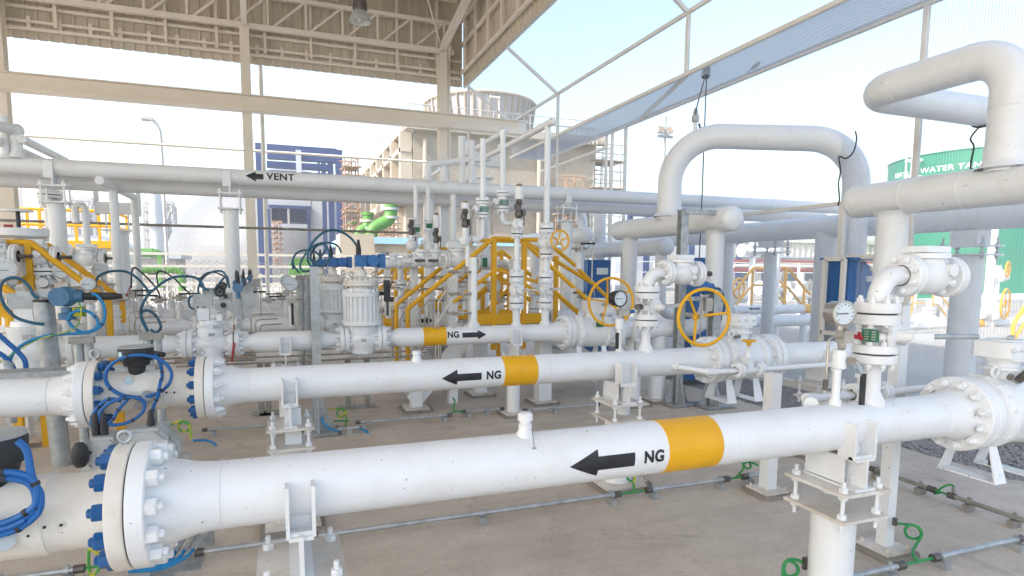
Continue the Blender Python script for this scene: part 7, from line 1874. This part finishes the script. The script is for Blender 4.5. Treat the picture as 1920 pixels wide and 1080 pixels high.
t = thing('chimney', 'slender pale chimney in front of the far boiler structure', 'chimney', AY(289, 500, 105)); q_ = AY(289, 345, 105); part('shaft', MB().cyl((q_.x, 105, 0), (q_.x, 105, q_.z), .95, .85, n=20), 'dome', t); part('platform', MB().cyl((q_.x, 105, q_.z*.55), (q_.x, 105, q_.z*.55+.3), 1.6, n=20), 'hazy', t)
# street lamps
def lamp(label, xp, yt, Yq, dx, h_=.3, arm=1.4):
    q_ = AY(xp, yt, Yq); t = thing('street_lamp', label, 'lamp', (q_.x, Yq, 0))
    zb = 0
    part('pole', MB().tube(spline([(q_.x, Yq, zb), (q_.x, Yq, q_.z*.5), (q_.x, Yq, q_.z*.86), (q_.x+dx*arm*.2, Yq, q_.z*.95), (q_.x+dx*arm, Yq, q_.z)], 6), .09, 8), 'hazy', t)
    part('lamp_head', MB().box((q_.x+dx*(arm+.3), Yq, q_.z+.05), (.55, .3, .16)).box((q_.x+dx*(arm+.35), Yq, q_.z-.07), (.4, .22, .04)), 'hazy', t)
lamp('tall street lamp bent to the left, standing before the sky at left', 300, 226, 40, -1, arm=.35)
for k, (xp, yt, d_, lab) in enumerate(((755, 190, 1, 'slim lamp on the cooling tower edge, tallest of three'), (722, 231, 1, 'slim lamp on the cooling tower edge, middle of three'), (702, 259, 1, 'slim lamp on the cooling tower edge, lowest of three'), (936, 183, -1, 'slim lamp in front of the round fan stack'), (1078, 223, -1, 'slim lamp at the right end of the cooling tower'), (692, 283, 1, 'slim lamp far down the cooling tower edge'))):
    Yq = (48, 56, 62, 39.5, 39, 66)[k]; q_ = AY(xp, yt, Yq); t = thing('roof_lamp', lab, 'lamp', (q_.x, Yq, ztop+.5))
    part('pole', MB().cyl((q_.x, Yq, ztop+.4), (q_.x, Yq, q_.z), .045, n=6), 'offwhite', t); part('lamp_head', MB().box((q_.x+d_*.3, Yq, q_.z), (.7, .2, .1)), 'offwhite', t)
# floodlight mast
q_ = AY(1247, 256, 30); t = thing('floodlight_mast', 'mast with two tilted floodlights on a crossbar', 'floodlight', (q_.x, 30, 0))
part('pole', MB().cyl((q_.x, 30, 0), (q_.x, 30, q_.z+1.1), .06, n=10), 'galvd', t); part('crossbar', MB().box((q_.x, 30, q_.z), (1.0, .12, .14)), 'galvd', t)
for s_, an in ((-1, .15), (1, -.5)):
    mt_ = Matrix.Rotation(an, 3, 'Y') @ Matrix.Rotation(-.3, 3, 'X'); c = V((q_.x+s_*.28-.1, 29.9, q_.z+.32))
    h_ = part('floodlight', MB().box(c, (.42, .16, .40), mt_), 'hazy', t); part('glass', MB().box(c+mt_ @ V((0, -.085, 0)), (.36, .012, .33), mt_), 'board', h_)
# green water tank
xt0 = AY(1664, 330, 26); tr_ = 5.6
d = V((xt0.x, 26, 0)); 
tc = V((AY(1835, 400, 27).x, 27, 0)); ray0 = ray(1664, 330); ray0 = V((ray0.x, ray0.y, 0)).normalized()
dist = abs(tc.x*ray0.y-tc.y*ray0.x); tr_ = dist
tkp = tc - V((tc.x, tc.y, 0)).normalized()*tr_
ztk = EYE.z + (CYP-292)/FPX*0 + 0
ztk = AY(1760, 283, tkp.y).z + .45
tk = thing('water_tank', 'big green cylindrical tank lettered SERVICE WATER TANK behind the mesh', 'tank', tc)
part('shell', MB().lathe((tc.x, tc.y, 0), Z_, [(0, tr_), (ztk, tr_)], 96, cap=False), 'tank', tk)
part('roof', MB().lathe((tc.x, tc.y, ztk), Z_, [(.004, tr_+.06), (.06, tr_+.06), (.5, 0)], 64), 'tank', tk)
for z_ in (.6, 1.15): part('guard_rail', MB().torus((tc.x, tc.y, ztk+z_), Z_, tr_-.05, .025, 96, 6), 'letter', tk)
mb = MB()
for k in range(40): a = 2*math.pi*k/40; p = tc+V(((tr_-.05)*math.cos(a), (tr_-.05)*math.sin(a), ztk)); mb.cyl(p, p+Z_*1.15, .022, n=6)
part('guard_posts', mb, 'letter', tk)
bm = text_bm('SERVICE WATER TANK', .62, .012, 1.12)
xs = [v.co.x for v in bm.verts]; x0_, x1_ = min(xs), max(xs)
for k in range(1, 60):
    bmesh.ops.bisect_plane(bm, geom=bm.verts[:]+bm.edges[:]+bm.faces[:], plane_co=(x0_+(x1_-x0_)*k/60, 0, 0), plane_no=(1, 0, 0))
def angtk(x, y):
    dd = ray(x, y); o = EYE-tc; a_ = dd.x**2+dd.y**2; b_ = 2*(o.x*dd.x+o.y*dd.y); c_ = o.x**2+o.y**2-tr_**2; q_ = max(b_*b_-4*a_*c_, 0)
    p = EYE+dd*((-b_-math.sqrt(q_))/(2*a_)); return math.atan2(p.y-tc.y, p.x-tc.x), p.z
aL, zL = angtk(1678, 336); aR, zR = angtk(1858, 302); zmid = (zL+zR)/2
if aL > 0: aL -= 2*math.pi
if aR > 0: aR -= 2*math.pi
sc = (aR-aL)*tr_/(x1_-x0_)
og = origin(tk)
for v in bm.verts:
    a_ = aL+(v.co.x-x0_)*sc/tr_; v.co = V((tc.x+(tr_+.012)*math.cos(a_), tc.y+(tr_+.012)*math.sin(a_), zmid+v.co.y*sc*.92))-og
me = bpy.data.meshes.new('lettering'); bm.to_mesh(me); bm.free(); me.materials.append(M['letter'])
o = bpy.data.objects.new('lettering', me); COL.objects.link(o); o.parent = tk
aa, _ = angtk(1716, 320); p = tc+V(((tr_+.5)*math.cos(aa), (tr_+.5)*math.sin(aa), 0))
lad = part('ladder', MB().cyl((p.x-.25, p.y, 0), (p.x-.25, p.y, ztk+1), .05, n=8).cyl((p.x+.25, p.y, 0), (p.x+.25, p.y, ztk+1), .05, n=8), 'letter', tk)
part('ladder_cage', MB().torus((p.x, p.y-.3, ztk-.3), Z_, .45, .05, 24, 6).torus((p.x, p.y-.3, ztk-1.3), Z_, .45, .05, 24, 6), 'letter', tk)
# buildings and racks on the right
t = thing('corrugated_shed', 'white corrugated shed behind the long header on the right', 'building', AY(1500, 500, 30))
a, b = AY(1375, 453, 32), AY(1640, 483, 32); M['shed'] = M['offwhite']
mb = MB(); corrug(mb, (a.x, 32, b.z), (b.x+4, 32, b.z), a.z-b.z, (0, 0, 1), (0, -1, 0), .5, .1); part('wall', mb, 'offwhite', t, ang=20)
part('lower_wall', MB().box(((a.x+b.x)/2+2, 34, b.z/2-.05), (b.x-a.x+4, 3.8, b.z-.1)), 'hazy', t); part('roof', MB().box(((a.x+b.x)/2+2, 35, a.z+.15), (b.x-a.x+5, 6.5, .25)), 'offwhite', t)
for k in range(5): part('window', MB().box((a.x+1.2+k*1.9, 32.08, b.z*.55), (1.2, .06, .9)), 'window', t)
t = thing('red_pipe_run', 'run of red and orange pipes under the corrugated shed', 'pipe', AY(1500, 500, 24))
for k in range(3): a, b = AY(1375, 490+8*k, 24), AY(1720, 490+8*k, 24); part('pipe', MB().cyl(a, (b.x, 24, a.z), .09, n=10), 'orange' if k != 1 else 'offwhite', t)
t = thing('blue_pipe_rack', 'blue steel pipe rack beyond the vent line, seen through the mesh', 'rack', AY(1330, 480, 26))
for xp in (1182, 1215, 1300, 1390, 1460): q_ = AY(xp, 384, 26); part('column', MB().box((q_.x, 26, q_.z/2), (.22, .22, q_.z)), 'portal', t)
for yy in (385, 402): a, b = AY(1180, yy, 26), AY(1475, yy, 26); part('beam', MB().box(((a.x+b.x)/2, 25.7, a.z), (b.x-a.x, .2, .22)), 'portal', t)
part('rack_pipe', MB().cyl(AY(1180, 378, 26), AY(1475, 378, 26)*1.0, .16, n=12), 'hazy', t)
for k, (xa_, xb_, yt, yb, Yq, lab) in enumerate(((1103, 1143, 487, 580, 10.5, 'blue control cabinet with white label left of the second header leg'), (1302, 1352, 483, 560, 7.2, 'blue cabinet half hidden behind the check valve of the second line'))):
    a, b = AY(xa_, yt, Yq), AY(xb_, yb, Yq); t = thing('control_cabinet', lab, 'cabinet', ((a.x+b.x)/2, Yq+.2, 0))
    part('body', MB().box(((a.x+b.x)/2, Yq+.2, (a.z+.1)/2+.0), (b.x-a.x, .38, a.z-.1)), 'bluebox', t); part('door', MB().box(((a.x+b.x)/2, Yq, (a.z+.1)/2), (b.x-a.x-.05, .02, a.z-.2)), 'bluebox', t)
    part('label_plate', MB().box((a.x+(b.x-a.x)*.62, Yq-.013, a.z-.22), ((b.x-a.x)*.5, .006, .13)), 'letter', t); part('handle', MB().box((a.x+.06, Yq-.025, a.z*.55), (.025, .03, .14)), 'steel', t)
t = thing('gas_bottle_cabinet', 'open blue cabinet by the gate with gas bottles inside', 'cabinet', AY(1595, 560, 6.0)); Yq = 5.8
a, b = AY(1583, 488, Yq), AY(1642, 570, Yq)
part('back_panel', MB().box(((a.x+b.x)/2, Yq+.3, (a.z+b.z)/2), (b.x-a.x, .02, a.z-b.z)), 'bluebox', t); part('side_panel', MB().box((a.x+.09, Yq+.1, (a.z+b.z)/2), (.18, .36, a.z-b.z-.01)), 'bluebox', t); part('roof', MB().box(((a.x+b.x)/2, Yq+.1, a.z+.02), (b.x-a.x+.05, .5, .03)), 'bluebox', t); part('stand', MB().box(((a.x+b.x)/2, Yq+.2, b.z/2), (b.x-a.x-.1, .2, b.z-.02)), 'galv', t)
def bottle(label, xp, yt, yb, Yq, r_):
    p = AY(xp, yb, Yq); zt_ = AY(xp, yt, Yq).z; t = thing('gas_bottle', label, 'gas bottle', p); h_ = zt_-p.z
    part('shell', MB().lathe(p, Z_, [(0, r_*.6), (.03, r_*.95), (.06, r_), (h_-r_*1.3, r_), (h_-r_*.6, r_*.8), (h_-r_*.2, r_*.35), (h_, r_*.3)], 22), 'bottle', t); part('valve', MB().cyl(p+Z_*h_, p+Z_*(h_+.06), .018, n=8), 'steel', t)
bottle('large blue gas bottle in the open cabinet by the gate', 1613, 490, 578, Yq, .10); bottle('small blue gas bottle with white sticker beside the large one', 1630, 508, 548, Yq-.1, .05)
solo('bottle_sticker', MB().lathe(AY(1630, 528, Yq-.1), Z_, [(0, .0515), (.07, .0515)], 20, cap=False), 'letter', 'white sticker wrapped round the small blue gas bottle', 'sticker')
# pipes and yellow rails outside the mesh
for k, (xa_, xb_, yy, Yq, r_, bx, lab) in enumerate(((1372, 1530, 582, 10.2, .10, (1503, 1518), 'white pipe with black arrow and yellow end outside the mesh'), (1372, 1530, 604, 9.4, .11, None, 'plain white pipe in front of the arrowed one outside the mesh'), (1690, 1960, 612, 12.5, .14, (1826, 1838), 'white pipe with yellow ring behind the thick column at right'), (1840, 1990, 560, 14, .16, None, 'white pipe far right behind the mesh'))):
    a, b = AY(xa_, yy, Yq), AY(xb_, yy, Yq); t = thing('outside_pipe', lab, 'pipe', (a.x, Yq, a.z)); part('pipe', MB().cyl(a, (b.x, Yq, a.z), r_, n=20), 'white', t)
    for q in range(3): x_ = a.x+(b.x-a.x)*(.15+.35*q); part('leg', MB().cyl((x_, Yq, 0), (x_, Yq, a.z-r_*.9), .07, n=12), 'white', t)
    if bx: x0_, x1_ = AY(bx[0], yy, Yq).x, AY(bx[1], yy, Yq).x; part('yellow_band', MB().cyl((x0_, Yq, a.z), (x1_, Yq, a.z), r_*1.02, n=20, cap=False), 'yellow', t)
    if k == 0: wrapped('flow_arrow', arrow_bm(.32, .04, .08, .1, 1), 'black', t, AY(1408, 578, Yq).x, .35, Yq, a.z, r_)
def zigzag(label, pts, Yq, r_=.035, posts=(), name='yellow_railing', lower=.45):
    P_ = [AY(x, y, Yq) for x, y in pts]; t = thing(name, label, 'railing', (P_[0].x, Yq, 0)); part('handrail', MB().tube(rounded(P_, .06, 3), r_, 8), 'yellow', t)
    part('midrail', MB().tube(rounded([p-Z_*lower for p in P_], .06, 3), r_*.8, 8), 'yellow', t)
    for x, y in posts: q_ = AY(x, y, Yq); part('rail_post', MB().bar(q_, (q_.x, Yq, max(q_.z-1.1, .1)), .05, .05, (0, 1, 0)), 'yellow', t)
zigzag('yellow stair railing outside the mesh left of the thick leg', [(1378, 545), (1412, 503), (1440, 504), (1475, 540)], 13, posts=((1412, 503), (1438, 504)))
zigzag('yellow stair railing seen between the leg and the gate', [(1466, 502), (1478, 503), (1512, 545), (1520, 552)], 11.5, posts=((1474, 503), (1508, 540)))
zigzag('yellow stair railing under the check valve at right', [(1690, 560), (1712, 545), (1760, 548), (1780, 575)], 16, posts=((1712, 545), (1750, 548)))
zigzag('yellow stair rail climbing at the right picture edge', [(1898, 640), (1900, 608), (1922, 575), (1950, 540)], 9.5, posts=(), r_=.05)
for k, (xp, yp, Yq, rr, lab) in enumerate(((1700, 545, 12, .35, 'yellow handwheel beyond the mesh below the check valve'), (1885, 570, 12, .45, 'yellow handwheel beyond the mesh at the right edge'), (1385, 540, 14, .28, 'small yellow handwheel beyond the mesh left of the thick leg'), (1890, 505, 16, .3, 'far yellow handwheel at the right edge'))):
    q_ = AY(xp, yp, Yq); t = thing('handwheel_valve', lab, 'valve', (q_.x, Yq, q_.z)); wheel(t, q_, (.3, -1, 0), rr, .03, spokes=4, spr=.02, hubr=.05)
    part('body', MB().lathe((q_.x+.1, Yq+.4, q_.z-.5), Z_, [(0, .2), (.15, .26), (.4, .26), (.5, .12), (.6, .1)], 18).cyl((q_.x-.4, Yq+.4, q_.z-.3), (q_.x+.6, Yq+.4, q_.z-.3), .16, n=16).cyl((q_.x+.1, Yq+.4, 0), (q_.x+.1, Yq+.4, q_.z-.4), .08, n=10), 'white', t)
for k, (xp, yp, Yq, lab) in enumerate(((1448, 540, 14, 'far white valve assembly beyond the mesh, left of the gate'), (1500, 552, 15, 'far white valve assembly beyond the gate'), (1740, 600, 14, 'far white valve assembly under the right check valve'), (1870, 620, 15, 'far white valve assembly at the right edge'), (1412, 470, 16, 'far white flanged column beside the corrugated shed'), (1772, 560, 18, 'farther white valve assembly left of the thick column'))):
    q_ = AY(xp, yp, Yq); t = thing('far_valve', lab, 'valve', (q_.x, Yq, 0)); 
    part('body', MB().lathe((q_.x-.5, Yq, q_.z), X_, [(0, .22), (.06, .22), (.065, .13), (.3, .18), (.5, .22), (.7, .18), (.93, .13), (.94, .22), (1.0, .22)], 20).lathe((q_.x, Yq, q_.z+.1), Z_, [(0, .14), (.25, .14), (.26, .2), (.32, .2), (.33, .08), (.6, .08)], 16), 'white', t)
    part('leg', MB().cyl((q_.x, Yq, 0), (q_.x, Yq, q_.z-.15), .1, n=12), 'white', t); part('stem', MB().cyl((q_.x+.3, Yq-.1, q_.z-.3), (q_.x+.3, Yq-.1, q_.z+.5), .04, n=8), 'galvd', t)
for k, xp in enumerate((1860, 1650, 1455)):
    q_ = AY(xp, 470, 12.5); t = solo('white_post', MB().cyl((q_.x, 12.5, 0), (q_.x, 12.5, 3.0), .12, n=16), 'white', ('white round post before the green tank at right', 'white round post beyond the first header leg', 'white round post beyond the left header column')[k], 'post')
t = thing('wire_fence', 'low white post and wire fence far beyond the mesh wall', 'fence', (18, 20, 0))
for k in range(14): part('fence_post', MB().box((10+k*1.8, 20, 1.0), (.08, .08, 2.0)), 'offwhite', t)
for z_ in (.4, .8, 1.2, 1.6, 2.0): part('wire', MB().cyl((10, 20.06, z_), (34, 20.06, z_), .02, n=6), 'offwhite', t)
# left background: yellow platform, vessels
t = thing('yellow_platform', 'bright yellow railed service platform in the sun at far left', 'platform', AY(180, 470, 21)); Yq = 21
a, b = AY(-20, 400, Yq), AY(206, 403, Yq); zf_ = AY(180, 458, Yq).z; zt_ = AY(160, 395, Yq).z
part('deck', MB().box(((a.x+b.x)/2, Yq+1, zf_), (b.x-a.x, 2.2, .2)), 'yellow', t)
for dz in (1, .55):
    part('rail', MB().tube([(a.x, Yq, zf_+(zt_-zf_)*dz), (b.x, Yq, zf_+(zt_-zf_)*dz), (b.x, Yq+2.1, zf_+(zt_-zf_)*dz)], .045, 8), 'yellow', t)
for k in range(11): part('rail_post', MB().box((a.x+(b.x-a.x)*k/10, Yq, (zf_+zt_)/2), (.07, .07, zt_-zf_)), 'yellow', t)
part('rail_post', MB().box((b.x, Yq+2.1, (zf_+zt_)/2), (.07, .07, zt_-zf_)), 'yellow', t)
for x in (a.x+.5, b.x-.4): part('leg', MB().box((x, Yq+1, zf_/2-.05), (.2, .2, zf_-.12)), 'offwhite', t)
for k, (xp, yt, Yq, r_, lab) in enumerate(((36, 440, 16.5, 1.05, 'broad white sunlit vessel behind the left stair'), (78, 300, 24, .55, 'tall slim white column behind the yellow platform'), (150, 440, 25, 1.6, 'wide white domed vessel under the yellow platform'))):
    q_ = AY(xp, yt, Yq); t = thing('white_vessel', lab, 'vessel', (q_.x, Yq, 0)); part('shell', MB().lathe((q_.x, Yq, 0), Z_, [(0, r_), (q_.z-.4, r_), (q_.z-.2, r_*.9), (q_.z-.05, r_*.6), (q_.z, 0)], 36), 'offwhite', t)
    part('ring', MB().torus((q_.x, Yq, q_.z-.45), Z_, r_+.02, .05, 36, 6).torus((q_.x, Yq, q_.z*.4), Z_, r_+.02, .05, 36, 6), 'offwhite', t); part('nozzle', MB().cyl((q_.x, Yq-r_*.9, q_.z*.5), (q_.x, Yq-r_-.3, q_.z*.5), .15, n=14).cyl((q_.x, Yq-r_-.24, q_.z*.5), (q_.x, Yq-r_-.3, q_.z*.5), .25, n=16), 'offwhite', t)
q_ = AY(36, 436, 7.9)
t = thing('basin', 'flat round white dish on a stem before the left vessel', 'dish', q_); part('rim', MB().lathe((q_.x, 7.9, q_.z-.06), Z_, [(0, .22), (.02, .26), (.10, .265), (.10, .24), (.03, .22)], 36), 'white', t); part('stem', MB().cyl((q_.x, 7.9, q_.z), (q_.x, 7.9, q_.z+.22), .02, n=10), 'black', t); part('lid', MB().lathe((q_.x, 7.9, q_.z+.22), Z_, [(0, .14), (.015, .14), (.03, .05)], 28), 'white', t)
part('leg', MB().cyl((q_.x, 7.9, 0), (q_.x, 7.9, q_.z-.05), .06, n=12), 'white', t)
q_ = AY(16, 428, 15.2); solo('fire_sign', MB().box((q_.x, 15.2, q_.z), (.15, .03, .15)), 'red', 'small square red sign on the white vessel at far left', 'sign')
for k, (xp, yt, Yq, lab) in enumerate(((92, 345, 11, 'white valve tree with stacked flanges beside the left vent column'), (148, 385, 10, 'white inverted U vent pipe beside the yellow platform'))):
    q_ = AY(xp, yt, Yq)
    if k == 0: stack(lab, q_.x, Yq, [('flange', AY(xp, 372, Yq).z, AY(xp, 360, Yq).z, .16), ('valve', AY(xp, 390, Yq).z, AY(xp, 372, Yq).z, .15), ('flange', AY(xp, 440, Yq).z, AY(xp, 430, Yq).z, .15), ('plate', AY(xp, 452, Yq).z, AY(xp, 446, Yq).z, .12)], .085, 1.0, q_.z, name='valve_tree', cat='valve')
    else: solo('vent_hook', MB().tube(rounded([(q_.x-.05, Yq, AY(xp, 418, Yq).z), (q_.x-.05, Yq, q_.z), (q_.x+.07, Yq, q_.z), (q_.x+.07, Yq, 1.0)], .06, 5), .045, 12), 'white', lab, 'pipe')

# ================================================================ HAZE
hz = MB().box((0, 0, 12.0), (1300, 1300, 26))
ho = structure('haze', hz, 'white', kind='stuff')
hm = bpy.data.materials.new('thin_dusty_air'); hm.use_nodes = True; hn = hm.node_tree
hn.nodes.remove(hn.nodes['Principled BSDF'])
pv = hn.nodes.new('ShaderNodeVolumePrincipled'); pv.inputs['Color'].default_value = (.93, .95, .97, 1); pv.inputs['Density'].default_value = .0027; pv.inputs['Anisotropy'].default_value = .2
hn.links.new(pv.outputs[0], hn.nodes['Material Output'].inputs['Volume'])
ho.data.materials.clear(); ho.data.materials.append(hm)
